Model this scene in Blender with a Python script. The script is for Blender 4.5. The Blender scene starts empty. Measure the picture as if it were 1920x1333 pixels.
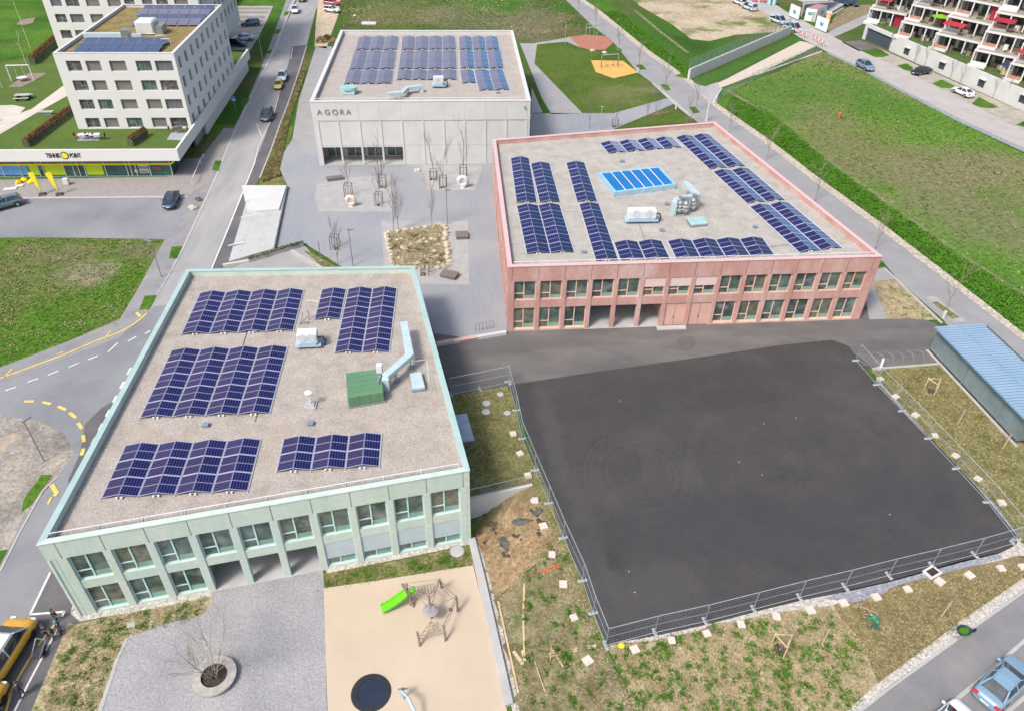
import bpy, bmesh, math, random
import numpy as np
from math import sin, cos, pi, radians, sqrt, atan2, hypot
from mathutils import Vector, Matrix, Euler
from mathutils.geometry import tessellate_polygon
random.seed(7)
scene = bpy.context.scene
C = bpy.data.collections.new('place'); scene.collection.children.link(C)

# ---------------------------------------------------------------- camera, sky, sun
CH = 44.12                                   # camera height above the school yard, metres
TH = radians(37.73); RO = radians(1.248); FPX = 1402.8
cam_d = bpy.data.cameras.new('camera'); cam = bpy.data.objects.new('camera', cam_d); C.objects.link(cam)
cam_d.sensor_width = 36; cam_d.lens = FPX/1920*36; cam_d.clip_start = .5; cam_d.clip_end = 6000
up0 = Vector((0, sin(TH), cos(TH))); fw = Vector((0, cos(TH), -sin(TH)))
cr = Vector((1, 0, 0))*cos(RO) + up0*sin(RO); cu = -Vector((1, 0, 0))*sin(RO) + up0*cos(RO)
mw = Matrix((cr, cu, -fw)).transposed().to_4x4(); mw.translation = (0, 0, CH)
cam.matrix_world = mw
scene.camera = cam
scene.render.resolution_x = 1024; scene.render.resolution_y = 710

SUN_EL, SUN_ROT = radians(52), radians(222)
w = bpy.data.worlds.new("World"); scene.world = w; w.use_nodes = True
nt = w.node_tree; bg = nt.nodes['Background']
sky = nt.nodes.new('ShaderNodeTexSky'); sky.sky_type = 'NISHITA'; sky.sun_disc = False
sky.sun_elevation = SUN_EL; sky.sun_rotation = SUN_ROT; sky.air_density = 1.0; sky.dust_density = 4.0; sky.ozone_density = 1.0
nt.links.new(sky.outputs[0], bg.inputs[0]); bg.inputs[1].default_value = 0.14
sl = bpy.data.lights.new('sun', 'SUN'); sl.energy = 2.2; sl.angle = radians(13); sl.color = (1, .955, .9)
so = bpy.data.objects.new('sun', sl); C.objects.link(so)
sd = Vector((sin(SUN_ROT)*cos(SUN_EL), cos(SUN_ROT)*cos(SUN_EL), sin(SUN_EL)))
so.rotation_euler = (-sd).to_track_quat('-Z', 'Y').to_euler(); so.location = (0, 0, 120)
scene.view_settings.view_transform = 'Standard'; scene.view_settings.look = 'None'
scene.view_settings.exposure = 0.60; scene.view_settings.gamma = 1

# ---------------------------------------------------------------- measuring helpers (photo pixel -> point on a real plane)
def ray(px, py):
    a = px-960; b = py-666.5; c, s = cos(RO), sin(RO)
    u = (c*a+s*b)/FPX; v = -(-s*a+c*b)/FPX
    return Vector((u, cos(TH)+v*sin(TH), -sin(TH)+v*cos(TH)))
def G(px, py, z=0.0):
    d = ray(px, py); t = (CH-z)/-d.z
    return Vector((d.x*t, d.y*t, z))
def Fp(px, py, A, B):                        # -> (distance along A-B, height) on a vertical wall
    d = ray(px, py); e = Vector((B[0]-A[0], B[1]-A[1])).normalized(); n = Vector((-e.y, e.x))
    t = (n.x*A[0]+n.y*A[1])/(n.x*d.x+n.y*d.y)
    return ((d.x*t-A[0])*e.x+(d.y*t-A[1])*e.y, CH+d.z*t)
def ZE(x, y): return 0.0
def ZW(x, y): return -2.2*min(1, max(0, (115.-y)/80.))
def ZL(x, y): return -2.2
def ZP(x, y): return 3.23
RA0 = G(890, 1008, -2.2); RA1 = G(962, 1333, -2.2); RB0 = G(999, 909, 0); RB1 = G(1138, 1215, 0)
def lx(P, Q, y): return P.x+(Q.x-P.x)*(y-P.y)/(Q.y-P.y)
def ZF(x, y):
    a = lx(RA0, RA1, y); b = lx(RB0, RB1, y)
    t = min(1, max(0, (x-a)/(b-a))); t = t*t*(3-2*t)
    return -2.2*(1-t)
def GZ(px, py, zf, h=0.0):
    z = 0.
    for _ in range(40):
        p = G(px, py, z+h); z = .5*z+.5*zf(p.x, p.y)
    return Vector((p.x, p.y, z))

# ---------------------------------------------------------------- materials
MATS = {}
# base colour trims, kept together so that they can be balanced against the exposure
TRIM = {'far meadow grass': (.95, .9, 1.1), 'beige roof gravel': (.70, .68, .655), 'warm beige roof gravel': (.76, .74, .72), 'white concrete': .83, 'white render': .86, 'white coping': .86, 'pale concrete': .86, 'salmon concrete': (.96, 1.12, 1.12), 'mint concrete': (1.10, .95, 1.03),
        'turquoise coping metal': (.95, .78, .78), 'mint window frame': 1.0, 'beige safety surfacing': (.80, .84, .90), 'compacted grey gravel': .80, 'light grey road': 1.12, 'thin olive grass': 1.35, 'bare brown soil': 1.25, 'patchy seeded soil': 1.2,
        'left lawn grass': (1.08, .98, 1.1), 'lush grass': (1.1, .98, 1.15), 'rough field grass': 1.15, 'x': 1, 'mown park grass': 1.0, 'bright lawn strip': .85, 'taupe roller shutter': .68, 'grey roller shutter': .8, 'court seam': 1.2, 'fresh dark asphalt': (1.06, 1.02, .94), 'worn asphalt': 1.05, 'white painted metal': .88, 'pale blue metal duct': .72,
        'light blue metal roofing': (.85, .68, .66), 'yellow safety surfacing': .8, 'brick red safety surfacing': .9, 'pale block': .98, 'block lid': .95, 'rubble ground': (.78, .78, .80), 'pale kerb stone': .85, 'orange clay slope': (.88, .95, .98), 'trampled building site soil': .85, 'pale pink concrete': .85, 'apricot panel': (.80, .98, 1.35), 'bright red awning': .7, 'lime parasol': .75,
        'loggia floor concrete': 1.5, 'grey loggia wall': 1.9, 'lime green plastic': .9, 'blue skylight glass': .72, 'galvanised steel': .8, 'swept asphalt': (1.13, 1.11, 1.05), 'dusty asphalt': .95, 'salmon window frame': (1.0, 1.38, 1.65), 'terrace lawn': 1.05, 'fresh green blades': 1.3, 'dry straw blades': 1.1, 'olive blades': 1.3}
def trim(name, c):
    k = TRIM.get(name, 1.); k = k if isinstance(k, tuple) else (k, k, k)
    return tuple(min(1, a*b) for a, b in zip(c, k))
def _nm(name):
    m = bpy.data.materials.new(name); m.use_nodes = True; MATS[name] = m
    return m, m.node_tree, m.node_tree.nodes['Principled BSDF']
def mat(name, col, rough=.7, metal=0., var=.08, scale=1.5, fine=0., fscale=30, bump=0., bscale=20, col2=None, cols=None, spec=.4, stretch=None, coat=0., alpha=1., detail=6, third=None):
    if name in MATS: return MATS[name]
    m, t, b = _nm(name); N = t.nodes.new; L = t.links.new
    tc = N('ShaderNodeTexCoord'); vec = tc.outputs['Object']
    if stretch:
        mp = N('ShaderNodeMapping'); mp.inputs['Scale'].default_value = stretch[:3]
        if len(stretch) > 3: mp.inputs['Rotation'].default_value = (0, 0, stretch[3])
        L(vec, mp.inputs[0]); vec = mp.outputs[0]
    n1 = N('ShaderNodeTexNoise'); n1.inputs['Scale'].default_value = scale; n1.inputs['Detail'].default_value = detail
    n1.inputs['Roughness'].default_value = .62
    L(vec, n1.inputs['Vector'])
    rp = N('ShaderNodeValToRGB'); L(n1.outputs[0], rp.inputs[0])
    if cols is None:
        c2 = col2 or tuple(max(0, x*(1-var*2)) for x in col)
        c1 = col if col2 else tuple(min(1, x*(1+var)) for x in col)
        cols = [(.35, c2), (.65, c1)]
    cols = [(p, trim(name, c)) for p, c in cols]
    el = rp.color_ramp.elements
    el[0].position = cols[0][0]; el[0].color = (*cols[0][1], 1)
    el[1].position = cols[-1][0]; el[1].color = (*cols[-1][1], 1)
    for p, c in cols[1:-1]:
        e = el.new(p); e.color = (*c, 1)
    out = rp.outputs[0]
    if fine > 0:
        n2 = N('ShaderNodeTexNoise'); n2.inputs['Scale'].default_value = fscale; n2.inputs['Detail'].default_value = 3
        n2.inputs['Roughness'].default_value = .75
        L(tc.outputs['Object'], n2.inputs['Vector'])
        mr = N('ShaderNodeMapRange'); mr.inputs[1].default_value = .3; mr.inputs[2].default_value = .7
        mr.inputs[3].default_value = 1-fine; mr.inputs[4].default_value = 1+fine
        L(n2.outputs[0], mr.inputs[0])
        mx = N('ShaderNodeMix'); mx.data_type = 'RGBA'; mx.blend_type = 'MULTIPLY'; mx.inputs[0].default_value = 1
        L(out, mx.inputs[6]); L(mr.outputs[0], mx.inputs[7]); out = mx.outputs[2]
    if third:   # (colour, scale, threshold): separate blotches
        n3 = N('ShaderNodeTexNoise'); n3.inputs['Scale'].default_value = third[1]; n3.inputs['Detail'].default_value = 7; n3.inputs['Roughness'].default_value = .7
        L(tc.outputs['Object'], n3.inputs['Vector'])
        mr = N('ShaderNodeMapRange'); mr.inputs[1].default_value = third[2]; mr.inputs[2].default_value = third[2]+.1
        L(n3.outputs[0], mr.inputs[0])
        mx = N('ShaderNodeMix'); mx.data_type = 'RGBA'; L(mr.outputs[0], mx.inputs[0]); L(out, mx.inputs[6]); mx.inputs[7].default_value = (*third[0], 1)
        if len(third) > 3:
            mq = N('ShaderNodeMath'); mq.operation = 'MULTIPLY'; mq.inputs[1].default_value = third[3]; L(mr.outputs[0], mq.inputs[0]); L(mq.outputs[0], mx.inputs[0])
        out = mx.outputs[2]
    L(out, b.inputs['Base Color'])
    b.inputs['Roughness'].default_value = rough; b.inputs['Metallic'].default_value = metal
    b.inputs['Specular IOR Level'].default_value = spec
    if coat: b.inputs['Coat Weight'].default_value = coat; b.inputs['Coat Roughness'].default_value = .08
    if alpha < 1: b.inputs['Alpha'].default_value = alpha
    if bump > 0:
        nb = N('ShaderNodeTexNoise'); nb.inputs['Scale'].default_value = bscale; nb.inputs['Detail'].default_value = 4
        L(tc.outputs['Object'], nb.inputs['Vector'])
        bp = N('ShaderNodeBump'); bp.inputs['Strength'].default_value = bump; bp.inputs['Distance'].default_value = .05
        L(nb.outputs[0], bp.inputs['Height']); L(bp.outputs[0], b.inputs['Normal'])
    return m

def blotch(m, c, rx, ry, cols, k=.9, rot=0., edge=.5, nscale=.12, ring=None, line=False):
    """real patches of the ground: an ellipse, a ring or a band in metres, with an edge broken up by noise"""
    t = m.node_tree; N = t.nodes.new; L = t.links.new; b = t.nodes['Principled BSDF']; src = b.inputs['Base Color'].links[0].from_socket
    tc = N('ShaderNodeTexCoord'); mp = N('ShaderNodeMapping'); mp.vector_type = 'TEXTURE'; mp.inputs['Location'].default_value = (c[0], c[1], 0); mp.inputs['Rotation'].default_value = (0, 0, rot); mp.inputs['Scale'].default_value = (rx, ry, 1)
    L(tc.outputs['Object'], mp.inputs[0]); sx = N('ShaderNodeSeparateXYZ'); L(mp.outputs[0], sx.inputs[0]); cb = N('ShaderNodeCombineXYZ'); L(sx.outputs[0], cb.inputs[0]); L(sx.outputs[1], cb.inputs[1])
    ln = N('ShaderNodeVectorMath'); ln.operation = 'LENGTH'; L(cb.outputs[0], ln.inputs[0]); d = ln.outputs['Value']
    if ring:
        q = N('ShaderNodeMath'); q.operation = 'SUBTRACT'; q.inputs[1].default_value = 1; L(d, q.inputs[0]); a = N('ShaderNodeMath'); a.operation = 'ABSOLUTE'; L(q.outputs[0], a.inputs[0]); v = N('ShaderNodeMath'); v.operation = 'DIVIDE'; v.inputs[1].default_value = ring; L(a.outputs[0], v.inputs[0]); d = v.outputs[0]
    n = N('ShaderNodeTexNoise'); n.inputs['Scale'].default_value = nscale; n.inputs['Detail'].default_value = 9; n.inputs['Roughness'].default_value = .68; L(tc.outputs['Object'], n.inputs[0])
    nm = N('ShaderNodeMapRange'); nm.inputs[3].default_value = -1.3*edge*2; nm.inputs[4].default_value = 1.3*edge*2; L(n.outputs[0], nm.inputs[0])
    ad = N('ShaderNodeMath'); ad.operation = 'ADD'; L(d, ad.inputs[0]); L(nm.outputs[0], ad.inputs[1])
    mr = N('ShaderNodeMapRange'); mr.inputs[1].default_value = 1.15; mr.inputs[2].default_value = .55; mr.inputs[3].default_value = 0; mr.inputs[4].default_value = k; L(ad.outputs[0], mr.inputs[0])
    n2 = N('ShaderNodeTexNoise'); n2.inputs['Scale'].default_value = 1.1; n2.inputs['Detail'].default_value = 8; L(tc.outputs['Object'], n2.inputs[0]); rp = N('ShaderNodeValToRGB'); L(n2.outputs[0], rp.inputs[0])
    rp.color_ramp.elements[0].position = .35; rp.color_ramp.elements[1].position = .65; rp.color_ramp.elements[0].color = (*cols[0], 1); rp.color_ramp.elements[1].color = (*cols[1], 1)
    mx = N('ShaderNodeMix'); mx.data_type = 'RGBA'; L(mr.outputs[0], mx.inputs[0]); L(src, mx.inputs[6]); L(rp.outputs[0], mx.inputs[7]); L(mx.outputs[2], b.inputs['Base Color'])

def pv_mat(name, base, line, rough=.12, linew=.05, cells=6, spec=.6, cellw=.05, cellmix=.35):
    m, t, b = _nm(name); N = t.nodes.new; L = t.links.new
    uv = N('ShaderNodeUVMap'); sx = N('ShaderNodeSeparateXYZ'); L(uv.outputs[0], sx.inputs[0])
    def frac_line(sock, mult, wd):
        a = N('ShaderNodeMath'); a.operation = 'MULTIPLY'; a.inputs[1].default_value = mult; L(sock, a.inputs[0])
        f = N('ShaderNodeMath'); f.operation = 'FRACT'; L(a.outputs[0], f.inputs[0])
        s = N('ShaderNodeMath'); s.operation = 'SUBTRACT'; s.inputs[1].default_value = .5; L(f.outputs[0], s.inputs[0])
        ab = N('ShaderNodeMath'); ab.operation = 'ABSOLUTE'; L(s.outputs[0], ab.inputs[0])
        g = N('ShaderNodeMath'); g.operation = 'GREATER_THAN'; g.inputs[1].default_value = .5-wd; L(ab.outputs[0], g.inputs[0])
        return g.outputs[0]
    l1 = frac_line(sx.outputs[1], 1, linew); l0 = frac_line(sx.outputs[1], .5, linew*.9)
    l2 = frac_line(sx.outputs[0], cells, cellw); l3 = frac_line(sx.outputs[0], 1, .022)
    def mx(o, v): 
        q = N('ShaderNodeMath'); q.operation = 'MAXIMUM'; L(o, q.inputs[0]); L(v, q.inputs[1]); return q.outputs[0]
    def ml(o, k):
        q = N('ShaderNodeMath'); q.operation = 'MULTIPLY'; q.inputs[1].default_value = k; L(o, q.inputs[0]); return q.outputs[0]
    f = mx(mx(ml(l1, .62), l0), mx(ml(l2, cellmix), l3))
    # every module a slightly different blue
    fl = N('ShaderNodeMath'); fl.operation = 'FLOOR'; h = ml(sx.outputs[1], .5); L(h, fl.inputs[0])
    oi = N('ShaderNodeTexCoord'); wn = N('ShaderNodeTexWhiteNoise'); wn.noise_dimensions = '1D'; L(fl.outputs[0], wn.inputs['W'])
    nn = N('ShaderNodeTexNoise'); nn.inputs['Scale'].default_value = .35; L(oi.outputs['Object'], nn.inputs['Vector'])
    ad = N('ShaderNodeMath'); ad.operation = 'ADD'; L(wn.outputs[0], ad.inputs[0]); L(nn.outputs[0], ad.inputs[1])
    mr = N('ShaderNodeMapRange'); mr.inputs[1].default_value = .2; mr.inputs[2].default_value = 1.7; mr.inputs[3].default_value = .88; mr.inputs[4].default_value = 1.14
    L(ad.outputs[0], mr.inputs[0])
    bc = N('ShaderNodeMix'); bc.data_type = 'RGBA'; bc.blend_type = 'MULTIPLY'; bc.inputs[0].default_value = 1; bc.inputs[6].default_value = (*base, 1); L(mr.outputs[0], bc.inputs[7])
    mi = N('ShaderNodeMix'); mi.data_type = 'RGBA'; L(f, mi.inputs[0]); L(bc.outputs[2], mi.inputs[6]); mi.inputs[7].default_value = (*line, 1)
    L(mi.outputs[2], b.inputs['Base Color']); b.inputs['Roughness'].default_value = rough; b.inputs['Specular IOR Level'].default_value = spec
    return m

# ---------------------------------------------------------------- mesh builder
WLOC = {}
class MB:
    def __init__(s): s.v = []; s.f = []; s.uv = []
    def quad(s, a, b, c, d, uv=None):
        n = len(s.v); s.v += [tuple(a), tuple(b), tuple(c), tuple(d)]; s.f.append((n, n+1, n+2, n+3)); s.uv.append(uv)
    def tri(s, a, b, c):
        n = len(s.v); s.v += [tuple(a), tuple(b), tuple(c)]; s.f.append((n, n+1, n+2)); s.uv.append(None)
    def ob(s, o, ex, ey, ez):               # box from corner o with edge vectors
        o = Vector(o); ex = Vector(ex); ey = Vector(ey); ez = Vector(ez); n = len(s.v)
        s.v += [tuple(p) for p in (o, o+ex, o+ex+ey, o+ey, o+ez, o+ex+ez, o+ex+ey+ez, o+ey+ez)]
        for q in ((0, 3, 2, 1), (4, 5, 6, 7), (0, 1, 5, 4), (1, 2, 6, 5), (2, 3, 7, 6), (3, 0, 4, 7)):
            s.f.append(tuple(n+i for i in q)); s.uv.append(None)
        return s
    def box(s, x0, y0, z0, x1, y1, z1): return s.ob((x0, y0, z0), (x1-x0, 0, 0), (0, y1-y0, 0), (0, 0, z1-z0))
    def cbox(s, c, sx, sy, sz, rz=0):       # centred in xy, bottom at c.z
        ex = Vector((cos(rz), sin(rz), 0)); ey = Vector((-sin(rz), cos(rz), 0)); c = Vector(c)
        return s.ob(c-ex*sx/2-ey*sy/2, ex*sx, ey*sy, (0, 0, sz))
    def prism(s, pts, z0, z1, cap=True):    # pts: xy list, CCW; z may be callables
        n = len(s.v); k = len(pts)
        s.v += [(p[0], p[1], z0) for p in pts]+[(p[0], p[1], z1) for p in pts]
        for i in range(k):
            j = (i+1) % k; s.f.append((n+i, n+j, n+k+j, n+k+i)); s.uv.append(None)
        if cap:
            s.f.append(tuple(n+k+i for i in range(k))); s.uv.append(None)
            s.f.append(tuple(n+i for i in reversed(range(k)))); s.uv.append(None)
        return s
    def tube(s, pts, r, n=6, cap=True, r1=None):
        pts = [Vector(p) for p in pts]; k = len(pts); base = len(s.v)
        for i, p in enumerate(pts):
            d = (pts[min(i+1, k-1)]-pts[max(i-1, 0)]).normalized()
            a = Vector((0, 0, 1)) if abs(d.z) < .9 else Vector((1, 0, 0))
            u = d.cross(a).normalized(); v = d.cross(u)
            rr = r if r1 is None else r+(r1-r)*i/(k-1)
            for j in range(n):
                t = 2*pi*j/n; s.v.append(tuple(p+u*cos(t)*rr+v*sin(t)*rr))
        for i in range(k-1):
            for j in range(n):
                q = (j+1) % n; s.f.append((base+i*n+j, base+i*n+q, base+(i+1)*n+q, base+(i+1)*n+j)); s.uv.append(None)
        if cap:
            s.f.append(tuple(base+j for j in range(n))); s.uv.append(None)
            s.f.append(tuple(base+(k-1)*n+j for j in reversed(range(n)))); s.uv.append(None)
        return s
    def lathe(s, c, prof, n=20):            # prof: (r,z) list
        base = len(s.v); c = Vector(c)
        for r, z in prof:
            for j in range(n):
                t = 2*pi*j/n; s.v.append((c.x+r*cos(t), c.y+r*sin(t), c.z+z))
        for i in range(len(prof)-1):
            for j in range(n):
                q = (j+1) % n; s.f.append((base+i*n+j, base+i*n+q, base+(i+1)*n+q, base+(i+1)*n+j)); s.uv.append(None)
        for i in (0, len(prof)-1):
            if prof[i][0] > .001: s.f.append(tuple(base+i*n+j for j in range(n))); s.uv.append(None)
        return s
    def loft(s, rings, close=True, cap=True):
        base = len(s.v); n = len(rings[0])
        for r in rings: s.v += [tuple(p) for p in r]
        for i in range(len(rings)-1):
            for j in range(n if close else n-1):
                q = (j+1) % n; s.f.append((base+i*n+j, base+i*n+q, base+(i+1)*n+q, base+(i+1)*n+j)); s.uv.append(None)
        if cap:
            s.f.append(tuple(base+j for j in range(n))); s.uv.append(None)
            s.f.append(tuple(base+(len(rings)-1)*n+j for j in reversed(range(n)))); s.uv.append(None)
        return s
    def rock(s, c, r, sz=.8, rnd=random):
        base = len(s.v); bm = bmesh.new(); bmesh.ops.create_icosphere(bm, subdivisions=1, radius=1)
        k = [rnd.uniform(.75, 1.2) for _ in range(3)]
        for v in bm.verts:
            q = v.co*rnd.uniform(.8, 1.12); s.v.append((c[0]+q.x*r*k[0], c[1]+q.y*r*k[1], c[2]+max(-.1, q.z*sz)*r*k[2]))
        for f in bm.faces: s.f.append(tuple(base+v.index for v in f.verts)); s.uv.append(None)
        bm.free(); return s
    def build(s, name, m, parent=None, smooth=False, bevel=0):
        me = bpy.data.meshes.new(name); off = WLOC.get(parent.name, Vector((0, 0, 0))) if parent else Vector((0, 0, 0))
        vs = [(a-off.x, b-off.y, c-off.z) for a, b, c in s.v] if off.length > 0 else s.v
        me.from_pydata(vs, [], s.f)
        if any(u for u in s.uv):
            ul = me.uv_layers.new(name='UVMap'); i = 0
            for f, u in zip(s.f, s.uv):
                for k in range(len(f)):
                    ul.data[i].uv = u[k] if u else (0.25, 0.25); i += 1
        me.validate(); 
        if not any(u for u in s.uv):
            bm = bmesh.new(); bm.from_mesh(me)
            if len(bm.faces) < 20000: bmesh.ops.recalc_face_normals(bm, faces=bm.faces)
            bm.to_mesh(me); bm.free()
        if smooth:
            for p in me.polygons: p.use_smooth = True
        me.materials.append(m)
        o = bpy.data.objects.new(name, me); C.objects.link(o)
        if parent: o.parent = parent; WLOC[o.name] = off
        if bevel:
            b = o.modifiers.new('bevel', 'BEVEL'); b.width = bevel; b.segments = 1; b.limit_method = 'ANGLE'
        return o
def tag(o, label=None, cat=None, group=None, kind=None):
    if label: o['label'] = label
    if cat: o['category'] = cat
    if group: o['group'] = group
    if kind: o['kind'] = kind
    return o
def thing(name, label, cat, loc=(0, 0, 0), group=None, rz=0):
    o = bpy.data.objects.new(name, None); C.objects.link(o); o.empty_display_size = .3
    o.location = loc; o.rotation_euler = (0, 0, rz); WLOC[o.name] = Vector(loc) if rz == 0 else Vector((0, 0, 0))
    return tag(o, label, cat, group)
def proto(name, label, cat, group=None):     # built round the origin, moved afterwards
    o = bpy.data.objects.new(name, None); C.objects.link(o); WLOC[o.name] = Vector((0, 0, 0))
    return tag(o, label, cat, group)
def copy_tree(o, parent=None):
    c = o.copy(); C.objects.link(c); c.parent = parent
    for ch in [x for x in C.objects if x.parent == o]: copy_tree(ch, c)
    return c
def place(o, loc, rz=0, label=None, group=None, s=None):
    o.location = loc; o.rotation_euler = (0, 0, rz)
    if label: o['label'] = label
    if group: o['group'] = group
    if s: o.scale = (s, s, s)
    return o
ORD = ['first', 'second', 'third', 'fourth', 'fifth', 'sixth', 'seventh', 'eighth', 'ninth', 'tenth', 'eleventh', 'twelfth', 'thirteenth', 'fourteenth', 'fifteenth', 'sixteenth']

# ground sheets: polygons measured on the photo, laid on the terrain, one thin layer above another
def drape(name, pts, zf, layer, m, label=None, cat=None, kind='structure', cuts=None, skirt=0):
    bm = bmesh.new(); vs = [bm.verts.new((p[0], p[1], 0)) for p in pts]
    for t in tessellate_polygon([[Vector((p[0], p[1], 0)) for p in pts]]):
        try: bm.faces.new([vs[i] for i in t])
        except ValueError: pass
    if zf is ZW: cuts = [(('y'), 115.), ('y', 35.)]
    for ax, val in (cuts or []):
        no = (0, 1, 0) if ax == 'y' else (1, 0, 0); co = (0, val, 0) if ax == 'y' else (val, 0, 0)
        bmesh.ops.bisect_plane(bm, geom=bm.verts[:]+bm.edges[:]+bm.faces[:], plane_co=co, plane_no=no)
    for v in bm.verts: v.co.z = zf(v.co.x, v.co.y)+(layer+(.5 if zf is ZW else 0))*.012
    bmesh.ops.recalc_face_normals(bm, faces=bm.faces)
    for f in bm.faces:
        if f.normal.z < 0: f.normal_flip()
    if skirt:
        be = [e for e in bm.edges if e.is_boundary]
        r = bmesh.ops.extrude_edge_only(bm, edges=be)
        for v in [g for g in r['geom'] if isinstance(g, bmesh.types.BMVert)]: v.co.z -= skirt
    me = bpy.data.meshes.new(name); bm.to_mesh(me); bm.free(); me.materials.append(m)
    o = bpy.data.objects.new(name, me); C.objects.link(o); o['kind'] = kind
    if label: o['label'] = label
    if cat: o['category'] = cat
    return o
def pxs(zf, *p): return [GZ(a, b, zf) for a, b in p]
def strip(pts, wd):                          # ribbon polygon of width wd along world points
    L_, R_ = [], []
    for i, p in enumerate(pts):
        d = (pts[min(i+1, len(pts)-1)]-pts[max(i-1, 0)]); d.z = 0; d.normalize(); n = Vector((-d.y, d.x, 0))
        L_.append(p+n*wd/2); R_.append(p-n*wd/2)
    return L_+R_[::-1]

# ---------------------------------------------------------------- surface materials
GR_B = (.045, .125, .012); GR_M = (.06, .11, .018); GR_D = (.028, .062, .010); OLI = (.115, .115, .040); DRY = (.24, .20, .115); DIRT = (.25, .185, .12)
m_grass_far = mat('far meadow grass', GR_B, cols=[(.28, GR_D), (.42, GR_B), (.53, GR_M), (.62, OLI), (.75, DRY)], scale=.045, fine=.5, fscale=2.2, bump=.5, bscale=3, rough=.95, spec=.1, detail=9)
m_grass_bright = mat('lush grass', GR_B, cols=[(.25, GR_D), (.45, GR_B), (.62, (.075, .165, .018)), (.8, OLI)], scale=.12, fine=.45, fscale=2.5, bump=.6, bscale=3, rough=.95, spec=.1, third=(OLI, .1, .6, .6), detail=8)
m_grass_field = mat('rough field grass', GR_B, cols=[(.30, (.065, .145, .018)), (.45, (.085, .155, .026)), (.54, (.11, .15, .04)), (.62, (.14, .145, .06)), (.74, (.18, .165, .09))], scale=.045, fine=.55, fscale=1.6, bump=.7, bscale=2, rough=.95, spec=.1, third=((.075, .15, .022), .05, .55, .7), detail=10)
m_grass_lawn = mat('left lawn grass', GR_B, cols=[(.32, (.05, .12, .012)), (.46, (.065, .145, .016)), (.55, (.095, .14, .03)), (.66, (.16, .155, .07))], scale=.06, fine=.5, fscale=2.5, bump=.5, bscale=3, rough=.95, spec=.1, detail=9)
m_grass_play = mat('mown park grass', GR_B, cols=[(.3, (.055, .085, .018)), (.5, (.075, .12, .02)), (.68, (.10, .12, .035))], scale=.15, fine=.5, fscale=2.5, bump=.4, bscale=3, rough=.95, spec=.1, third=((.05, .12, .015), .12, .58, .8))
m_grass_patchy = mat('patchy seeded soil', DRY, cols=[(.3, (.17, .135, .075)), (.5, (.27, .22, .13)), (.7, (.36, .31, .20))], scale=1.1, fine=.45, fscale=5, bump=.8, bscale=8, rough=.95, spec=.1, third=((.06, .12, .018), .85, .53, .9), detail=8)
m_grass_thin = mat('thin olive grass', OLI, cols=[(.3, (.075, .075, .025)), (.5, (.12, .115, .045)), (.7, (.17, .15, .08))], scale=.8, fine=.5, fscale=4, bump=.6, bscale=8, rough=.95, spec=.1, third=((.26, .21, .12), .45, .58, .8), detail=8)
m_soil = mat('bare brown soil', DIRT, cols=[(.3, (.11, .085, .045)), (.5, (.16, .125, .065)), (.7, (.22, .175, .10))], scale=.9, fine=.4, fscale=4, bump=.8, bscale=7, rough=.95, spec=.1, detail=8)
m_slope = mat('orange clay slope', DIRT, cols=[(.3, (.20, .12, .06)), (.5, (.30, .20, .11)), (.7, (.36, .27, .17))], scale=.7, fine=.45, fscale=3.5, bump=1., bscale=4, rough=.95, spec=.1, third=((.13, .12, .05), .35, .52, .9), detail=8)
m_works = mat('trampled building site soil', (.42, .34, .23), cols=[(.3, (.30, .24, .15)), (.5, (.46, .38, .27)), (.7, (.56, .48, .36))], scale=.15, fine=.3, fscale=1.5, rough=.95, spec=.1, third=((.10, .14, .03), .1, .52, .9), detail=9)
m_asph_dark = mat('fresh dark asphalt', (.052, .051, .056), cols=[(.3, (.036, .035, .037)), (.45, (.047, .046, .049)), (.56, (.052, .050, .053)), (.72, (.066, .063, .062))], scale=.22, fine=.24, fscale=9, rough=.75, spec=.35, bump=.15, bscale=60, detail=9)
m_asph_mid = mat('worn asphalt', (.13, .12, .115), cols=[(.3, (.085, .082, .082)), (.5, (.115, .108, .104)), (.7, (.15, .14, .13))], scale=.22, fine=.12, fscale=14, rough=.8, stretch=(.6, 1.6, 1, .1), detail=9)
m_road = mat('light grey road', (.27, .265, .26), cols=[(.3, (.215, .215, .22)), (.5, (.26, .257, .255)), (.7, (.31, .30, .29))], scale=.25, fine=.08, fscale=10, rough=.85, stretch=(1.6, .35, 1, .3), detail=9)
m_road2 = mat('grey junction asphalt', (.2, .205, .215), cols=[(.3, (.15, .155, .17)), (.5, (.20, .205, .22)), (.7, (.25, .25, .26))], scale=.12, fine=.08, fscale=10, rough=.8, detail=9)
m_lane = mat('dark grey lane asphalt', (.11, .105, .11), cols=[(.3, (.085, .083, .09)), (.6, (.12, .115, .12)), (.75, (.15, .14, .14))], scale=.3, fine=.1, fscale=12, rough=.8, detail=8)
m_pave = mat('grey pavement', (.24, .235, .24), cols=[(.3, (.19, .19, .20)), (.6, (.25, .245, .25)), (.8, (.30, .29, .28))], scale=.5, fine=.08, fscale=14, rough=.85, detail=8)
m_path = mat('light grey path', (.30, .295, .29), cols=[(.3, (.26, .255, .25)), (.6, (.31, .305, .30)), (.8, (.35, .345, .34))], scale=.4, fine=.08, fscale=12, rough=.85, detail=8)
m_curb = mat('pale kerb stone', (.46, .45, .43), rough=.85, var=.06)
m_white_paint = mat('white road paint', (.62, .62, .60), rough=.7, var=.08, scale=3)
m_yellow_paint = mat('yellow road paint', (.66, .48, .12), rough=.7, var=.1, scale=3)
m_gravel_edge = mat('pale gravel', (.45, .42, .38), cols=[(.3, (.30, .27, .24)), (.5, (.45, .42, .37)), (.7, (.58, .55, .50))], scale=3.5, fine=.5, fscale=9, rough=.95, bump=1, bscale=14)
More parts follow.
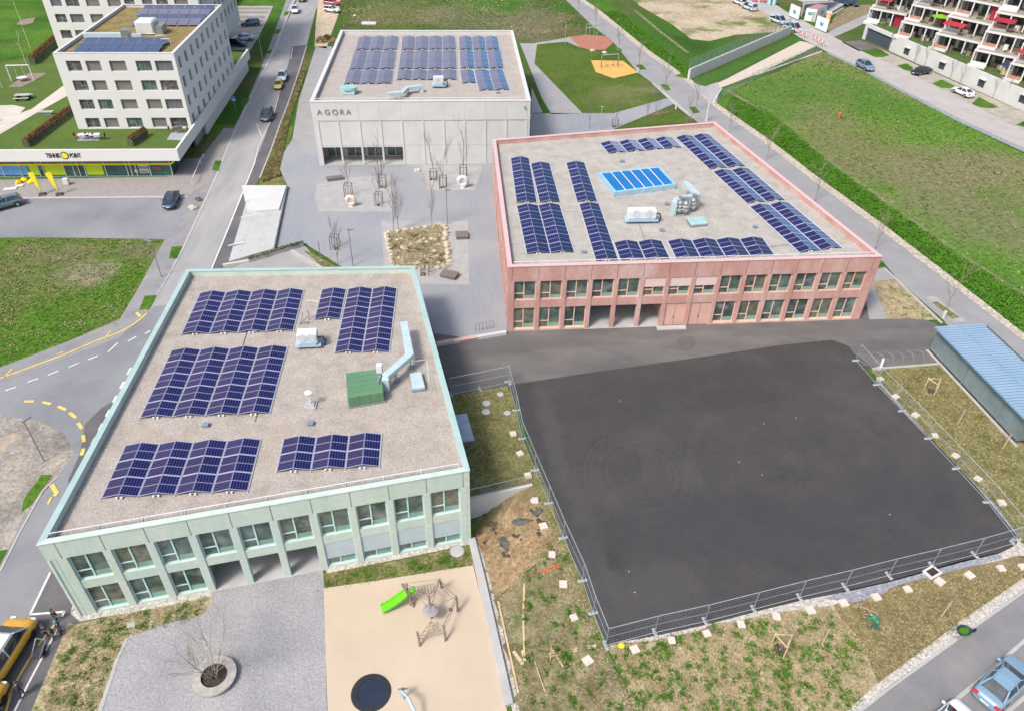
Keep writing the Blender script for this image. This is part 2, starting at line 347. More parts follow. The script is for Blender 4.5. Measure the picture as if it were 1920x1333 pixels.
m_gravel_blue = mat('blue grey gravel', (.25, .26, .29), cols=[(.3, (.17, .18, .21)), (.7, (.33, .34, .37))], scale=3, fine=.5, fscale=9, rough=.95, bump=1, bscale=14)
m_gravel_yard = mat('compacted grey gravel', (.36, .355, .37), cols=[(.3, (.31, .305, .32)), (.5, (.36, .355, .37)), (.7, (.41, .40, .40))], scale=.35, fine=.28, fscale=6, rough=.95, bump=.5, bscale=12, detail=10)
m_gravel_roof = mat('beige roof gravel', (.40, .36, .33), cols=[(.3, (.40, .36, .325)), (.5, (.49, .45, .41)), (.7, (.55, .51, .465))], scale=.8, fine=.27, fscale=6.5, rough=.95, bump=.7, bscale=12, detail=11, third=((.36, .285, .22), .22, .56, .55))
m_safety = mat('beige safety surfacing', (.60, .47, .33), cols=[(.3, (.57, .44, .305)), (.6, (.62, .485, .34)), (.8, (.63, .50, .36))], scale=.2, fine=.05, fscale=14, rough=.85)
m_red_saf = mat('brick red safety surfacing', (.40, .17, .11), rough=.85, var=.08)
m_yel_saf = mat('yellow safety surfacing', (.74, .44, .12), rough=.85, var=.06)
m_conc = mat('pale concrete', (.46, .455, .44), cols=[(.3, (.40, .395, .38)), (.6, (.47, .465, .45)), (.8, (.52, .515, .50))], scale=.7, fine=.05, fscale=10, rough=.8, detail=8)
m_conc_w = mat('white concrete', (.64, .64, .62), cols=[(.3, (.58, .58, .56)), (.6, (.645, .645, .63)), (.8, (.67, .67, .66))], scale=.4, fine=.03, fscale=8, rough=.75, detail=8)
m_rock = mat('pale stone', (.48, .40, .31), cols=[(.3, (.30, .25, .19)), (.6, (.50, .42, .33)), (.8, (.62, .56, .48))], scale=2, fine=.2, fscale=12, rough=.9, bump=.6)
# plaza paving: long thin rows of setts
def paving(name, c1, c2, c3, cm, bw, bh, scale=1., tint=(.33, .33, .34)):
    m, t, b = _nm(name); N = t.nodes.new; L = t.links.new
    tc = N('ShaderNodeTexCoord'); mp = N('ShaderNodeMapping'); mp.inputs['Rotation'].default_value = (0, 0, radians(-5.5+90)); L(tc.outputs['Object'], mp.inputs[0])
    br = N('ShaderNodeTexBrick'); L(mp.outputs[0], br.inputs[0]); br.inputs['Color1'].default_value = (*c1, 1); br.inputs['Color2'].default_value = (*c2, 1); br.inputs['Mortar'].default_value = (*cm, 1)
    br.inputs['Scale'].default_value = scale; br.inputs['Brick Width'].default_value = bw; br.inputs['Row Height'].default_value = bh; br.inputs['Mortar Size'].default_value = .02; br.inputs['Bias'].default_value = 0
    n = N('ShaderNodeTexNoise'); n.inputs['Scale'].default_value = .12; n.inputs['Detail'].default_value = 8; L(tc.outputs['Object'], n.inputs[0])
    mr = N('ShaderNodeMapRange'); mr.inputs[1].default_value = .4; mr.inputs[2].default_value = .62; L(n.outputs[0], mr.inputs[0])
    mq = N('ShaderNodeMath'); mq.operation = 'MULTIPLY'; mq.inputs[1].default_value = .75; L(mr.outputs[0], mq.inputs[0])
    mx = N('ShaderNodeMix'); mx.data_type = 'RGBA'; L(mq.outputs[0], mx.inputs[0]); L(br.outputs[0], mx.inputs[6]); mx.inputs[7].default_value = (*c3, 1)
    L(mx.outputs[2], b.inputs['Base Color']); b.inputs['Roughness'].default_value = .75
    return m
m_plaza = paving('blue grey paving', (.235, .25, .275), (.265, .28, .305), (.295, .295, .295), (.215, .225, .25), 1.2, .16)

BRN = ((.135, .115, .065), (.21, .18, .12)); OLV = ((.11, .125, .04), (.17, .17, .075)); GRB = ((.055, .13, .018), (.08, .17, .03))
for (x, y), rx, ry, cc, k in [((1740, 330), 15, 10, BRN, .62), ((1850, 420), 12, 8, BRN, .55), ((1540, 215), 7, 5, BRN, .4), ((1620, 270), 10, 6, OLV, .45), ((1480, 170), 9, 8, GRB, .7), ((1580, 165), 12, 6, GRB, .75), ((1560, 300), 10, 5, OLV, .6), ((1860, 300), 7, 4, BRN, .4), ((1830, 520), 16, 5, GRB, .6), ((1660, 200), 10, 6, GRB, .7), ((1450, 205), 8, 5, GRB, .6)]:
    q = G(x, y); blotch(m_grass_field, (q.x, q.y), rx, ry, cc, k, rot=-.7, nscale=.1)
for (x, y), rx, ry, cc, k in [((60, 495), 10, 5, OLV, .6), ((120, 475), 5, 3, BRN, .3), ((170, 510), 3.5, 2.5, ((.2, .18, .12), (.3, .27, .2)), .6), ((40, 560), 5, 2, OLV, .35), ((270, 470), 3, 2, BRN, .6)]:
    q = GZ(x, y, ZW); blotch(m_grass_lawn, (q.x, q.y), rx, ry, cc, k, nscale=.18)
for (x, y), rx, ry, cc, k in [((760, 25), 14, 14, OLV, .75), ((880, 30), 12, 18, BRN, .5), ((1000, 40), 8, 20, BRN, .65), ((930, 10), 10, 10, GRB, .7)]:
    q = G(x, y); blotch(m_grass_far, (q.x, q.y), rx, ry, cc, k, nscale=.08)
for (x, y), rx, ry, cc, k in [((1165, 175), 6, 5, OLV, .7), ((1210, 170), 3, 2, BRN, .6), ((1050, 110), 4, 5, ((.06, .11, .02), (.08, .13, .03)), .7)]:
    q = G(x, y); blotch(m_grass_play, (q.x, q.y), rx, ry, cc, k, nscale=.2)
CT = ((.066, .064, .062), (.078, .074, .070)); CD = ((.040, .039, .041), (.046, .044, .046))
q = G(1215, 890); r0 = (G(1297, 890)-q).length
for rr_, wd_r in ((1.0, .045), (1.16, .03), (1.3, .02), (.8, .03)): blotch(m_asph_dark, (q.x-.5, q.y), r0*rr_, r0*rr_*1.05, CT, .27, ring=wd_r*1.6, edge=.9, nscale=.12)
q = G(1500, 880)
for rr_ in (.8, 1.12): blotch(m_asph_dark, (q.x, q.y), 11*rr_, 10*rr_, CT, .2, ring=.06, edge=1., nscale=.12)
for (x, y), rx, ry, rt_, cc, k in [((1030, 800), .9, 9, .12, CT, .55), ((1110, 1050), 1.3, 9, .1, CT, .45), ((1610, 750), 4, 6, 0, ((.07, .062, .058), (.085, .075, .07)), .4), ((1400, 1000), 12, 4, 0, CD, .7), ((1250, 750), 10, 3, 0, CD, .6), ((1700, 930), 5, 5, 0, CD, .6), ((1200, 1120), 6, 2.5, .2, CT, .4), ((1450, 700), 9, 2, .1, CD, .6)]:
    q = G(x, y); blotch(m_asph_dark, (q.x, q.y), rx, ry, cc, k, rot=rt_, nscale=.3)
for (x, y), rx, ry, k in [((700, 1180), 5, 3, .25), ((850, 1290), 3, 4, .25), ((650, 1270), 2, 3, .25)]:
    q = G(x, y, -2.2); blotch(m_safety, (q.x, q.y), rx, ry, ((.42, .345, .255), (.46, .38, .285)), k, nscale=.3)
# ---------------------------------------------------------------- the ground
BIG = 900
def wpt(x, y): return Vector((x, y, 0))
drape('low_ground', [wpt(-BIG, -60), wpt(140, -60), wpt(140, 115.0), wpt(-BIG, 115.0)], ZW, -3, m_grass_lawn)
def zw2(x, y): return ZW(x, y)
gp_ = G
e_line = [G(540, 262), G(533, 300), G(538, 347), G(513, 466), G(568, 455), wpt(-25, 76), wpt(-24, 58), wpt(-7.5, 45), wpt(-5.0, 42.5)]
rw_a, rw_b = G(881, 935, 0), G(997, 908, 0)
e_poly = [wpt(-BIG, 1400), wpt(-BIG, 115.02), wpt(e_line[0].x-.5, 115.02)]+e_line[1:-1]+[rw_a, rw_b, RB1, G(1215, 1400), G(1320, 1700), wpt(BIG, -40), wpt(BIG, 1400)]
drape('ground', e_poly, ZE, 0, m_grass_far, skirt=3.5)
# clay slope between the low playground and the high yard
def slope_sheet(name, t0, t1, m, a0, a1, b0, b1, layer=1, n=26, k=14):
    mb = MB()
    vv = []
    for i in range(n+1):
        t = t0+(t1-t0)*i/n
        A_ = RA0.lerp(RA1, t); B_ = RB0.lerp(RB1, t)
        row = []
        for j in range(k+1):
            s_ = a0+(a1-a0)*t if False else j/k
            P = A_.lerp(B_, s_); P.z = -2.2*(1-s_*s_*(3-2*s_))+layer*.012
            bumpy = .10*math.sin(i*2.1+j*1.3)*math.sin(j*pi/k) + .06*math.sin(i*5.1+j*3.7)*math.sin(j*pi/k)
            P.z += bumpy; row.append(P)
        vv.append(row)
    for i in range(n):
        for j in range(k): mb.quad(vv[i][j], vv[i+1][j], vv[i+1][j+1], vv[i][j+1])
    o = mb.build(name, m, smooth=True); o['kind'] = 'structure'
    return o
slope_sheet('clay_slope', -.16, .42, m_slope, 0, 0, 0, 0)
slope_sheet('grass_slope', .42, 1.6, mat('weedy slope', OLI, cols=[(.3, (.10, .09, .045)), (.5, (.17, .15, .085)), (.7, (.22, .20, .12))], scale=.8, fine=.4, fscale=4, rough=.95, spec=.1, bump=.8, bscale=6, third=((.06, .13, .02), .5, .57, .9)), 0, 0, 0, 0)

# --- east side sheets (z = 0)
dr = lambda n, m, l, *p, **k: drape(n, pxs(ZE, *p), ZE, l, m, **k)
drw = lambda n, m, l, *p, **k: drape(n, pxs(ZW, *p), ZW, l, m, **k)
drl = lambda n, m, l, *p, **k: drape(n, pxs(ZL, *p), ZL, l, m, **k)
dr('yard_road', m_asph_mid, 2, (812, 625), (880, 635), (948, 619), (1250, 590), (1500, 585), (1640, 583), (1700, 590), (1752, 606), (1800, 640), (1765, 684), (1640, 694), (1598, 660), (1555, 655), (1200, 700), (960, 735), (952, 722), (846, 742))
court_pts = [(957, 722), (1080, 703), (1200, 686), (1350, 665), (1470, 647), (1560, 638), (1592, 650), (1607, 676), (1640, 716), (1700, 778), (1760, 838), (1830, 912), (1909, 1008), (1905, 1022), (1875, 1037), (1800, 1055), (1665, 1092), (1584, 1110), (1502, 1126), (1440, 1141), (1322, 1172), (1230, 1192), (1139, 1208), (1112, 1150), (1066, 1022), (1010, 880)]
m_ring = m_asph_dark
dr('asphalt_court', m_asph_dark, 4, *court_pts)
if False: dr('tyre_track', mat('dusty asphalt', (.082, .077, .077), cols=[(.35, (.05, .049, .054)), (.65, (.08, .075, .076))], scale=.9, fine=.1, fscale=14, rough=.75, stretch=(2, .5, 1, .4)), 5, (984, 719), (1003, 716), (1032, 790), (1058, 835), (1045, 838), (1015, 790))
dr('asphalt_patch', m_lane, 5, (1270, 637), (1283, 630), (1305, 633), (1302, 645), (1288, 657), (1272, 655))
m_rub = m_gravel_edge
dr('gravel_margin', m_gravel_edge, 3, (1160, 1205), (1240, 1180), (1350, 1155), (1500, 1110), (1700, 1060), (1905, 1010), (1950, 1040), (1905, 1042), (1870, 1052), (1750, 1075), (1620, 1110), (1560, 1135), (1480, 1145), (1440, 1150), (1380, 1165), (1340, 1168), (1315, 1180), (1250, 1196), (1210, 1203))
dr('blue_gravel', m_gravel_blue, 4, (1545, 1122), (1584, 1108), (1665, 1090), (1800, 1052), (1870, 1036), (1878, 1047), (1820, 1062), (1765, 1076), (1700, 1092), (1668, 1103), (1655, 1115), (1600, 1130))
dr('gravel_verge', m_gravel_blue, 3, (1640, 712), (1652, 714), (1688, 758), (1725, 800), (1765, 845), (1815, 895), (1868, 948), (1910, 1005), (1900, 1008), (1830, 912), (1700, 778))
dr('seeded_plot', m_grass_thin, 3, (846, 741), (950, 724), (960, 740), (976, 810), (998, 872), (998, 907), (880, 932))
dr('grass_strip', m_grass_thin, 3, (1632, 694), (1762, 683), (1780, 690), (1850, 765), (1925, 838), (2050, 860), (2050, 1100), (1915, 1012), (1868, 948), (1765, 845), (1688, 758), (1650, 714))
dr('seeded_bank', m_grass_patchy, 1, (1139, 1210), (1240, 1190), (1400, 1155), (1560, 1120), (1620, 1200), (1662, 1272), (1655, 1290), (1605, 1330), (1570, 1360), (1215, 1400), (1180, 1300))
dr('soil_bed', m_soil, 2, (1560, 1128), (1700, 1085), (1900, 1040), (1960, 1045), (1960, 1075), (1800, 1180), (1650, 1290), (1625, 1230), (1590, 1180))
dr('kerb_strip', m_gravel_edge, 3, (1572, 1345), (1650, 1278), (1800, 1165), (1960, 1055), (1990, 1035), (1990, 1055), (1800, 1190), (1662, 1290), (1600, 1345))
dr('kerb', m_curb, 4, (1592, 1345), (1662, 1291), (1800, 1190), (1990, 1056), (1990, 1062), (1802, 1196), (1668, 1293), (1603, 1345))
dr('access_road', m_asph_mid if False else mat('mid grey asphalt', (.2, .2, .205), cols=[(.3, (.165, .165, .17)), (.6, (.21, .205, .205)), (.8, (.24, .24, .235))], scale=.4, fine=.08, fscale=12, rough=.85), 2, (1600, 1348), (1668, 1293), (1802, 1196), (1990, 1062), (2200, 1100), (2100, 1600), (1500, 1600))
dr('kerb', m_curb, 4, (1748, 1345), (1790, 1308), (1850, 1258), (1990, 1135), (1995, 1140), (1856, 1263), (1798, 1313), (1762, 1345))
dr('kerb', m_curb, 4, (1870, 1345), (1925, 1298), (2000, 1240), (2004, 1246), (1932, 1303), (1884, 1345))

# plaza
plz = [(505, 330), (528, 300), (548, 262), (560, 200), (600, 330), (600, 311), (700, 311), (900, 310), (996, 256), (1001, 240), (1090, 213), (1150, 213), (1240, 185), (1290, 210), (1180, 260), (1000, 300), (940, 300), (950, 560), (962, 600), (948, 618), (945, 606), (890, 632), (818, 640), (790, 560), (700, 520), (640, 500), (568, 455), (513, 466), (538, 347)]
dr('plaza', m_plaza, 1, (538, 347), (525, 318), (533, 285), (548, 262), (601, 255), (601, 305), (850, 305), (994, 300), (994, 214), (1034, 213), (1092, 213), (1150, 213), (1250, 185), (1265, 195), (1150, 243), (1150, 262), (1000, 300), (945, 300), (948, 500), (962, 616), (948, 619), (820, 641), (790, 560), (640, 500), (568, 455), (513, 466))
m_pad = mat('pale gravel tree pad', (.34, .335, .33), rough=.9, var=.06, fine=.08, fscale=8, scale=1)
dr('gravel_pad', m_pad, 2, (595, 345), (625, 335), (730, 330), (738, 398), (598, 398), (590, 372))
dr('gravel_pad', m_pad, 2, (790, 310), (905, 313), (890, 358), (800, 358))
dr('gravel_pad', m_pad, 2, (715, 415), (877, 415), (880, 535), (790, 533), (720, 500))
dr('planting_bed', mat('mulch bed', (.22, .2, .13), cols=[(.3, (.10, .11, .04)), (.5, (.24, .215, .13)), (.7, (.38, .33, .23))], scale=1.2, fine=.5, fscale=4, rough=.95, bump=1, bscale=6), 3, (724, 437), (830, 421), (840, 500), (738, 502))
# path left of the white hall and its gravel
dr('path', m_path, 2, (592, 88), (622, 88), (628, 110), (615, 150), (598, 230), (600, 262), (548, 262), (560, 190))
dr('works_track', mat('pale clay track', (.50, .40, .28), rough=.95, var=.12, scale=.8, fine=.2, fscale=4), 2, (600, -20), (640, -20), (634, 30), (622, 62), (612, 92), (590, 88), (592, 45))
drw('verge', m_grass_thin, 1, (563, 130), (575, 132), (552, 200), (535, 262), (527, 318), (538, 350), (486, 348), (500, 310), (540, 200))
# park behind the white hall
dr('mown_lawn', m_grass_play, 2, (1007, 84), (1062, 79), (1080, 95), (1130, 97), (1107, 114), (1125, 142), (1195, 140), (1225, 158), (1247, 185), (1150, 213), (1092, 213), (1002, 120))
dr('red_play_surface', m_red_saf, 3, (1067, 70), (1100, 66), (1135, 69), (1150, 81), (1135, 94), (1110, 95), (1088, 90))
dr('yellow_play_surface', m_yel_saf, 3, (1108, 114), (1168, 115), (1196, 137), (1150, 148), (1117, 136))
dr('path', m_path, 1, (975, 82), (1000, 82), (1060, 72), (1068, 70), (1088, 90), (1062, 79), (1007, 84), (1002, 120), (1092, 213), (1034, 215), (1016, 185))
dr('gravel_pad', m_pad, 1, (997, 165), (1018, 212), (996, 213))
dr('park_lawn', m_grass_play, 2, (1150, 244), (1268, 206), (1300, 232), (1240, 232))
ne_l = [(1035, -30), (1060, 0), (1112, 50), (1150, 80), (1196, 137), (1225, 158), (1290, 215), (1342, 260), (1500, 380), (1656, 492), (1683, 525), (1768, 600), (1800, 640), (1930, 760)]
ne_r = [(2100, 770), (1922, 642), (1797, 545), (1652, 433), (1522, 338), (1435, 270), (1337, 200), (1285, 152), (1210, 100), (1120, 25), (1085, 0), (1050, -30)]
dr('footway', mat('grey asphalt footway', (.27, .265, .265), cols=[(.3, (.235, .23, .235)), (.6, (.275, .27, .27)), (.8, (.30, .295, .29))], scale=.35, fine=.06, fscale=12, rough=.85), 2, *(ne_l+ne_r))
ne_r2 = [(1058, -30), (1096, 0), (1131, 25), (1221, 98), (1296, 150), (1346, 196), (1447, 266), (1534, 333), (1664, 427), (1809, 539), (1934, 636), (2110, 765)]
dr('stone_verge', mat('pale rubble verge', (.40, .36, .30), cols=[(.35, (.28, .25, .20)), (.5, (.42, .37, .30)), (.65, (.54, .49, .42))], scale=2.2, fine=.4, fscale=6, rough=.95, bump=1, bscale=9), 3, *(ne_r+ne_r2))
dr('kerb', m_curb, 3, (1222, 157), (1227, 157), (1292, 213), (1300, 222), (1296, 222), (1262, 195))
dr('kerb', m_curb, 4, (1655, 503), (1660, 503), (1768, 606), (1764, 608))
dr('yard_lawn', m_grass_patchy, 3, (1635, 528), (1678, 526), (1760, 600), (1740, 601), (1700, 598), (1664, 599))
dr('path', m_path, 3, (1640, 505), (1655, 503), (1680, 525), (1635, 528), (1664, 599), (1630, 600), (1622, 560))
dr('gravel_pad', m_pad, 3, (1735, 558), (1753, 556), (1812, 603), (1790, 606))
dr('tree_pit', m_grass_thin, 5, (1747, 568), (1757, 567), (1800, 596), (1785, 599))
for q in [((1152, 91), (1160, 90), (1168, 96), (1158, 98)), ((1192, 123), (1203, 122), (1212, 131), (1200, 132)), ((1238, 160), (1250, 159), (1258, 169), (1248, 171)), ((1292, 202), (1302, 201), (1313, 212), (1300, 214))]:
    dr('tree_pit', m_grass_bright, 5, *q)
# long green bank beside the footway, then the rough field
dr('green_bank', m_grass_bright, 1, (1096, 0), (1131, 25), (1221, 98), (1296, 150), (1346, 196), (1447, 266), (1534, 333), (1664, 427), (1809, 539), (1934, 636), (2110, 765), (2300, 760), (1920, 560), (1800, 480), (1700, 410), (1560, 310), (1460, 225), (1365, 165), (1335, 158), (1292, 135), (1230, 80), (1160, 20), (1130, -20), (1080, -20))
dr('rough_field', m_grass_field, 2, (1365, 165), (1460, 135), (1535, 98), (1550, 99), (1602, 124), (1702, 178), (1802, 232), (1920, 290), (2200, 420), (2400, 900), (2300, 760), (1920, 560), (1800, 480), (1700, 410), (1560, 310), (1460, 225))
dr('building_site', m_works, 2, (1165, -15), (1380, -15), (1440, 30), (1482, 58), (1440, 62), (1380, 66), (1330, 78), (1295, 74), (1262, 48), (1200, 12))
dr('footpath', mat('pale compacted path', (.5, .44, .36), rough=.9, var=.07, fine=.1), 3, (1342, 158), (1360, 150), (1500, 78), (1512, 80), (1530, 88), (1420, 140), (1345, 168))
dr('footpath', m_pad, 4, (1322, 163), (1345, 155), (1350, 165), (1344, 192), (1337, 196), (1290, 156))
dr('bank_lawn', mat('bright lawn strip', GR_B, cols=[(.3, (.04, .11, .01)), (.7, (.055, .15, .012))], scale=.3, fine=.35, fscale=3, rough=.95, bump=.5), 3, (1300, 150), (1440, 95), (1485, 68), (1503, 75), (1355, 148), (1320, 163))
dr('grey_road', mat('warm grey road', (.37, .35, .325), rough=.9, var=.05, scale=.3, fine=.05, fscale=5), 4, (1340, -20), (1410, -20), (1470, 20), (1547, 62), (1615, 97), (1690, 130), (1747, 160), (1822, 197), (1925, 250), (2200, 380), (2200, 420), (1925, 284), (1802, 228), (1702, 176), (1602, 122), (1550, 98), (1500, 72), (1440, 30), (1390, 0))
dr('kerb_strip', m_gravel_blue, 5, (1555, 99), (1602, 121), (1702, 174), (1802, 225), (1925, 281), (2200, 417), (2200, 424), (1925, 289), (1802, 232), (1702, 180), (1602, 126), (1550, 101))
m_lot = mat('gravel parking bay', (.34, .31, .26), rough=.95, var=.12, scale=.8, fine=.25, fscale=4)
dr('parking_bay', m_lot, 3, (1615, 97), (1650, 92), (1925, 214), (2100, 300), (2100, 330), (1925, 250), (1747, 160), (1690, 130))
for q in [((1612, 95), (1650, 93), (1668, 105), (1655, 108), (1640, 108)), ((1682, 124), (1700, 120), (1712, 128), (1710, 135), (1695, 132)), ((1748, 158), (1765, 150), (1790, 162), (1785, 167), (1765, 166)), ((1822, 196), (1835, 183), (1872, 202), (1860, 204), (1840, 203)), ((1905, 235), (1925, 226), (1990, 260), (1940, 245))]:
    dr('bay_lawn', m_grass_bright, 5, *q)
dr('garage_apron', m_asph_mid, 4, (1578, 80), (1612, 76), (1650, 91), (1610, 97))
dr('footpath', m_path, 3, (1548, 62), (1630, 25), (1660, 15), (1665, 22), (1600, 55), (1560, 72))
dr('dry_bank', mat('dry brown bank', (.22, .18, .10), rough=.95, var=.15, scale=.8, fine=.4, fscale=4), 2, (1545, 62), (1570, 25), (1600, 10), (1640, 10), (1630, 25))

# --- west side sheets (falling road)
drw('lawn', m_grass_lawn, 0, (-300, 447), (100, 446), (308, 449), (310, 455), (225, 603), (125, 645), (60, 668), (0, 692), (-300, 790))
drw('parking_lot', m_road2, 0, (-300, 372), (100, 371), (352, 369), (405, 333), (345, 463), (310, 453), (308, 449), (0, 447), (-300, 448))
drw('shop_forecourt', mat('pinkish grey forecourt', (.27, .25, .235), rough=.9, var=.05, fine=.06, fscale=10), 1, (-300, 338), (0, 338), (315, 332), (330, 300), (378, 296), (420, 240), (445, 242), (405, 333), (352, 369), (0, 373), (-300, 375))
drw('kerb', m_curb, 2, (-300, 373), (0, 371), (352, 368), (352, 371), (0, 374), (-300, 377))
drw('pavement', m_pave, 2, (395, 335), (452, 215), (487, 135), (515, 60), (535, 5), (548, -30), (570, -30), (546, 10), (517, 87), (480, 162), (425, 282), (405, 333), (345, 463), (318, 515), (292, 558), (275, 588), (225, 633), (110, 677), (0, 716), (-300, 820), (-300, 780), (0, 689), (125, 642), (225, 599), (260, 540), (308, 452))
drw('kerb', m_curb, 3, (568, -30), (544, 10), (515, 87), (478, 162), (423, 282), (403, 333), (343, 463), (316, 515), (290, 558), (293, 558), (319, 515), (347, 463), (407, 333), (427, 282), (483, 162), (520, 87), (549, 10), (573, -30))
road_pts = [(571, -30), (625, -30), (592, 20), (575, 87), (562, 130), (542, 190), (500, 305), (487, 333), (460, 400), (436, 500), (420, 560), (-20, 1500), (-200, 1500), (0, 1072), (36, 985), (108, 893), (140, 850), (120, 812), (75, 790), (0, 778), (-300, 775), (-300, 822), (0, 716), (110, 677), (225, 633), (275, 588), (345, 463), (405, 333), (480, 162), (517, 87)]
drw('road', m_road, 0, (571, -30), (625, -30), (592, 20), (575, 87), (562, 130), (542, 190), (500, 305), (487, 333), (460, 400), (436, 500), (300, 640), (250, 640), (225, 633), (275, 588), (345, 463), (405, 333), (480, 162), (517, 87))
drw('junction', m_road2, 1, (275, 588), (290, 575), (420, 560), (350, 700), (250, 900), (60, 1150), (-40, 1500), (-260, 1500), (0, 1068), (36, 985), (108, 893), (140, 850), (120, 812), (75, 790), (0, 778), (-300, 775), (-300, 822), (0, 716), (110, 677), (225, 633))
drw('bus_lane', m_lane, 2, (542, 115), (547, 88), (575, 85), (562, 130), (542, 190), (500, 305), (487, 333), (460, 400), (436, 500), (396, 508), (430, 425), (467, 333), (478, 305), (498, 255), (530, 160))
drw('bay_asphalt', m_lane, 2, (97, 1070), (57, 1152), (20, 1220), (-60, 1370), (-60, 1500), (60, 1500), (60, 1340), (128, 1170), (190, 1170), (170, 1100), (125, 1040))
drw('bay_asphalt', m_lane, 2, (160, 795), (190, 765), (300, 700), (250, 900), (140, 1000), (128, 900), (150, 850))
def line_w(m, pts, wd, name='road_marking', zf=ZW, layer=4):
    P = pxs(zf, *pts); return drape(name, strip(P, wd), zf, layer, m)
line_w(m_white_paint, [(397, 505), (430, 425), (467, 333), (478, 305)], .16)
line_w(m_white_paint, [(478, 305), (485, 275), (512, 220), (523, 180)], .12)
line_w(m_white_paint, [(545, 112), (549, 90)], .12)
line_w(m_white_paint, [(488, 232), (502, 232)], .12)
line_w(m_white_paint, [(481, 233), (491, 258)], .14)
line_w(m_curb, [(487, 335), (508, 283), (542, 190), (562, 130), (575, 87)], .22, 'kerb')
for a, b in [((203, 665-18), (222, 641)), ((165+38, 665-8), (222-5, 641+6))][:0]: pass
for a, b in [((240, 641), (256, 632)), ((203, 661), (221, 655-14+3)), ((166, 675), (184, 668)), ((129, 689), (149, 681)), ((90, 704), (110, 696)), ((52, 717), (72, 710)), ((10, 733), (31, 726)), ((-30, 748), (-10, 741)), ((272, 627), (282, 621))]:
    line_w(m_white_paint, [a, b], .16)
line_w(m_yellow_paint, [(-200, 790), (0, 710), (60, 688), (120, 666), (180, 640), (220, 626), (250, 610), (268, 596), (276, 588)], .18)
line_w(m_yellow_paint, [(107, 666), (119, 672-12), (112, 668)][:2], .14); line_w(m_yellow_paint, [(8, 708), (24, 691)], .14); line_w(m_yellow_paint, [(197, 636), (208, 621)], .14)
line_w(m_yellow_paint, [(256, 587), (264, 595)], .3)
for a, b in [((46, 753), (64, 753)), ((80, 754), (96, 758)), ((109, 762), (124, 769)), ((131, 774), (143, 784)), ((147, 793), (154, 804)), ((156, 816), (158, 829)), ((157, 841), (153, 854))]:
    line_w(m_yellow_paint, [a, b], .3)
for i in range(7):
    y = 690+i*25+i*1.0; x = 246-i*13.3
    line_w(m_white_paint, [(x, y), (x-7, y+13)], .22)
line_w(m_yellow_paint, [(97, 908), (107, 925), (102, 930)], .35); line_w(m_yellow_paint, [(97, 932), (90, 945)], .18)
line_w(m_white_paint, [(95, 1073), (57, 1152)], .17); line_w(m_white_paint, [(57, 1152), (121, 1147)], .17); line_w(m_white_paint, [(121, 1147), (117, 1156)], .15)
line_w(m_yellow_paint, [(55, 1156), (38, 1188)], .17); line_w(m_yellow_paint, [(52, 1176), (48, 1190)], .14)
line_w(m_yellow_paint, [(105, 1168), (66, 1218), (40, 1262), (2, 1330)], .14); line_w(m_white_paint, [(110, 1175), (82, 1228), (52, 1285), (28, 1333)], .14)
line_w(m_yellow_paint, [(22, 1298), (10, 1340)], .15)
line_w(m_curb, [(36, 1000), (80, 920), (108, 893)], .15, 'kerb'); line_w(m_curb, [(0, 1072), (36, 1000)], .15, 'kerb')
drw('gravel_lot', mat('rubble ground', (.34, .31, .27), cols=[(.3, (.20, .19, .16)), (.5, (.33, .30, .26)), (.7, (.46, .40, .32))], scale=.35, fine=.4, fscale=3, rough=.95, bump=.8, bscale=5, third=((.42, .33, .24), .2, .55, .9)), 0, (-300, 765), (0, 770), (80, 780), (130, 810), (150, 855), (110, 905), (45, 985), (0, 1085), (-300, 1500))
drw('verge', m_grass_bright, 2, (78, 890), (98, 890), (60, 945), (40, 960), (45, 935))
drw('verge', m_grass_bright, 2, (-20, 1035), (14, 1030), (0, 1058), (-20, 1090))
for q in [((322, 464), (342, 463), (332, 486), (317, 486)), ((272, 556), (294, 554), (280, 581), (261, 582)), ((454, 187), (469, 186), (462, 198), (450, 198)), ((404, 302), (416, 303), (410, 322), (398, 320)), ((517, 57), (527, 56), (522, 64), (514, 65)), ((534, 24), (543, 22), (538, 30), (532, 30)), ((498, 97), (511, 94), (507, 101), (496, 102))]:
    drw('tree_pit', m_grass_bright, 5, *q)
# park left of the apartment house, level with the terrace above the shop
drp = lambda n, m, l, *p, **k: drape(n, pxs(ZP, *p), ZP, l, m, **k)
drape('park_terrace', [G(-500, 281.5, 3.23), G(20, 281.5, 3.23), G(110, 215, 3.23), G(270, 140, 3.23), G(372, 30, 3.23), wpt(-75, 330), wpt(-500, 420)], ZP, -1, m_grass_bright, skirt=6)
dr('park_lawn', m_grass_bright, 1, (330, -40), (330, 120), (440, 120), (500, 60), (520, 40), (548, -20), (600, -200), (330, -200))
drp('gravel_path', mat('pale cream path', (.50, .46, .40), rough=.9, var=.06, scale=.5, fine=.08), 3, (-60, 250), (60, 205), (128, 155), (128, 180), (70, 212), (0, 253), (-60, 280))
drp('gravel_path', MATS['pale cream path'], 4, (-40, 200), (25, 198), (48, 203), (30, 222), (-40, 232))
drp('gravel_pad', mat('brown play pad', (.24, .19, .16), rough=.95, var=.1), 3, (15, 164), (36, 150), (55, 138), (88, 138), (66, 152), (40, 164))
drp('gravel_pad', MATS['brown play pad'], 3, (30, 47), (42, 37), (66, 34), (62, 44), (45, 48))
dr('parking_yard', mat('stony parking yard', (.36, .34, .30), rough=.95, var=.08, scale=.4, fine=.15, fscale=4), 2, (415, 12), (512, 12), (500, 40), (490, 60), (470, 95), (432, 95))
for i, y in enumerate([15, 22, 31, 39]):
    dr('parking_strip', mat('dark parking bay', (.24, .22, .20), rough=.95, var=.1), 3, (419+i, y), (508-5*i, y), (506-5*i, y+4), (420+i, y+4))

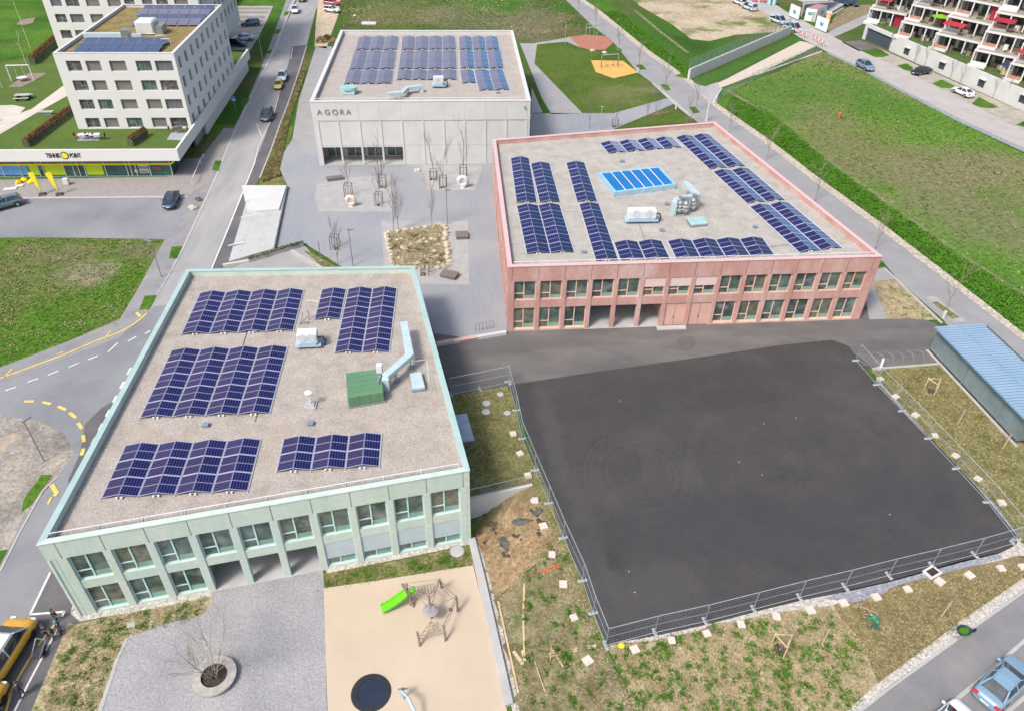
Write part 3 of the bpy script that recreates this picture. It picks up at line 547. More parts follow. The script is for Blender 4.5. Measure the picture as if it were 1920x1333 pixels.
# --- low level in front of the green school (z = -2.2)
drl('gravel_yard', m_gravel_yard, 4, (237, 1196), (300, 1172), (380, 1153), (395, 1130), (398, 1100), (470, 1090), (606, 1066), (608, 1100), (617, 1500), (150, 1500), (185, 1333))
drl('play_surface', m_safety, 5, (607, 1103), (700, 1090), (800, 1074), (887, 1060), (898, 1105), (925, 1210), (948, 1320), (985, 1480), (619, 1480))
drl('grass_strip', m_grass_patchy, 3, (143, 1170), (260, 1145), (398, 1118), (395, 1132), (380, 1155), (300, 1175), (237, 1198), (185, 1333), (150, 1500), (14, 1500), (56, 1340), (117, 1195), (128, 1168))
drl('grass_strip', m_grass_thin, 3, (608, 1075), (760, 1048), (880, 1022), (888, 1060), (800, 1075), (700, 1091), (608, 1104))
drl('gravel_margin', m_gravel_edge, 4, (132, 1150), (150, 1165), (225, 1152), (300, 1138), (396, 1118), (400, 1100), (300, 1100), (140, 1120))
drl('gravel_margin', m_gravel_edge, 4, (612, 1060), (760, 1035), (878, 1005), (884, 1020), (760, 1046), (612, 1075))
drl('gravel_margin', m_gravel_edge, 4, (893, 1010), (905, 1040), (925, 1110), (960, 1250), (975, 1340), (962, 1340), (940, 1230), (912, 1110), (890, 1015))
drl('kerb', m_conc, 6, (237, 1196), (241, 1196), (222, 1240), (192, 1333), (170, 1400), (163, 1400), (184, 1333), (215, 1240))
drl('clay_patch', m_slope, 2, (880, 960), (905, 950), (915, 1000), (905, 1060), (893, 1030), (878, 1010))
dr('court_edge', m_grass_thin, 2, (995, 905), (1000, 870), (1014, 880), (1070, 1022), (1116, 1150), (1143, 1210), (1136, 1222), (1050, 1030))
# seams rolled into the court
# mown track along the top of the green bank
line_w(mat('pale trodden grass', (.17, .18, .08), rough=.95, var=.2, scale=.8, fine=.35, fscale=3), [(1362, 168), (1450, 225), (1550, 300), (1690, 402), (1800, 478), (1925, 560)], 1.0, 'trodden_grass', ZE, 3)
line_w(MATS['pale trodden grass'], [(1190, 20), (1240, 62), (1290, 100)], .8, 'trodden_grass', ZE, 3)
# ---------------------------------------------------------------- buildings
m_pink = mat('salmon concrete', (.52, .30, .26), cols=[(.3, (.43, .195, .165)), (.5, (.50, .255, .22)), (.68, (.56, .345, .32))], scale=.5, fine=.09, fscale=2.5, rough=.8, detail=8, stretch=(1, 1, .35), third=((.40, .17, .14), .45, .6, .35))
m_pink_l = mat('pale pink concrete', (.66, .45, .44), cols=[(.3, (.58, .36, .35)), (.7, (.68, .48, .47))], scale=.5, fine=.06, fscale=4, rough=.8)
m_salmon = mat('salmon window frame', (.68, .33, .22), rough=.5, var=.04)
m_orange = mat('apricot panel', (.74, .37, .22), rough=.6, var=.05, scale=.4)
m_mint = mat('mint concrete', (.40, .56, .46), cols=[(.3, (.37, .535, .43)), (.5, (.42, .575, .475)), (.7, (.48, .60, .50))], scale=.6, fine=.07, fscale=3, rough=.8, detail=8, stretch=(1, 1, .3), third=((.46, .52, .36), .4, .57, .5))
m_mint_b = mat('turquoise coping metal', (.36, .60, .58), rough=.5, var=.05, scale=.5)
m_mint_f = mat('mint window frame', (.45, .66, .66), rough=.45, var=.03)
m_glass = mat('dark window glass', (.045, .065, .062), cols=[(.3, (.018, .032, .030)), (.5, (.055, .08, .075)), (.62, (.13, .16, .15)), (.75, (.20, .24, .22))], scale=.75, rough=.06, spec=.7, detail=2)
m_glass2 = mat('green reflection window glass', (.08, .13, .11), cols=[(.3, (.035, .06, .055)), (.5, (.09, .13, .115)), (.7, (.16, .21, .18))], scale=.9, rough=.08, spec=.7, detail=2)  # mottled green tones paint reflections into the panes
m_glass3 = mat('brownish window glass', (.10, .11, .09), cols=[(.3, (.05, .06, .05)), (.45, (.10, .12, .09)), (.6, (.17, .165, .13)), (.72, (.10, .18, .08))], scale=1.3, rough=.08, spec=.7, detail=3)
m_inner = mat('grey interior', (.16, .155, .15), rough=.9)
m_sill = mat('pale green radiator cover', (.22, .34, .28), rough=.6)
m_blind = mat('pale pink blind', (.66, .50, .47), rough=.7, var=.03)
m_blind_b = mat('light blue grey blind', (.42, .50, .53), rough=.7, var=.03)
m_steel = mat('galvanised steel', (.50, .53, .54), rough=.35, metal=.7, var=.05)
m_white_m = mat('white painted metal', (.70, .73, .75), rough=.45, var=.03)
m_duct = mat('pale blue metal duct', (.58, .72, .76), rough=.4, var=.05)
m_dark_m = mat('dark metal', (.05, .05, .055), rough=.5)
m_grey_m = mat('grey metal', (.25, .27, .29), rough=.45, metal=.3)
m_cap = mat('white coping', (.66, .66, .65), rough=.5, var=.03)
m_cap_p = mat('pink coping', (.62, .40, .40), rough=.5, var=.03)
m_loggia = mat('loggia floor concrete', (.27, .27, .265), rough=.85, var=.06, scale=.5)
m_loggia_w = mat('grey loggia wall', (.20, .21, .205), rough=.85, var=.06, scale=.5)

class Wall:                                  # facade frame: s along A-B, d outward, z up
    def __init__(s, A, B):
        s.A = Vector((A[0], A[1], 0)); e = Vector((B[0]-A[0], B[1]-A[1], 0)); s.L = e.length; s.e = e.normalized(); s.n = Vector((s.e.y, -s.e.x, 0))
    def p(s, a, d, z): return s.A+s.e*a+s.n*d+Vector((0, 0, z))
    def bx(s, mb, s0, s1, d0, d1, z0, z1):   # d0<d1 outward
        mb.ob(s.p(s0, d0, z0), s.e*(s1-s0), s.n*(d1-d0), Vector((0, 0, z1-z0))); return mb
def inset(pts, d):                           # move the sides of a CCW polygon inwards
    n = len(pts); out = []
    for i in range(n):
        p0, p1, p2 = pts[i-1], pts[i], pts[(i+1) % n]
        e1 = (p1-p0).normalized(); e2 = (p2-p1).normalized(); n1 = Vector((-e1.y, e1.x, 0)); n2 = Vector((-e2.y, e2.x, 0))
        b = (n1+n2).normalized(); out.append(p1+b*(d/max(.2, b.dot(n1))))
    return out
def flat(P): return [Vector((p.x, p.y, 0)) for p in P]
def ring(mb, P, w_, z0, z1):
    Q = inset(P, w_); n = len(P)
    for i in range(n):
        j = (i+1) % n; a, b, c, d = P[i], P[j], Q[j], Q[i]
        base = len(mb.v)
        mb.v += [(q.x, q.y, z0) for q in (a, b, c, d)]+[(q.x, q.y, z1) for q in (a, b, c, d)]
        for f in ((0, 1, 5, 4), (2, 3, 7, 6), (4, 5, 6, 7), (3, 2, 1, 0)): mb.f.append(tuple(base+k for k in f)); mb.uv.append(None)
    return mb
def window(root, W, s0, s1, z0, z1, dep, mf, kind='school', blind=0, mg=None, mb_=None, fr=.085, rnd=None):
    """frame (part) > pane (sub-part), both set back by dep"""
    rnd = rnd or random
    mb = MB()
    d0, d1 = -dep-.08, -dep
    W.bx(mb, s0, s1, d0, d1, z0, z0+fr); W.bx(mb, s0, s1, d0, d1, z1-fr, z1)
    W.bx(mb, s0, s0+fr, d0, d1, z0+fr, z1-fr); W.bx(mb, s1-fr, s1, d0, d1, z0+fr, z1-fr)
    sm = s0+(s1-s0)*(.46 if kind == 'school' else .5)
    if kind in ('school', 'two'):
        W.bx(mb, sm-fr*.6, sm+fr*.6, d0, d1+.01, z0+fr, z1-fr)
    if kind == 'school': W.bx(mb, s0+fr, sm-fr*.6, d0, d1, z0+(z1-z0)*.31, z0+(z1-z0)*.31+fr)
    f = mb.build('window', mf, root)
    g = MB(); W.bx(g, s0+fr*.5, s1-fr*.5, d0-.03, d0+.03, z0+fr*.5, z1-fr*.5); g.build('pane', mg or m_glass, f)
    if kind == 'school':
        h = MB(); W.bx(h, sm+fr, s1-fr, d0+.032, d0+.045, z0+fr, z0+(z1-z0)*.22); h.build('lower_panel', m_sill, f)
    if blind:
        b = MB(); W.bx(b, s0, s1, -dep+.05, -dep+.10, z1-(z1-z0)*blind, z1); b.build('blind', mb_ or m_blind, f)
    return f

def school(name, label, P4, z0, z1, mats, cols, bay_w, s0, nb, kinds_lo, kinds_up, sp, up0_, fas, col_w=.42, dep=.2, rail=True):
    mw, mf, mcap, mblind, mproud = mats
    P = flat(P4); cen = sum(P, Vector((0, 0, 0)))/4
    root = thing(name, label, 'school building', (cen.x, cen.y, z0))
    F_ = Wall(P[0], P[1])
    deck = z1-.62
    # parapet ring and inner lining
    mb = MB(); ring(mb, P, .34, fas, z1-.06); mb.build('parapet', mw, root)
    Pc = inset(P, -.05); Qc = inset(Pc, .44)
    for i_, m_ in ((0, mcap if mw is m_pink else m_mint), (1, mcap), (2, mcap), (3, mcap)):
        mb = MB(); j_ = (i_+1) % 4; mb.prism([(q.x, q.y) for q in (Pc[i_], Pc[j_], Qc[j_], Qc[i_])], z1-.06, z1); mb.build('coping', m_, root)
    mb = MB(); Q = inset(P, .335); mb.prism([(q.x, q.y) for q in Q], deck-.25, deck); mb.build('roof', m_gravel_roof if mw is m_mint else mat('cream roof gravel', (.34, .31, .27), cols=[(.3, (.295, .275, .245)), (.5, (.36, .335, .30)), (.7, (.41, .385, .345))], scale=.7, fine=.26, fscale=5.5, rough=.95, bump=.6, bscale=12, detail=11, third=((.29, .25, .20), .25, .6, .4)), root)
    # walls on the three other sides: ribs and panels
    for k in (1, 2, 3):
        W = Wall(P[k], P[(k+1) % 4]); mb = MB(); W.bx(mb, 0.1, W.L-.1, -.5, -.2, z0, fas+.1)
        mb.build('wall', mw, root)
        mb = MB(); n = int(W.L/bay_w); st = W.L/n
        for i in range(n+1): W.bx(mb, max(0, i*st-.2), min(W.L, i*st+.2), -.2, .0 if 0 < i < n else -.01, z0, fas)
        W.bx(mb, .2, W.L-.2, -.2, -.03, sp[0], sp[1]); mb.build('wall_ribs', mproud, root)
        for i in range(n):
            window(root, W, i*st+.3, (i+1)*st-.3, up0_+.1, fas-.1, .08, mf, 'two', fr=.06)
    # front
    mb = MB(); F_.bx(mb, 0, s0-col_w/2, -.45, -.02, z0, fas); mb.build('corner_pier', mw, root)
    sl_ = s0+nb*bay_w
    mb = MB(); F_.bx(mb, sl_+col_w/2, F_.L, -.45, -.02, z0, fas); mb.build('corner_pier', mw, root)
    for i in range(nb+1):
        c = s0+i*bay_w; mb = MB()
        F_.bx(mb, c-col_w/2, c+col_w/2, -.5, .0, z0, sp[0]-.01); F_.bx(mb, c-col_w/2, c+col_w/2, -.5, .0, sp[0]+.01, fas-.012)
        mb.build('column', mproud, root, bevel=.02)
        jb = MB(); F_.bx(jb, c-.02, c+.02, -.02, .006, fas+.01, z1-.08); jb.build('panel_joint', m_dark_m if False else mat('dark joint', (.10, .07, .06), rough=.9), root)  # thin dark strips mark the panel joints
    for i in range(nb):
        a = s0+i*bay_w+col_w/2; b = a+bay_w-col_w
        mb = MB(); F_.bx(mb, a, b, -.5, -.06, sp[0], sp[1]); mb.build('spandrel', mw, root)
        ku, kl = kinds_up[i], kinds_lo[i]
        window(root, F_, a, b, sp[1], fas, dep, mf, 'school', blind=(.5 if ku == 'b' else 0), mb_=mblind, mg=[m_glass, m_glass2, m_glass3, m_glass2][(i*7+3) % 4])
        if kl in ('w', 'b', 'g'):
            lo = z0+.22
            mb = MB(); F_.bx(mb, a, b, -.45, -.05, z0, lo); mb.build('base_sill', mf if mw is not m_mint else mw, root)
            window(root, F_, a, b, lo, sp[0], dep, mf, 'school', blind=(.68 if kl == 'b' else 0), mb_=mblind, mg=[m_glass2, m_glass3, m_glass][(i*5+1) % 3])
        elif kl == 'd':
            mb = MB(); F_.bx(mb, a, b, -.4, -.18, z0, sp[0]); dd = mb.build('panel_door', m_orange, root)
            mb = MB(); F_.bx(mb, a+(b-a)*.5-.015, a+(b-a)*.5+.015, -.18, -.172, z0+.1, sp[0]-.1); F_.bx(mb, (a+b)/2-.1, (a+b)/2-.06, -.18, -.13, z0+.9, z0+1.15); mb.build('handle', m_dark_m, dd)
    # open passage
    op = [i for i, k in enumerate(kinds_lo) if k == 'o']
    a = s0+op[0]*bay_w-col_w/2; b = s0+(op[-1]+1)*bay_w+col_w/2
    mb = MB(); F_.bx(mb, a, b, -6.5, -6.2, z0, sp[0]); F_.bx(mb, a-.1, a+.15, -6.2, -.5, z0, sp[0]); mb.build('passage_wall', m_loggia_w, root)
    mb = MB(); F_.bx(mb, b-.15, b+.1, -6.2, -.5, z0, sp[0]); mb.build('passage_side', m_orange if mw is m_pink else m_mint_f, root)
    mb = MB(); F_.bx(mb, a, b, -6.2, .05, z0-.2, z0+.06); mb.build('passage_floor', m_loggia, root)
    mb = MB(); F_.bx(mb, a, b, -6.2, -.5, sp[0]+.02, sp[0]+.2); mb.build('passage_ceiling', m_loggia_w, root)
    if rail:
        mb = MB(); W = F_
        y0 = z1+.02
        for zz in (.42,):
            mb.tube([W.p(.6, -.75, deck+zz+.25), W.p(W.L-.6, -.75, deck+zz+.25)], .035, 5)
        n = int(W.L/bay_w)
        for i in range(n+1):
            ss = .6+(W.L-1.2)*i/n; mb.tube([W.p(ss, -.75, deck), W.p(ss, -.75, deck+.67)], .035, 5); mb.tube([W.p(ss, -1.5, deck+.03), W.p(ss, -.75, deck+.05)], .03, 4)
        mb.build('roof_rail', m_white_m, root)
    return root, P, F_, deck

PZ = 7.55
pinkP = [G(953, 500.5, PZ), G(1654.5, 481, PZ), G(1340, 229, PZ), G(924, 262, PZ)]
pink, pP, pF, pdeck = school('pink_school', 'two storey salmon pink concrete school with gravel roof and blue skylight', pinkP, 0, PZ,
    (m_pink, m_salmon, m_cap_p, m_blind, m_pink), None, 2.55, .39, 14, 'wwwoooddwwwwww', 'ggggwbbbggwwww', (2.75, 3.65), 3.65, 5.84)
GZ0, GZ1 = -2.2, 5.62
greenP = [G(69, 1021, GZ1), G(880, 881, GZ1), G(776, 499, GZ1), G(350, 505.5, GZ1)]
green, gP, gF, gdeck = school('green_school', 'two storey mint green concrete school with turquoise roof edge and gravel roof', greenP, GZ0, GZ1,
    (m_mint, m_mint_f, m_mint_b, m_blind_b, m_mint), None, 2.62, .92, 10, 'wwwooobbbb', 'wwwwwwwwww', (.58, 1.42), 1.42, 3.98, col_w=.5)

# --- white hall with the AGORA lettering
AZ = 9.09
hallP = [G(581, 191, AZ), G(995, 189, AZ), G(961.5, 57.5, AZ), G(639, 57, AZ)]
hP = flat(hallP); cen = sum(hP, Vector((0, 0, 0)))/4
hall = thing('white_hall', 'white concrete hall with AGORA lettering and solar roof', 'hall', (cen.x, cen.y, 0))
hdeck = AZ-.6
mb = MB(); ring(mb, hP, .4, 6.43, AZ-.05); mb.build('parapet', m_conc_w, hall)
mb = MB(); ring(mb, inset(hP, -.05), .5, AZ-.05, AZ); mb.build('coping', m_cap, hall)
mb = MB(); mb.prism([(q.x, q.y) for q in inset(hP, .39)], hdeck-.25, hdeck); mb.build('roof', mat('warm beige roof gravel', (.42, .38, .35), cols=[(.35, (.42, .385, .355)), (.65, (.50, .455, .42))], scale=.6, fine=.2, fscale=5, rough=.95, detail=10), hall)
HW = Wall(hP[0], hP[1])
for k in (1, 2, 3):
    W = Wall(hP[k], hP[(k+1) % 4]); mb = MB(); W.bx(mb, .1, W.L-.1, -.5, -.1, 0, 6.5); mb.build('wall', m_conc_w, hall)
    mb = MB(); n = int(W.L/2.885); st = W.L/n
    for i in range(n+1): W.bx(mb, max(.01, i*st-.14), min(W.L-.01, i*st+.14), -.1, -.01, 0, 6.4)
    mb.build('wall_ribs', m_conc_w, hall)
js = [.5+2.885*i for i in range(1, 11)]      # joints measured at 3.36, 6.2 ... 29.4
bays = [0.0]+js+[HW.L]
mb = MB(); HW.bx(mb, js[3]+.1, HW.L-.1, -.5, -.08, 0, 6.4); HW.bx(mb, .1, js[3]+.1, -.5, -.08, 2.62, 6.4); mb.build('front_wall', m_conc_w, hall)
m_jt = mat('pale joint', (.36, .36, .35), rough=.9)
mb = MB()
for x in [.62]+js+[HW.L-.3]:
    HW.bx(mb, x-.13, x+.13, -.1, .0, 0 if x < 12.1 and x > .3 else 0, 6.38)
mb.build('facade_rib', m_conc_w, hall, bevel=.02)
mb = MB()
for x in js: HW.bx(mb, x-.018, x+.018, -.01, .006, 6.45, AZ-.08)
HW.bx(mb, .05, HW.L-.05, -.3, -.06, 6.38, 6.44)
for i in range(len(bays)-1):
    HW.bx(mb, bays[i]+.13, bays[i+1]-.13, -.082, -.07, 2.84, 2.88)
mb.build('panel_joint', m_jt, hall)
mb = MB(); HW.bx(mb, 0.02, .5, -.5, -.02, 0, 6.42); HW.bx(mb, HW.L-.35, HW.L-.02, -.5, -.02, 0, 6.42); mb.build('corner_pier', m_conc_w, hall)
mb = MB(); HW.bx(mb, .5, js[3], -3.1, .0, -.05, .05); mb.build('porch_floor', m_loggia, hall)
mb = MB(); HW.bx(mb, .5, js[3]+.1, -3.4, -3.15, 0, 2.62); HW.bx(mb, js[3]-.05, js[3]+.12, -3.1, -.5, 0, 2.62); mb.build('porch_wall', m_conc_w, hall)
for i in range(4):
    a = (.62 if i == 0 else js[i-1])+.25; b = js[i]-.15
    window(hall, HW, a, b, .1, 2.55, 2.9, m_cap, 'two', mg=m_glass2, fr=.08)
# roof rail
mb = MB(); mb.tube([HW.p(.6, -.9, hdeck+.7), HW.p(HW.L-.6, -.9, hdeck+.7)], .04, 5)
for i in range(12):
    ss = .6+(HW.L-1.2)*i/11; mb.tube([HW.p(ss, -.9, hdeck), HW.p(ss, -.9, hdeck+.7)], .04, 5)
mb.build('roof_rail', m_white_m, hall)
def text_mesh(name, s, size, origin, ex, ez, ny, m, parent, depth=.04, spacing=1.0, fnt=None, fit=None):
    cu_ = bpy.data.curves.new(name, 'FONT'); cu_.body = s; cu_.size = size; cu_.extrude = depth; cu_.space_character = spacing
    if fnt: cu_.offset = fnt
    o = bpy.data.objects.new('tmp', cu_); C.objects.link(o)
    dg = bpy.context.evaluated_depsgraph_get(); me = bpy.data.meshes.new_from_object(o.evaluated_get(dg)); bpy.data.objects.remove(o)
    off = WLOC.get(parent.name, Vector((0, 0, 0)))
    M = Matrix((ex, ez, ny)).transposed().to_4x4(); M.translation = Vector(origin)-off
    if fit:
        xs = [v.co.x for v in me.vertices]; me.transform(Matrix.Diagonal((fit/(max(xs)-min(xs)), 1, 1, 1)))
    me.transform(M); me.materials.clear(); me.materials.append(m); me.name = name
    q = bpy.data.objects.new(name, me); C.objects.link(q); q.parent = parent; WLOC[q.name] = off
    return q
m_letter = mat('grey letter metal', (.22, .22, .22), rough=.5, metal=.3)
for i, (ch, x) in enumerate(zip('AGORA', (.72, 1.72, 2.72, 3.78, 4.62))):
    text_mesh('letter', ch, 1.02, HW.p(x, .03, 7.28), HW.e, Vector((0, 0, 1)), HW.n, m_letter, hall)
# small camera on the right of the front
mb = MB(); HW.bx(mb, HW.L-.9, HW.L-.7, .0, .25, 8.1, 8.3); mb.build('wall_camera', m_grey_m, hall)

# ---------------------------------------------------------------- white apartment houses
m_apt = mat('white render', (.70, .70, .67), cols=[(.3, (.68, .68, .655)), (.7, (.72, .715, .69))], scale=.3, rough=.8, fine=.02)
m_shut = mat('taupe roller shutter', (.24, .225, .20), cols=[(.3, (.22, .205, .185)), (.6, (.26, .245, .22))], scale=.25, rough=.6, stretch=(1, 1, 12))
m_shut2 = mat('grey roller shutter', (.16, .16, .175), rough=.6, stretch=(1, 1, 12))
m_green_roof = mat('brown sedum roof', (.20, .16, .06), cols=[(.3, (.12, .11, .03)), (.5, (.20, .155, .06)), (.7, (.28, .19, .09))], scale=.5, fine=.4, fscale=3, rough=.95)
m_dim = mat('dim loggia interior', (.09, .08, .085), cols=[(.3, (.03, .028, .035)), (.55, (.10, .09, .09)), (.72, (.28, .25, .23))], scale=1.6, rough=.6, detail=2)  # recess shade and pale furniture put into the colour of a flat pane
def apt_open(root, W, s0, s1, z0, z1, kind, rnd):
    """window opening: shutter, glass, or a flat pane coloured as a shaded loggia"""
    fr = .06; mb = MB(); dep = .22
    W.bx(mb, s0, s1, -dep-.06, -dep, z0, z0+fr); W.bx(mb, s0, s1, -dep-.06, -dep, z1-fr, z1); W.bx(mb, s0, s0+fr, -dep-.06, -dep, z0+fr, z1-fr); W.bx(mb, s1-fr, s1, -dep-.06, -dep, z0+fr, z1-fr)
    if kind != 's': W.bx(mb, (s0+s1)/2-fr/2, (s0+s1)/2+fr/2, -dep-.06, -dep, z0+fr, z1-fr)
    f = mb.build('window', m_grey_m, root)
    g = MB(); W.bx(g, s0+.03, s1-.03, -dep-.05, -dep-.02, z0+.03, z1-.03)
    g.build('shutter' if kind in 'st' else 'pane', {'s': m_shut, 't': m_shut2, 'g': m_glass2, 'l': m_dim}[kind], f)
    if kind == 'l':
        h = MB(); W.bx(h, s0+.1, s1-.1, -dep+.02, -dep+.05, z0+.52, z0+.56)
        h.build('handrail', m_grey_m, f)
def holes_wall(mb, W, s0, s1, z0, z1, d0, d1, rects):
    """wall slab with rectangular openings given as columns of (sa,sb,[(za,zb)..])"""
    xs = sorted(set([s0, s1]+[r[0] for r in rects]+[r[1] for r in rects])); 
    for a, b in zip(xs[:-1], xs[1:]):
        if b-a < 1e-4: continue
        m_ = (a+b)/2; hs = sorted([(r[2], r[3]) for r in rects if r[0] <= m_ <= r[1]]); z = z0
        for h0, h1 in hs:
            if h0 > z: W.bx(mb, a, b, d0, d1, z, h0)
            z = max(z, h1)
        if z < z1: W.bx(mb, a, b, d0, d1, z, z1)
TZ, RZ_ = 3.23, 13.7
aA, aB, aC, aD = [Vector((p.x, p.y, 0)) for p in (G(98, 100, RZ_), G(325, 100, RZ_), G(416, 9, RZ_), G(251, 9, RZ_))]
aD = aA+(aC-aB)                               # keep the plan a parallelogram
def apartment(name, label, A, B, depth_v, tz, rz, nfl, top_first=None, kinds=None, rside=True, lfront=15.84, cols=None):
    P = [A, B, B+depth_v, A+depth_v]; cen = sum(P, Vector((0, 0, 0)))/4
    root = thing(name, label, 'apartment building', (cen.x, cen.y, tz)); rnd = random.Random(3)
    W = Wall(A, B); k = W.L/15.84
    k = 1. if cols else k
    cols = cols or [(1.4, 3.2), (3.95, 5.75), (7.05, 9.1), (10.55, 12.45), (13.1, 15.3)]
    rects = []; fl = []
    for i in range(nfl):
        zt = rz-1.06-2.62*i
        for j, (a, b) in enumerate(cols): rects.append((a*k-.06, b*k+.06, zt-1.36, zt+.04)); fl.append((i, j))
    mb = MB(); holes_wall(mb, W, 0, W.L, tz, rz-.05, -.28, 0, rects); mb.build('front_wall', m_apt, root)
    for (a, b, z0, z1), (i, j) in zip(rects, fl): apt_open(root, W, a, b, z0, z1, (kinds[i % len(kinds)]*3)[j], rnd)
    W2 = Wall(B, P[2]); rects = []; n = 9
    for i in range(nfl):
        zt = rz-.95-2.62*i
        for j in range(n):
            c = (1.7+(W2.L-3.2)*j/(n-1))*1.0; rects.append((c-.55, c+.55, zt-1.5, zt))
    mb = MB(); holes_wall(mb, W2, .0, W2.L, tz, rz-.05, -.28, -.0, rects); mb.build('side_wall', m_apt, root)
    for r in rects: apt_open(root, W2, *r, rnd.choice('ssstttsgl'), rnd)
    for a, b in ((P[2], P[3]), (P[3], P[0])):
        W3 = Wall(a, b); mb = MB(); W3.bx(mb, .28, W3.L-.28, -.28, 0, tz, rz-.05); mb.build('wall', m_apt, root)
    mb = MB(); ring(mb, inset(P, -.03), .4, rz-.05, rz); mb.build('coping', m_cap, root)
    mb = MB(); mb.prism([(q.x, q.y) for q in inset(P, .28)], rz-.8, rz-.45); mb.build('roof', m_green_roof, root)
    mb = MB(); mb.prism([(q.x, q.y) for q in inset(P, .45)], tz, rz-.9); mb.build('core', m_inner, root)
    return root, P
apt, aP = apartment('apartment_building', 'white apartment house with shuttered windows and solar panels on a sedum roof above the shop', aA, aB, aC-aB, TZ, RZ_, 4,
    kinds=['lssgt', 'lssgl', 'lgsst', 'lsgsl'])
yv = (aC-aB).normalized()
bA = Vector((-81.5, 137.0, 0)); bB = bA+(aB-aA).normalized()*26
apt2, a2P = apartment('apartment_building', 'taller white apartment house with shuttered windows behind the one above the shop', bA, bB, (aC-aB)*.9, 3.23, 24.4, 7,
    kinds=['tlssl', 'ltsst', 'lssgt', 'gssgt'], cols=[(1.3, 3.0), (3.8, 5.9), (7.2, 9.3), (10.8, 12.9), (13.6, 15.2), (16.6, 18.2), (19, 20.8), (22, 24.2)])

def fring(mb, P, w_, z0, z1):
    Q = inset(P, w_)
    for i in (0, 1):
        a, b, c, d = P[i], P[i+1], Q[i+1], Q[i]; base = len(mb.v)
        mb.v += [(q.x, q.y, z0) for q in (a, b, c, d)]+[(q.x, q.y, z1) for q in (a, b, c, d)]
        for f in ((0, 1, 5, 4), (2, 3, 7, 6), (4, 5, 6, 7), (3, 2, 1, 0)): mb.f.append(tuple(base+k for k in f)); mb.uv.append(None)
# podium with the shop
pz = 3.8; zsh = -.75
pod_fl = GZ(339, 302, lambda x, y: 2.25)
c1 = G(331.5, 281, pz); c0 = G(-260, 283.5, pz)
re = G(466, 92, pz)
pd = [Vector((c0.x, c0.y, 0)), Vector((c1.x, c1.y, 0)), Vector((re.x, re.y, 0)), Vector((re.x-30, re.y+4, 0)), Vector((c1.x-46, c1.y+36, 0)), Vector((c0.x-2, c0.y+3, 0))]
pod = thing('shop_podium', 'single storey white shop podium with a lawn terrace roof and dark glass shop front', 'shop building', (pd[1].x, pd[1].y, zsh))
mb = MB(); fring(mb, pd, .3, 2.2, pz); mb.build('fascia', m_apt, pod)
mb = MB(); mb.prism([(q.x, q.y) for q in inset(pd, .295)], 2.25, TZ); mb.build('terrace_lawn', mat('terrace lawn', (.06, .11, .015), cols=[(.3, (.055, .095, .012)), (.7, (.075, .125, .018))], scale=.4, fine=.35, fscale=4, rough=.95), pod)
SW = Wall(pd[0], pd[1]); RW = Wall(pd[1], pd[2])
# soffit and recessed shop front
mb = MB(); SW.bx(mb, 2, SW.L-.3, -5.5, -.3, 2.1, 2.2); mb.build('soffit', mat('grey soffit', (.22, .21, .21), rough=.8), pod)
sd_ = 1.35
SS = lambda px: Fp(px, 330, pd[0], pd[1])[0]
def shop_bx(x0, x1, z0, z1, d, m, name, par, dd=.06):
    mb = MB(); SW.bx(mb, x0, x1, -sd_+d-dd, -sd_+d, z0, z1); return mb.build(name, m, par)
xe = SW.L-1.9
m_shopg = mat('teal shop glass', (.02, .085, .08), cols=[(.3, (.012, .05, .05)), (.6, (.025, .10, .095)), (.75, (.10, .2, .19))], scale=.6, rough=.08, spec=.7, detail=3)
m_lime = mat('lime panel', (.42, .56, .02), rough=.5, var=.03); m_ylw = mat('bright yellow trim', (.80, .68, .02), rough=.45, var=.03)
m_sky = mat('sky blue poster', (.12, .32, .62), rough=.4, var=.1)
glass = shop_bx(1, xe, zsh, 1.3, 0, m_shopg, 'shop_front', pod, .1)
shop_bx(1, xe, 1.3, 2.1, 0, MATS['grey soffit'], 'upper_wall', pod, .1)
shop_bx(1, xe+.1, 1.12, 1.34, .16, m_ylw, 'yellow_trim', pod, .2)
mb = MB(); mb.tube([SW.p(xe+.1, -sd_+.1, 1.25), SW.p(xe+1.0, -.35, 2.05)], .12, 6); mb.build('yellow_trim', m_ylw, pod)
u = (xe)/((SW.L))
def sx(px): return xe-(310-px)*(SW.L/(331.5+260))
for a, b, m_ in ((-40, 33, m_sky), (28, 48, m_lime), (62, 100, m_lime), (142, 175, m_lime)): shop_bx(sx(a), sx(b), zsh+.45, 1.1, .05, m_, 'window_poster', pod, .04)
for a, b, z_0, z_1 in ((246, 264, .52, 1.05), (246, 264, -.1, .42), (236, 242, .0, .4)): shop_bx(sx(a), sx(b), z_0, z_1, .06, m_cap, 'white_notice', pod, .04)
mb = MB()
mb2 = mat('pale shop mullion', (.52, .48, .36), rough=.5)
for p_ in (-20, 15, 50, 60, 100, 118, 128, 140, 180, 222, 230, 240, 267, 309): SW.bx(mb, sx(p_)-.06, sx(p_)+.06, -sd_, -sd_+.12, zsh, 2.1)
mb.build('mullions', mb2, pod)
mb = MB(); SW.bx(mb, 1, xe, -sd_, -sd_+.14, zsh, zsh+.28); mb.build('plinth', mat('blue grey plinth', (.20, .25, .28), rough=.7), pod)
mb = MB(); SW.bx(mb, xe-.1, xe, -6, -sd_, zsh, 2.1); mb.build('shop_side', m_shopg, pod)
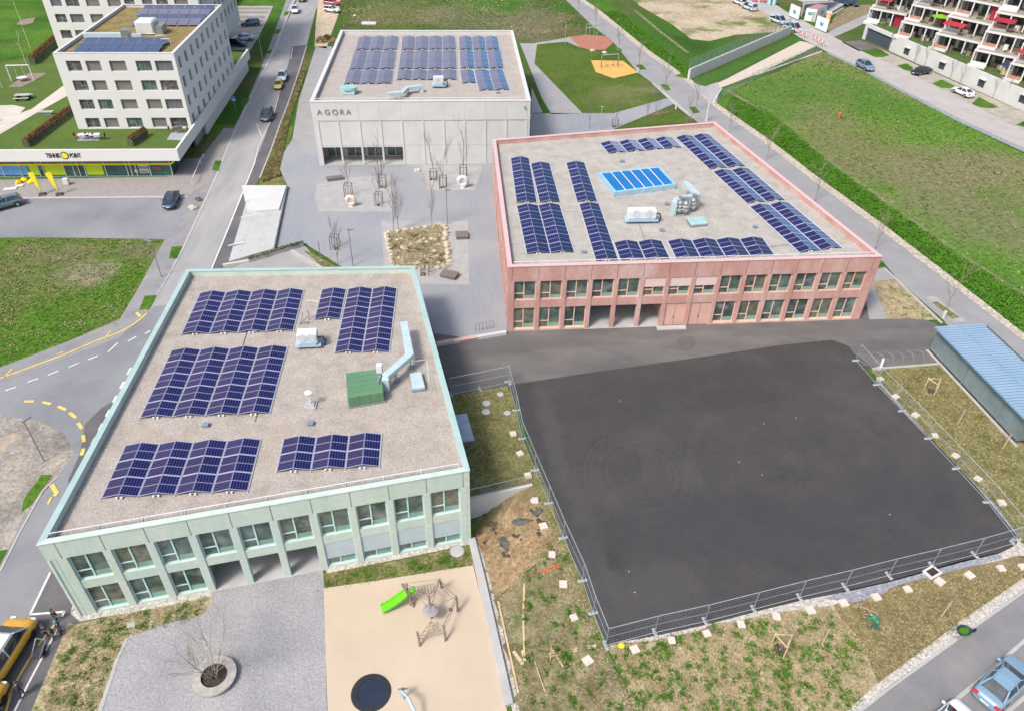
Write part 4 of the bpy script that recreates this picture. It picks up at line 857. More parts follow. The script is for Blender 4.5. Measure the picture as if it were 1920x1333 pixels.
# lettering on the fascia, red emblem and lettering in the window
m_ink = mat('black letter', (.012, .012, .02), rough=.5)
fs0 = Fp(86, 292, pd[0], pd[1])[0]; fs1 = Fp(151, 292, pd[0], pd[1])[0]; wd_ = fs1-fs0
text_mesh('sign_lettering', 'TENNIS', .86, SW.p(fs0, .02, 2.74), SW.e, Vector((0, 0, 1)), SW.n, m_ink, pod, .02, .96, fit=wd_*.40, fnt=.018)
text_mesh('sign_lettering', 'POINT', .86, SW.p(fs0+wd_*.68, .02, 2.74), SW.e, Vector((0, 0, 1)), SW.n, m_ink, pod, .02, .96, fit=wd_*.32, fnt=.018)
def disc(W, s_, z_, r, d, m_, name, par, hgt=.03, rx=1):
    mb = MB(); n = 20; P_ = [(s_+cos(2*pi*i/n)*r*rx, z_+sin(2*pi*i/n)*r) for i in range(n)]
    mb.loft([[W.p(a, d, z) for a, z in P_], [W.p(a, d+hgt, z) for a, z in P_]]); return mb.build(name, m_, par)
disc(SW, fs0+wd_*.54, 3.03, .52, .0, m_ink, 'sign_ring', pod, .03); disc(SW, fs0+wd_*.54, 3.03, .39, .03, m_ylw, 'sign_ball', pod, .03)
m_redp = mat('red shop emblem', (.45, .04, .08), rough=.5)
for dx in (-.16, .16): disc(SW, sx(283)+dx, .55, .22, -sd_+.02, m_redp, 'window_emblem', pod, .03)
text_mesh('window_lettering', 'BLACK', .42, SW.p(sx(247.5), -sd_+.13, .63), SW.e, Vector((0, 0, 1)), SW.n, m_ink, pod, .01, .9)
text_mesh('window_lettering', 'FRIDAY', .36, SW.p(sx(247.5), -sd_+.13, .02), SW.e, Vector((0, 0, 1)), SW.n, m_ink, pod, .01, .9)
# side of the podium towards the road
mb = MB()
L_ = RW.L; RW.bx(mb, 15.5, L_-.3, -1.0, -.6, -1.2, 2.2); RW.bx(mb, 8.3, 11.0, -3.4, -3.0, -1.2, 2.2); mb.build('side_wall', m_apt, pod)
mb = MB(); RW.bx(mb, 11.0, 15.5, -1.4, -1.1, -1.2, 2.1); mb.build('garage_door', mat('grey garage door', (.26, .27, .26), rough=.6), pod)
mb = MB(); RW.bx(mb, 5.0, 8.3, -3.35, -3.1, -.6, 1.9); pst = mb.build('purple_poster', mat('purple poster', (.10, .035, .22), rough=.5, var=.1), pod)
mb = MB(); RW.bx(mb, 6.2, 6.8, -3.1, -3.08, .5, 1.3); mb.build('poster_figure', mat('poster skin tone', (.45, .22, .16), rough=.6), pst)
mb = MB(); RW.bx(mb, 5.6, 7.7, -3.1, -3.08, 0, .25); mb.build('poster_strip', m_cap, pst)
mb = MB(); RW.bx(mb, 4.9, L_-.5, -7.2, -7.0, -1.2, 2.2); mb.build('inner_wall', m_apt, pod)

# things on the apartment roof
def on(P, a, b): return P[0].lerp(P[1], a).lerp(P[3].lerp(P[2], a), b)
rz_a = RZ_-.45
# ---------------------------------------------------------------- roof things
m_pv_d = pv_mat('navy solar glass', (.009, .009, .068), (.30, .32, .43), .18, .045, spec=.3)
m_pv_m = pv_mat('violet glare solar glass', (.032, .026, .078), (.33, .33, .43), .3, .045, cellmix=.12, spec=.25)  # sky glare on the left slopes put into the base colour
m_pv_b = pv_mat('blue solar glass', (.008, .013, .062), (.18, .22, .38), .25, .04, cellmix=.12, spec=.28)
m_pv_g = pv_mat('grey violet glare solar glass', (.125, .12, .175), (.21, .21, .25), .3, .05, cellmix=.1)  # pale sky glare put into the base colour
m_pv_s = pv_mat('steel blue solar glass', (.035, .085, .20), (.25, .33, .45), .2, .04, cellmix=.1)
m_pv_l = pv_mat('pale sky reflection solar glass', (.14, .18, .28), (.26, .29, .38), .2, .04, cellmix=.1)  # sky reflection painted as a pale base colour
def array(label, deck, TL, TR, BR, BL, npair, rows, mA, mB_, h=.26, group='solar panel fields'):  # the slopes get their own tints, sky reflection put into the colour
    zb = deck+.07
    a, b, c, d = [G(*q, zb+.02) for q in (TL, TR, BR, BL)]
    # square the measured quadrilateral up
    u = ((b-a)+(c-d))/2; v = ((d-a)+(c-b))/2; cen = (a+b+c+d)/4
    un = u.normalized(); v = v-un*v.dot(un)*.8
    o = cen-u/2-v/2
    root = thing('solar_array', label, 'solar panels', (cen.x, cen.y, deck), group)
    up = Vector((0, 0, 1)); gap = .035
    for i in range(npair):
        for hf in (0, 1):
            s0 = (i+.5*hf+(gap if hf == 0 else .008))/npair*1.0; s1 = (i+.5*(hf+1)-(gap if hf == 1 else .008))/npair
            s0 = (i+.5*hf)/npair+(.022 if hf == 0 else .006)/npair; s1 = (i+.5*(hf+1))/npair-(.022 if hf == 1 else .006)/npair
            z0_, z1_ = (0, h) if hf == 0 else (h, 0)
            P0 = o+u*s0+up*z0_; P1 = o+u*s1+up*z1_
            mb = MB(); t = Vector((0, 0, -.04))
            mb.quad(P0+v, P1+v, P1, P0, uv=((0, 0), (1, 0), (1, rows), (0, rows)))
            mb.quad(P0+v+t, P0+v, P0, P0+t); mb.quad(P1+t, P1, P1+v, P1+v+t); mb.quad(P0+v+t, P1+v+t, P1+v, P0+v); mb.quad(P0+t, P0, P1, P1+t)
            mb.build('panel_row', mA if hf == 0 else mB_, root)
    mb = MB()                                  # base rails, end feet
    for i in range(npair+1):
        mb.tube([o+u*(i/npair)-up*.02-v.normalized()*.12, o+u*(i/npair)-up*.02+v*1.0+v.normalized()*.15], .03, 4)
    for i in range(npair):
        e = o+u*((i+.5)/npair)+v
        for k in (-.16, .16): mb.cbox(e+un*k+v.normalized()*.06-up*.06, .13, .13, .14)
        mb.tube([e+up*h*.9, e-up*.05], .02, 4)
    mb.build('mounting_rail', m_white_m, root)
    return root
g_ = [((375, 549.5), (570, 543.7), (550, 620), (339, 627), 4, 8, 'solar panels in four ridges, far left corner of the mint school roof'),
 ((321, 656), (540, 650.5), (505, 774), (262, 784), 4, 10, 'largest solar field on the mint school roof, middle of its left side'),
 ((234.3, 835.2), (490.5, 822.6), (463.7, 920.4), (189.2, 933), 4, 6, 'wide solar field at the near left corner of the mint school roof'),
 ((531.4, 821.4), (716.8, 813.4), (710.6, 873.5), (517.6, 884.5), 3, 4, 'small solar field of three ridges near the front of the mint school roof'),
 ((602.5, 543), (647.5, 542.5), (640, 598), (590, 599), 1, 6, 'single short solar ridge left of the two long ones on the mint school roof'),
 ((651, 541.8), (743, 540.5), (732, 659.3), (629, 661), 2, 12, 'two long solar ridges near the far right corner of the mint school roof')]
for TL, TR, BR, BL, n, r, lb in g_: array(lb, gdeck, TL, TR, BR, BL, n, r, m_pv_m, m_pv_d)
p_ = [((955.8, 297), (991.3, 297), (1008, 379.8), (969.7, 380.3), 1, 12, 'outermost far solar ridge along the left edge of the pink school roof', 0),
 ((995.5, 307.2), (1031.8, 306.8), (1049.5, 378.9), (1011, 379.8), 1, 10, 'second solar ridge from the left edge in the far row of the pink school roof', 0),
 ((1060.3, 306), (1096.3, 305.4), (1120.5, 378), (1082.6, 378), 1, 10, 'solar ridge left of the blue skylight on the pink school roof', 0),
 ((970.6, 387), (1052, 383.4), (1074.7, 473.8), (985, 475.2), 2, 12, 'double solar ridge at the near left corner of the pink school roof', 0),
 ((1085, 383.4), (1123.7, 382.5), (1160, 488.7), (1117.4, 489), 1, 14, 'long single solar ridge reaching the front edge of the pink school roof', 0),
 ((1152.6, 454.8), (1241.8, 452), (1255.5, 485), (1161, 487.7), 2, 4, 'two short solar ridges on the front edge of the pink school roof', 0),
 ((1252.3, 452), (1431.9, 447.2), (1452.3, 478.7), (1266, 484.2), 4, 4, 'four short solar ridges on the front edge of the pink school roof', 0),
 ((1125.5, 268.7), (1262, 259), (1279, 275.8), (1140, 288.7), 4, 3, 'four short solar ridges on the far edge of the pink school roof', 2),
 ((1267, 257.8), (1331, 252.5), (1398.3, 311.3), (1329, 317), 2, 10, 'far double solar ridge along the right edge of the pink school roof', 1),
 ((1336.3, 322.3), (1405.6, 316.6), (1471.8, 374.3), (1400.4, 381.7), 2, 10, 'middle double solar ridge along the right edge of the pink school roof', 1),
 ((1406.3, 388.3), (1479.7, 379.7), (1579.7, 464.8), (1497.7, 473.4), 2, 12, 'near double solar ridge along the right edge of the pink school roof', 1)]
for TL, TR, BR, BL, n, r, lb, k in p_: array(lb, pdeck, TL, TR, BR, BL, n, r, m_pv_d, [m_pv_b, m_pv_s, m_pv_l][k])
a_ = [((673.3, 70.3), (748, 70.3), (744.8, 93.3), (665.4, 94.4), 3, 6, 'far left solar field on the white hall roof', 0),
 ((662.6, 97.3), (744.8, 96.1), (737.5, 129.9), (655.7, 130), 3, 8, 'middle left solar field on the white hall roof', 0),
 ((651.4, 133.3), (738, 132.7), (734.4, 157.4), (645.2, 158.2), 3, 6, 'near left solar field on the white hall roof', 0),
 ((754.3, 70.3), (854, 69.7), (855.7, 92.8), (752, 93.7), 4, 6, 'far centre solar field on the white hall roof', 0),
 ((751.5, 96.7), (855.7, 96.1), (856.6, 129.3), (747, 129.7), 4, 8, 'middle centre solar field on the white hall roof', 0),
 ((746.5, 133.3), (856.6, 132.7), (857, 150), (743, 150.1), 4, 4, 'near centre solar field on the white hall roof', 0),
 ((860.8, 70.3), (933.4, 70.3), (936.7, 93.3), (860.8, 93.3), 3, 6, 'far right solar field on the white hall roof', 1),
 ((862, 96.1), (939.6, 96.1), (944.3, 128.2), (862.8, 128.8), 3, 8, 'middle right solar field on the white hall roof', 1),
 ((863.6, 133.3), (890, 132.7), (891.7, 155.8), (864.7, 156.4), 1, 6, 'single short solar ridge on the white hall roof, near the right side', 1),
 ((891.2, 133.3), (946.3, 131), (953, 169.3), (895.7, 169.5), 2, 8, 'near right double solar ridge on the white hall roof', 1)]
for TL, TR, BR, BL, n, r, lb, k in a_: array(lb, hdeck, TL, TR, BR, BL, n, r, m_pv_g, m_pv_s if k else m_pv_g)

def ac_unit(label, deck, pa, pb, hgt=1.5):     # white cooling unit on a blue steel base; pa, pb = left and right ends of its front foot
    a, b = G(*pa, deck+.1), G(*pb, deck+.1); W = Wall(a, b); L = W.L
    root = thing('cooling_unit', label, 'cooling unit', ((a.x+b.x)/2, (a.y+b.y)/2, deck), 'white cooling units on the roofs')
    mb = MB(); W.bx(mb, 0, L, -1.0, .0, deck+.5, deck+.5+hgt); mb.build('casing', m_white_m, root, bevel=.04)
    mb = MB(); W.bx(mb, -.25, L+.25, -1.1, .12, deck+.28, deck+.42); W.bx(mb, .1, L-.1, -.05, .1, deck+.42, deck+.7); mb.build('base_frame', mat('pale blue steel', (.33, .46, .56), rough=.5), root)
    for s_ in (0, L-.12):
        for d in (-1., -.1):
            mb = MB(); W.bx(mb, s_, s_+.12, d, d+.12, deck, deck+.28); mb.build('foot', m_grey_m, root)
    for k in range(2):
        c = W.p(L*(.28+.44*k), .01, deck+1.15); mb = MB(); P_ = [c+W.e*cos(t)*.42+Vector((0, 0, 1))*sin(t)*.42 for t in np.linspace(0, 2*pi, 17)[:-1]]
        mb.loft([P_, [q+W.n*.03 for q in P_]]); mb.build('fan', mat('light grille', (.52, .55, .57), rough=.5), root)
    mb = MB(); mb.tube([W.p(L, -.4, deck+.9), W.p(L+.45, -.4, deck+.95), W.p(L+.6, -.4, deck+.5), W.p(L+.5, -.4, deck+.05)], .09, 6); mb.build('pipe', m_dark_m, root)
    return root
ac_unit('white cooling unit on the mint school roof beside the long solar ridges', gdeck, (560, 654), (597, 652), 1.0)
ac_unit('white cooling unit on the pink school roof in front of the blue skylight', pdeck, (1177, 419), (1229, 418), .95)
ac_unit('white cooling unit on the white hall roof in front of the centre solar field', hdeck, (813, 165), (832, 165), 1.0)
def slabbox(name, label, cat, deck, quad, h, m, lid=None, group=None, part='casing', m2=None, base=.15):
    P = [G(*q, deck+h) for q in quad]; cen = sum(P, Vector((0, 0, 0)))/4
    root = thing(name, label, cat, (cen.x, cen.y, deck), group)
    mb = MB(); mb.prism([(q.x, q.y) for q in P[::-1]], deck+base, deck+h); mb.build(part, m, root, bevel=.05)
    Q = [cen+(q-cen)*1.06 for q in P]
    mb = MB(); mb.prism([(q.x, q.y) for q in Q[::-1]], deck-.0, deck+base); mb.build('base_frame', m2 or m_grey_m, root)
    return root, P
r_, P_ = slabbox('roof_hatch', 'light blue roof hatch right of the green plant box on the mint school roof', 'roof hatch', gdeck, [(768, 699), (790, 696), (797, 724), (773, 727)], .45, m_duct, group='roof hatches')
mb = MB(); a, b = P_[1], P_[2]; q0 = a+Vector((.35, 1.2, 0)); mb.tube([P_[0]+Vector((0, 1.1, .3)), q0+Vector((0, 0, .3)), b+Vector((.35, 0, .3))], .03, 4); mb.build('guard_rail', m_white_m, r_)
slabbox('roof_hatch', 'teal roof hatch right of the steel chimneys on the pink school roof', 'roof hatch', pdeck, [(1288, 408), (1320, 406), (1327, 418), (1296, 421)], .4, mat('teal hatch', (.33, .50, .50), rough=.5), group='roof hatches')
# green plant box
m_gbox = mat('sage green cladding', (.10, .215, .115), rough=.65, var=.05, scale=.6)
gb, P_ = slabbox('plant_box', 'sage green box for plant on the mint school roof', 'plant box', gdeck, [(648, 699), (715, 690), (719, 734), (652, 745)], 1.1, m_gbox)
up = Vector((0, 0, 1))
for t in (.22, .42, .62, .82):
    mb = MB(); a = P_[0].lerp(P_[3], t); b = P_[1].lerp(P_[2], t); mb.tube([a+up*.01, b+up*.01], .02, 4); mb.build('roof_seam', mat('dark green seam', (.08, .18, .09), rough=.6), gb)
for t in (.3, .6, .85):
    mb = MB(); a = P_[3].lerp(P_[2], t); mb.tube([a, a-up*.9], .018, 4); mb.build('front_seam', MATS['dark green seam'], gb)
mb = MB(); a = P_[1].lerp(P_[2], .15)+Vector((-.15, 0, 0)); mb.cbox(a-up*.3, .45, .45, 1.0); mb.build('vent_head', m_white_m, gb); mb = MB(); mb.cbox(P_[1].lerp(P_[2], .55)+Vector((-.3, 0, 0)), .2, 1.0, .12); mb.build('vent_strip', m_steel, gb)
def duct(label, deck, pts, h, wd, legs, m=None):
    P = [G(*q, deck+h) for q in pts]; cen = sum(P, Vector((0, 0, 0)))/len(P)
    root = thing('ventilation_duct', label, 'duct', (cen.x, cen.y, deck), 'metal ducts on the roofs')
    mb = MB()
    rings = []
    for i, p in enumerate(P):
        d = (P[min(i+1, len(P)-1)]-P[max(i-1, 0)]).normalized(); n = Vector((-d.y, d.x, 0)).normalized()
        k = 1.0 if i in (0, len(P)-1) else 1.15
        rings.append([p+n*wd/2*k+up*.0, p-n*wd/2*k, p-n*wd/2*k-up*wd*.7, p+n*wd/2*k-up*wd*.7])
    mb.loft(rings); mb.build('duct_run', m or m_duct, root, bevel=.02)
    for t in legs:
        k = t*(len(P)-1); i = min(int(k), len(P)-2); q = P[i].lerp(P[i+1], k-i)
        mb = MB(); mb.tube([q-up*wd*.7, Vector((q.x, q.y, deck))], .05, 5); mb.cbox((q.x, q.y, deck), .5, .5, .12); mb.build('support', m_grey_m, root)
    mb = MB(); q = P[-1]; mb.cbox(Vector((q.x, q.y, deck)), wd*.9, wd*.9, h-wd*.5); mb.build('duct_drop', m or m_duct, root)
    return root
duct('pale angled duct ending at the green box on the mint school roof', gdeck, [(757, 603), (768, 663), (722, 703)], 1.5, .62, (.2, .5, .8))
duct('pale blue angled duct behind the steel chimneys on the pink school roof', pdeck, [(1285, 340), (1309, 363), (1266, 373)], 1.9, .6, (.15, .5))
duct('pale stepped duct on the white hall roof beside the oval hatch', hdeck, [(727, 174), (754, 172), (763, 163), (790, 160)], 1.0, .6, (.3, .7))
# three steel chimneys
for i, (x, y) in enumerate([(1272, 402), (1283, 403), (1297, 397)]):
    p = G(x, y, pdeck); root = thing('steel_chimney', 'steel chimney, %s of the three beside the duct on the pink school roof' % ('leftmost', 'middle one', 'rightmost')[i], 'chimney', p, 'three steel chimneys')
    mb = MB(); mb.lathe(p, [(.33, .35), (.33, 1.4), (.22, 1.6), (.22, 1.85), (.3, 1.9), (.3, 1.98)], 14); mb.build('flue', m_steel, root, smooth=False)
    for z_ in (.6, 1.0): mb = MB(); mb.lathe(p, [(.35, z_), (.35, z_+.08)], 14); mb.build('band', m_white_m, root)
    for k in range(3): mb = MB(); q = p+Vector((cos(k*2.1)*.28, sin(k*2.1)*.28, 0)); mb.tube([q, q+up*.4], .03, 4); mb.build('leg', m_grey_m, root)
a = G(1264, 407, pdeck); mb = MB(); b = G(1291, 405, pdeck)
fr = thing('steel_stand', 'low steel frame in front of the chimneys on the pink school roof', 'frame', a)
mb.tube([a, a+up*.7, b+up*.7, b], .03, 4); mb.tube([a+up*.1, b+up*.1], .03, 4); mb.build('rail', m_grey_m, fr)
# blue skylight
sk = [(1122, 325), (1237, 313), (1268, 347), (1152, 362)]
P_ = [G(*q, pdeck+.55) for q in sk]; cen = sum(P_, Vector((0, 0, 0)))/4
rt = thing('skylight', 'large blue glass skylight with pale frame on the pink school roof', 'skylight', (cen.x, cen.y, pdeck))
Q = [cen+(q-cen)*.93 for q in P_]
mb = MB(); mb.prism([(q.x, q.y) for q in P_[::-1]], pdeck, pdeck+.45); mb.build('curb', MATS['pale blue steel'], rt)
mb = MB(); ring(mb, [P_[k] for k in (3, 2, 1, 0)], .30, pdeck+.45, pdeck+.6); mb.build('frame', mat('pale blue frame', (.28, .50, .60), rough=.4), rt)
m_sky_g = mat('blue skylight glass', (.0, .20, .56), cols=[(.3, (.005, .17, .50)), (.7, (.01, .23, .62))], scale=.2, rough=.15, spec=.5)
for i in range(6):
    t0, t1 = i/6+.008, (i+1)/6-.008
    a, b, c, d = Q[0].lerp(Q[1], t0), Q[0].lerp(Q[1], t1), Q[3].lerp(Q[2], t1), Q[3].lerp(Q[2], t0)
    mb = MB(); mb.prism([(q.x, q.y) for q in (d, c, b, a)], pdeck+.46, pdeck+.565); mb.build('pane', m_sky_g, rt)
    if i: mb = MB(); mb.tube([Q[0].lerp(Q[1], i/6)+up*.05, Q[3].lerp(Q[2], i/6)+up*.05], .05, 4); mb.build('glazing_bar', m_white_m, rt)
# oval hatch on the hall roof
p = G(654, 177, hdeck); rt = thing('roof_hatch', 'oval teal dome hatch at the near left of the white hall roof', 'roof hatch', p, 'roof hatches')
mb = MB(); mb.cbox(p, 1.9, 1.0, .65); mb.build('curb', m_duct, rt, bevel=.1)
mb = MB(); P_ = [(p.x+cos(t)*1.25, p.y+.2+sin(t)*.9) for t in np.linspace(0, 2*pi, 21)[:-1]]; mb.prism(P_, p.z+.66, p.z+.95); mb.build('dome', mat('aqua dome', (.28, .52, .50), rough=.3), rt)
# small vents
for x, y, dk, lb in [(387, 799, gdeck, 'small vent behind the largest solar field on the mint school roof'.replace('behind', 'in front of')), (583, 796, gdeck, 'small flat vent in front of the weather mast on the mint school roof'), (479, 622, gdeck, 'tiny vent between two left solar fields on the mint school roof'),
    (1095, 475, pdeck, 'small blue vent between near solar ridges on the pink school roof'), (1251, 385, pdeck, 'small blue vent left of the steel chimneys'), (1241, 434, pdeck, 'small dark vent in front of the cooling unit on the pink school roof'), (1416, 428, pdeck, 'small teal vent near the front right solar ridges on the pink roof'), (1167, 305, pdeck, 'small dark vent behind the blue skylight'), (934, 176, hdeck, 'small dark vent near the front edge of the white hall roof')]:
    p = G(x, y, dk); rt = thing('roof_vent', lb, 'vent', p, 'small vents on the roofs')
    mb = MB(); mb.cbox(p, .5, .35, .18); mb.build('base', m_grey_m, rt); mb = MB(); mb.cbox(p+up*.18, .4, .45, .06); mb.build('cap', mat('blue grey cap', (.18, .25, .34), rough=.5), rt)
# weather mast, pipe knot
p = G(583, 760, gdeck); rt = thing('weather_mast', 'short white instrument mast in the middle of the mint school roof', 'mast', p)
mb = MB(); mb.cbox(p, .9, .9, .12); mb.cbox(p+up*.12, .6, .6, .12); mb.build('base', m_conc, rt); mb = MB(); mb.tube([p+up*.1, p+up*1.3], .06, 6); mb.build('pole', m_white_m, rt); mb = MB(); mb.lathe(p+up*1.2, [(.05, 0), (.3, .08), (.32, .16), (.1, .26)], 12); mb.build('instrument_head', m_white_m, rt)
p = G(570, 600, gdeck); rt = thing('pipe_bend', 'thin bent grey pipe rising beside the far left solar field', 'pipe', p)
mb = MB(); mb.tube([p+Vector((-.2, -.8, .05)), p+Vector((-.1, 0, .3)), p+up*.9, p+Vector((.35, .1, 1.1)), p+Vector((.5, .1, .8)), p+Vector((.45, 0, 0))], .05, 6); mb.build('pipe_run', m_steel, rt); mb = MB(); mb.cbox(p+Vector((.25, -.5, 0)), .6, .25, .1); mb.build('foot', m_grey_m, rt)
# lightning wires on the green and pink roofs (thin grey lines lying on the gravel)
for pts, dk, lb in [([(574, 563), (640, 572)], gdeck, 'far'), ([(478, 790), (484, 770)], gdeck, 'near'), ([(463, 622), (455, 648)], gdeck, 'middle')]:
    P = [G(*q, dk+.03) for q in pts]; mb = MB(); mb.tube(P, .04, 4); o = mb.build('roof_cable', m_grey_m); tag(o, '%s grey cable lying on the gravel of the mint school roof' % lb, 'cable', 'cables on the roofs')
for pts, lb in [([(1199, 422), (1210, 452)], 'cable running from the cooling unit to the front solar ridges on the pink roof'), ([(1053, 397), (1085, 398)], 'cable between left solar ridges on the pink roof'), ([(1432, 465), (1478, 459)], 'cable between the front and right solar ridges on the pink roof')]:
    P = [G(*q, pdeck+.03) for q in pts]; mb = MB(); mb.tube(P, .045, 4); o = mb.build('roof_cable', m_grey_m); tag(o, lb, 'cable', 'cables on the roofs')
# canopy on the east wall of the green school
E1 = Wall(gP[1], gP[2])
a = G(861, 776, 2.3); P_ = [G(858, 776, 2.3), G(869, 775, 2.3), G(877, 806, 2.3), G(862, 808, 2.3)]
q = P_[0]; s_ = (Vector((q.x, q.y, 0))-gP[1]).dot(E1.e)
mb = MB(); E1.bx(mb, s_-3.2, s_, -.1, 1.6, 2.1, 2.25); o = mb.build('door_canopy', mat('blue grey canopy', (.33, .39, .46), rough=.4), green)

# apartment roof: panels, white cabin, pipes
arr = thing('solar_array', 'row of steel blue solar panels along the front of the apartment roof', 'solar panels', on(aP, .45, .15)+up*rz_a, 'solar panel fields')
def roof_panels(root, n, a0, a1, b0, b1, z, m):
    for i in range(n):
        t0 = a0+(a1-a0)*i/n+.004; t1 = a0+(a1-a0)*(i+1)/n-.004
        P = [on(aP, t0, b0), on(aP, t1, b0), on(aP, t1, b1), on(aP, t0, b1)]
        mb = MB(); Z = [z+.25, z+.25, z+.62, z+.62]; V = [Vector((p.x, p.y, zz)) for p, zz in zip(P, Z)]
        mb.quad(*V, uv=((0, 0), (1, 0), (1, 2), (0, 2))); V2 = [v-up*.05 for v in V]
        for k in range(4): mb.quad(V2[k], V2[(k+1) % 4], V[(k+1) % 4], V[k])
        mb.build('panel', m, root)
        mb = MB(); mb.tube([V[3], V[3]-up*.6], .03, 4); mb.tube([V[0], V[0]-up*.25], .03, 4); mb.build('panel_strut', m_white_m, root)
m_pv_a = pv_mat('dull steel blue solar glass', (.055, .08, .15), (.16, .19, .26), .35, .03, spec=.3, cellmix=.1)
roof_panels(arr, 6, .13, .85, .045, .155, rz_a, m_pv_a)
roof_panels(arr, 6, .13, .85, .165, .235, rz_a+.15, m_pv_a)
arr2 = thing('solar_array', 'blue grey solar panels at the back of the apartment roof behind the white cabin', 'solar panels', on(aP, .6, .75)+up*rz_a, 'solar panel fields')
for k in range(4): roof_panels(arr2, 7 if k else 6, .25 if k > 1 else .32, .96, .56+k*.105, .645+k*.105, rz_a, m_pv_a if k % 2 else m_pv_g)
c = on(aP, .56, .43)+up*rz_a; ang = atan2((aP[1]-aP[0]).y, (aP[1]-aP[0]).x)
cb = thing('roof_cabin', 'white plant cabin in the middle of the apartment roof', 'cabin', c)
mb = MB(); mb.cbox(c, 2.6, 2.6, 1.9, ang); mb.build('casing', m_cap, cb, bevel=.2); mb = MB(); mb.cbox(c+Vector((1.9, .2, 0)), 1.0, 2.2, 1.2, ang); mb.build('machinery', m_steel, cb)
dv = thing('ventilation_duct', 'long pale duct across the apartment roof behind its front panels', 'duct', on(aP, .35, .3)+up*rz_a, 'metal ducts on the roofs')
mb = MB(); a, b = on(aP, .05, .33)+up*(rz_a+.45), on(aP, .42, .33)+up*(rz_a+.45); W = Wall(a, b); W.bx(mb, 0, W.L, -.4, .4, rz_a+.1, rz_a+.7); W.bx(mb, W.L, W.L+2.2, -.1, .3, rz_a+.2, rz_a+.6); mb.build('duct_run', m_duct, dv)
mb = MB(); W.bx(mb, W.L-.5, W.L+.5, -.8, .6, rz_a, rz_a+1.2); mb.build('fan_box', m_steel, dv)
for k, (x, y) in enumerate([(.62, .30), (.72, .27), (.80, .2)]):
    q = on(aP, x, y)+up*rz_a; lb = ['left', 'middle', 'right'][k]
    rt = thing('vent_pipe', '%s white bent pipe frame near the right edge of the apartment roof' % lb, 'pipe frame', q, 'white pipe frames'); mb = MB(); mb.tube([q, q+up*.8, q+Vector((1.2, .2, .8)), q+Vector((1.2, .2, 0))], .06, 5); mb.build('pipe_run', m_white_m, rt)

# terrace things
tm = mat('paving slab grey', (.30, .32, .35), rough=.8, var=.05)
def tq(name, lb, cat, quad, z, h, m, grp=None):
    P = [G(*q, z) for q in quad]; mb = MB(); mb.prism([(p.x, p.y) for p in P[::-1]], z, z+h); o = mb.build(name, m); tag(o, lb, cat, grp); return o
tq('paving', 'grey paved patch on the terrace below the left loggia', 'paving', [(150, 250), (188, 250), (186, 264), (145, 265)], TZ+.004, .03, tm, 'terrace paving')
tq('paving', 'grey paved patch on the terrace at the right corner', 'paving', [(322, 248), (358, 247), (340, 264), (313, 263)], TZ+.004, .03, tm, 'terrace paving')
m_hedge = mat('copper beech hedge', (.30, .11, .04), cols=[(.3, (.16, .06, .02)), (.5, (.30, .115, .04)), (.7, (.40, .18, .07))], scale=2, fine=.4, fscale=8, rough=.95, bump=1, bscale=8)
m_hedge_g = mat('hedge side', (.10, .10, .05), cols=[(.3, (.05, .06, .03)), (.6, (.12, .12, .07)), (.8, (.2, .16, .1))], scale=2.5, fine=.4, fscale=9, rough=.95)
def hedge(lb, pa, pb, z, h, wd):
    a, b = G(*pa, z), G(*pb, z); W = Wall(a, b); root = thing('hedge', lb, 'hedge', (a+b)/2, 'copper coloured hedges'); rnd = random.Random(5)
    n = max(6, int(W.L/.35)); rings = []
    for i in range(n+1):
        s_ = W.L*i/n; k = rnd.uniform(.85, 1.12); hh = h*rnd.uniform(.93, 1.06)
        rings.append([W.p(s_, -wd/2*k, z), W.p(s_, -wd/2*k, z+hh*.6), W.p(s_, -wd*.4*k, z+hh*.95), W.p(s_, 0, z+hh), W.p(s_, wd*.4*k, z+hh*.95), W.p(s_, wd/2*k, z+hh*.6), W.p(s_, wd/2*k, z)])
    mb = MB(); mb.loft(rings, close=True); mb.build('foliage', m_hedge_g, root)
    lf = MB()
    for _ in range(int(W.L*260)):
        s_ = rnd.uniform(0, W.L); t = rnd.uniform(.45, 2.7); q = W.p(s_, cos(t)*wd*.52, z+h*(.35+.68*sin(t)) if rnd.random() < .97 else z+rnd.uniform(.1, h)); r = .17
        u_ = Vector((rnd.uniform(-1, 1), rnd.uniform(-1, 1), rnd.uniform(-1, 1))).normalized()*r; v_ = u_.cross(Vector((rnd.random(), rnd.random(), 1))).normalized()*r
        lf.tri(q-u_, q+u_, q+v_)
    lf.build('leaves', m_hedge if rnd.random() < 2 else m_hedge_g, root)
    mb = MB(); W.bx(mb, 0, W.L, wd/2+.05, wd/2+.09, z+.0, z+.08)
    for i in range(int(W.L/1.2)+1): W.bx(mb, min(W.L-.05, i*1.2), min(W.L-.05, i*1.2)+.03, wd/2+.05, wd/2+.08, z, z+h*.8)
    W.bx(mb, 0, W.L, wd/2+.05, wd/2+.07, z+h*.75, z+h*.8); mb.build('wire_fence', m_steel, root)
hedge('long copper hedge dividing the left terrace lawn', (50, 277), (136, 212), TZ, 1.1, .7)
hedge('short copper hedge on the terrace below the ground floor windows', (245, 275), (274, 255), TZ, 1.2, .8)
hedge('copper hedge in the park behind the left side of the apartment house', (62, 122), (118, 72), 3.23, 1.5, .8)
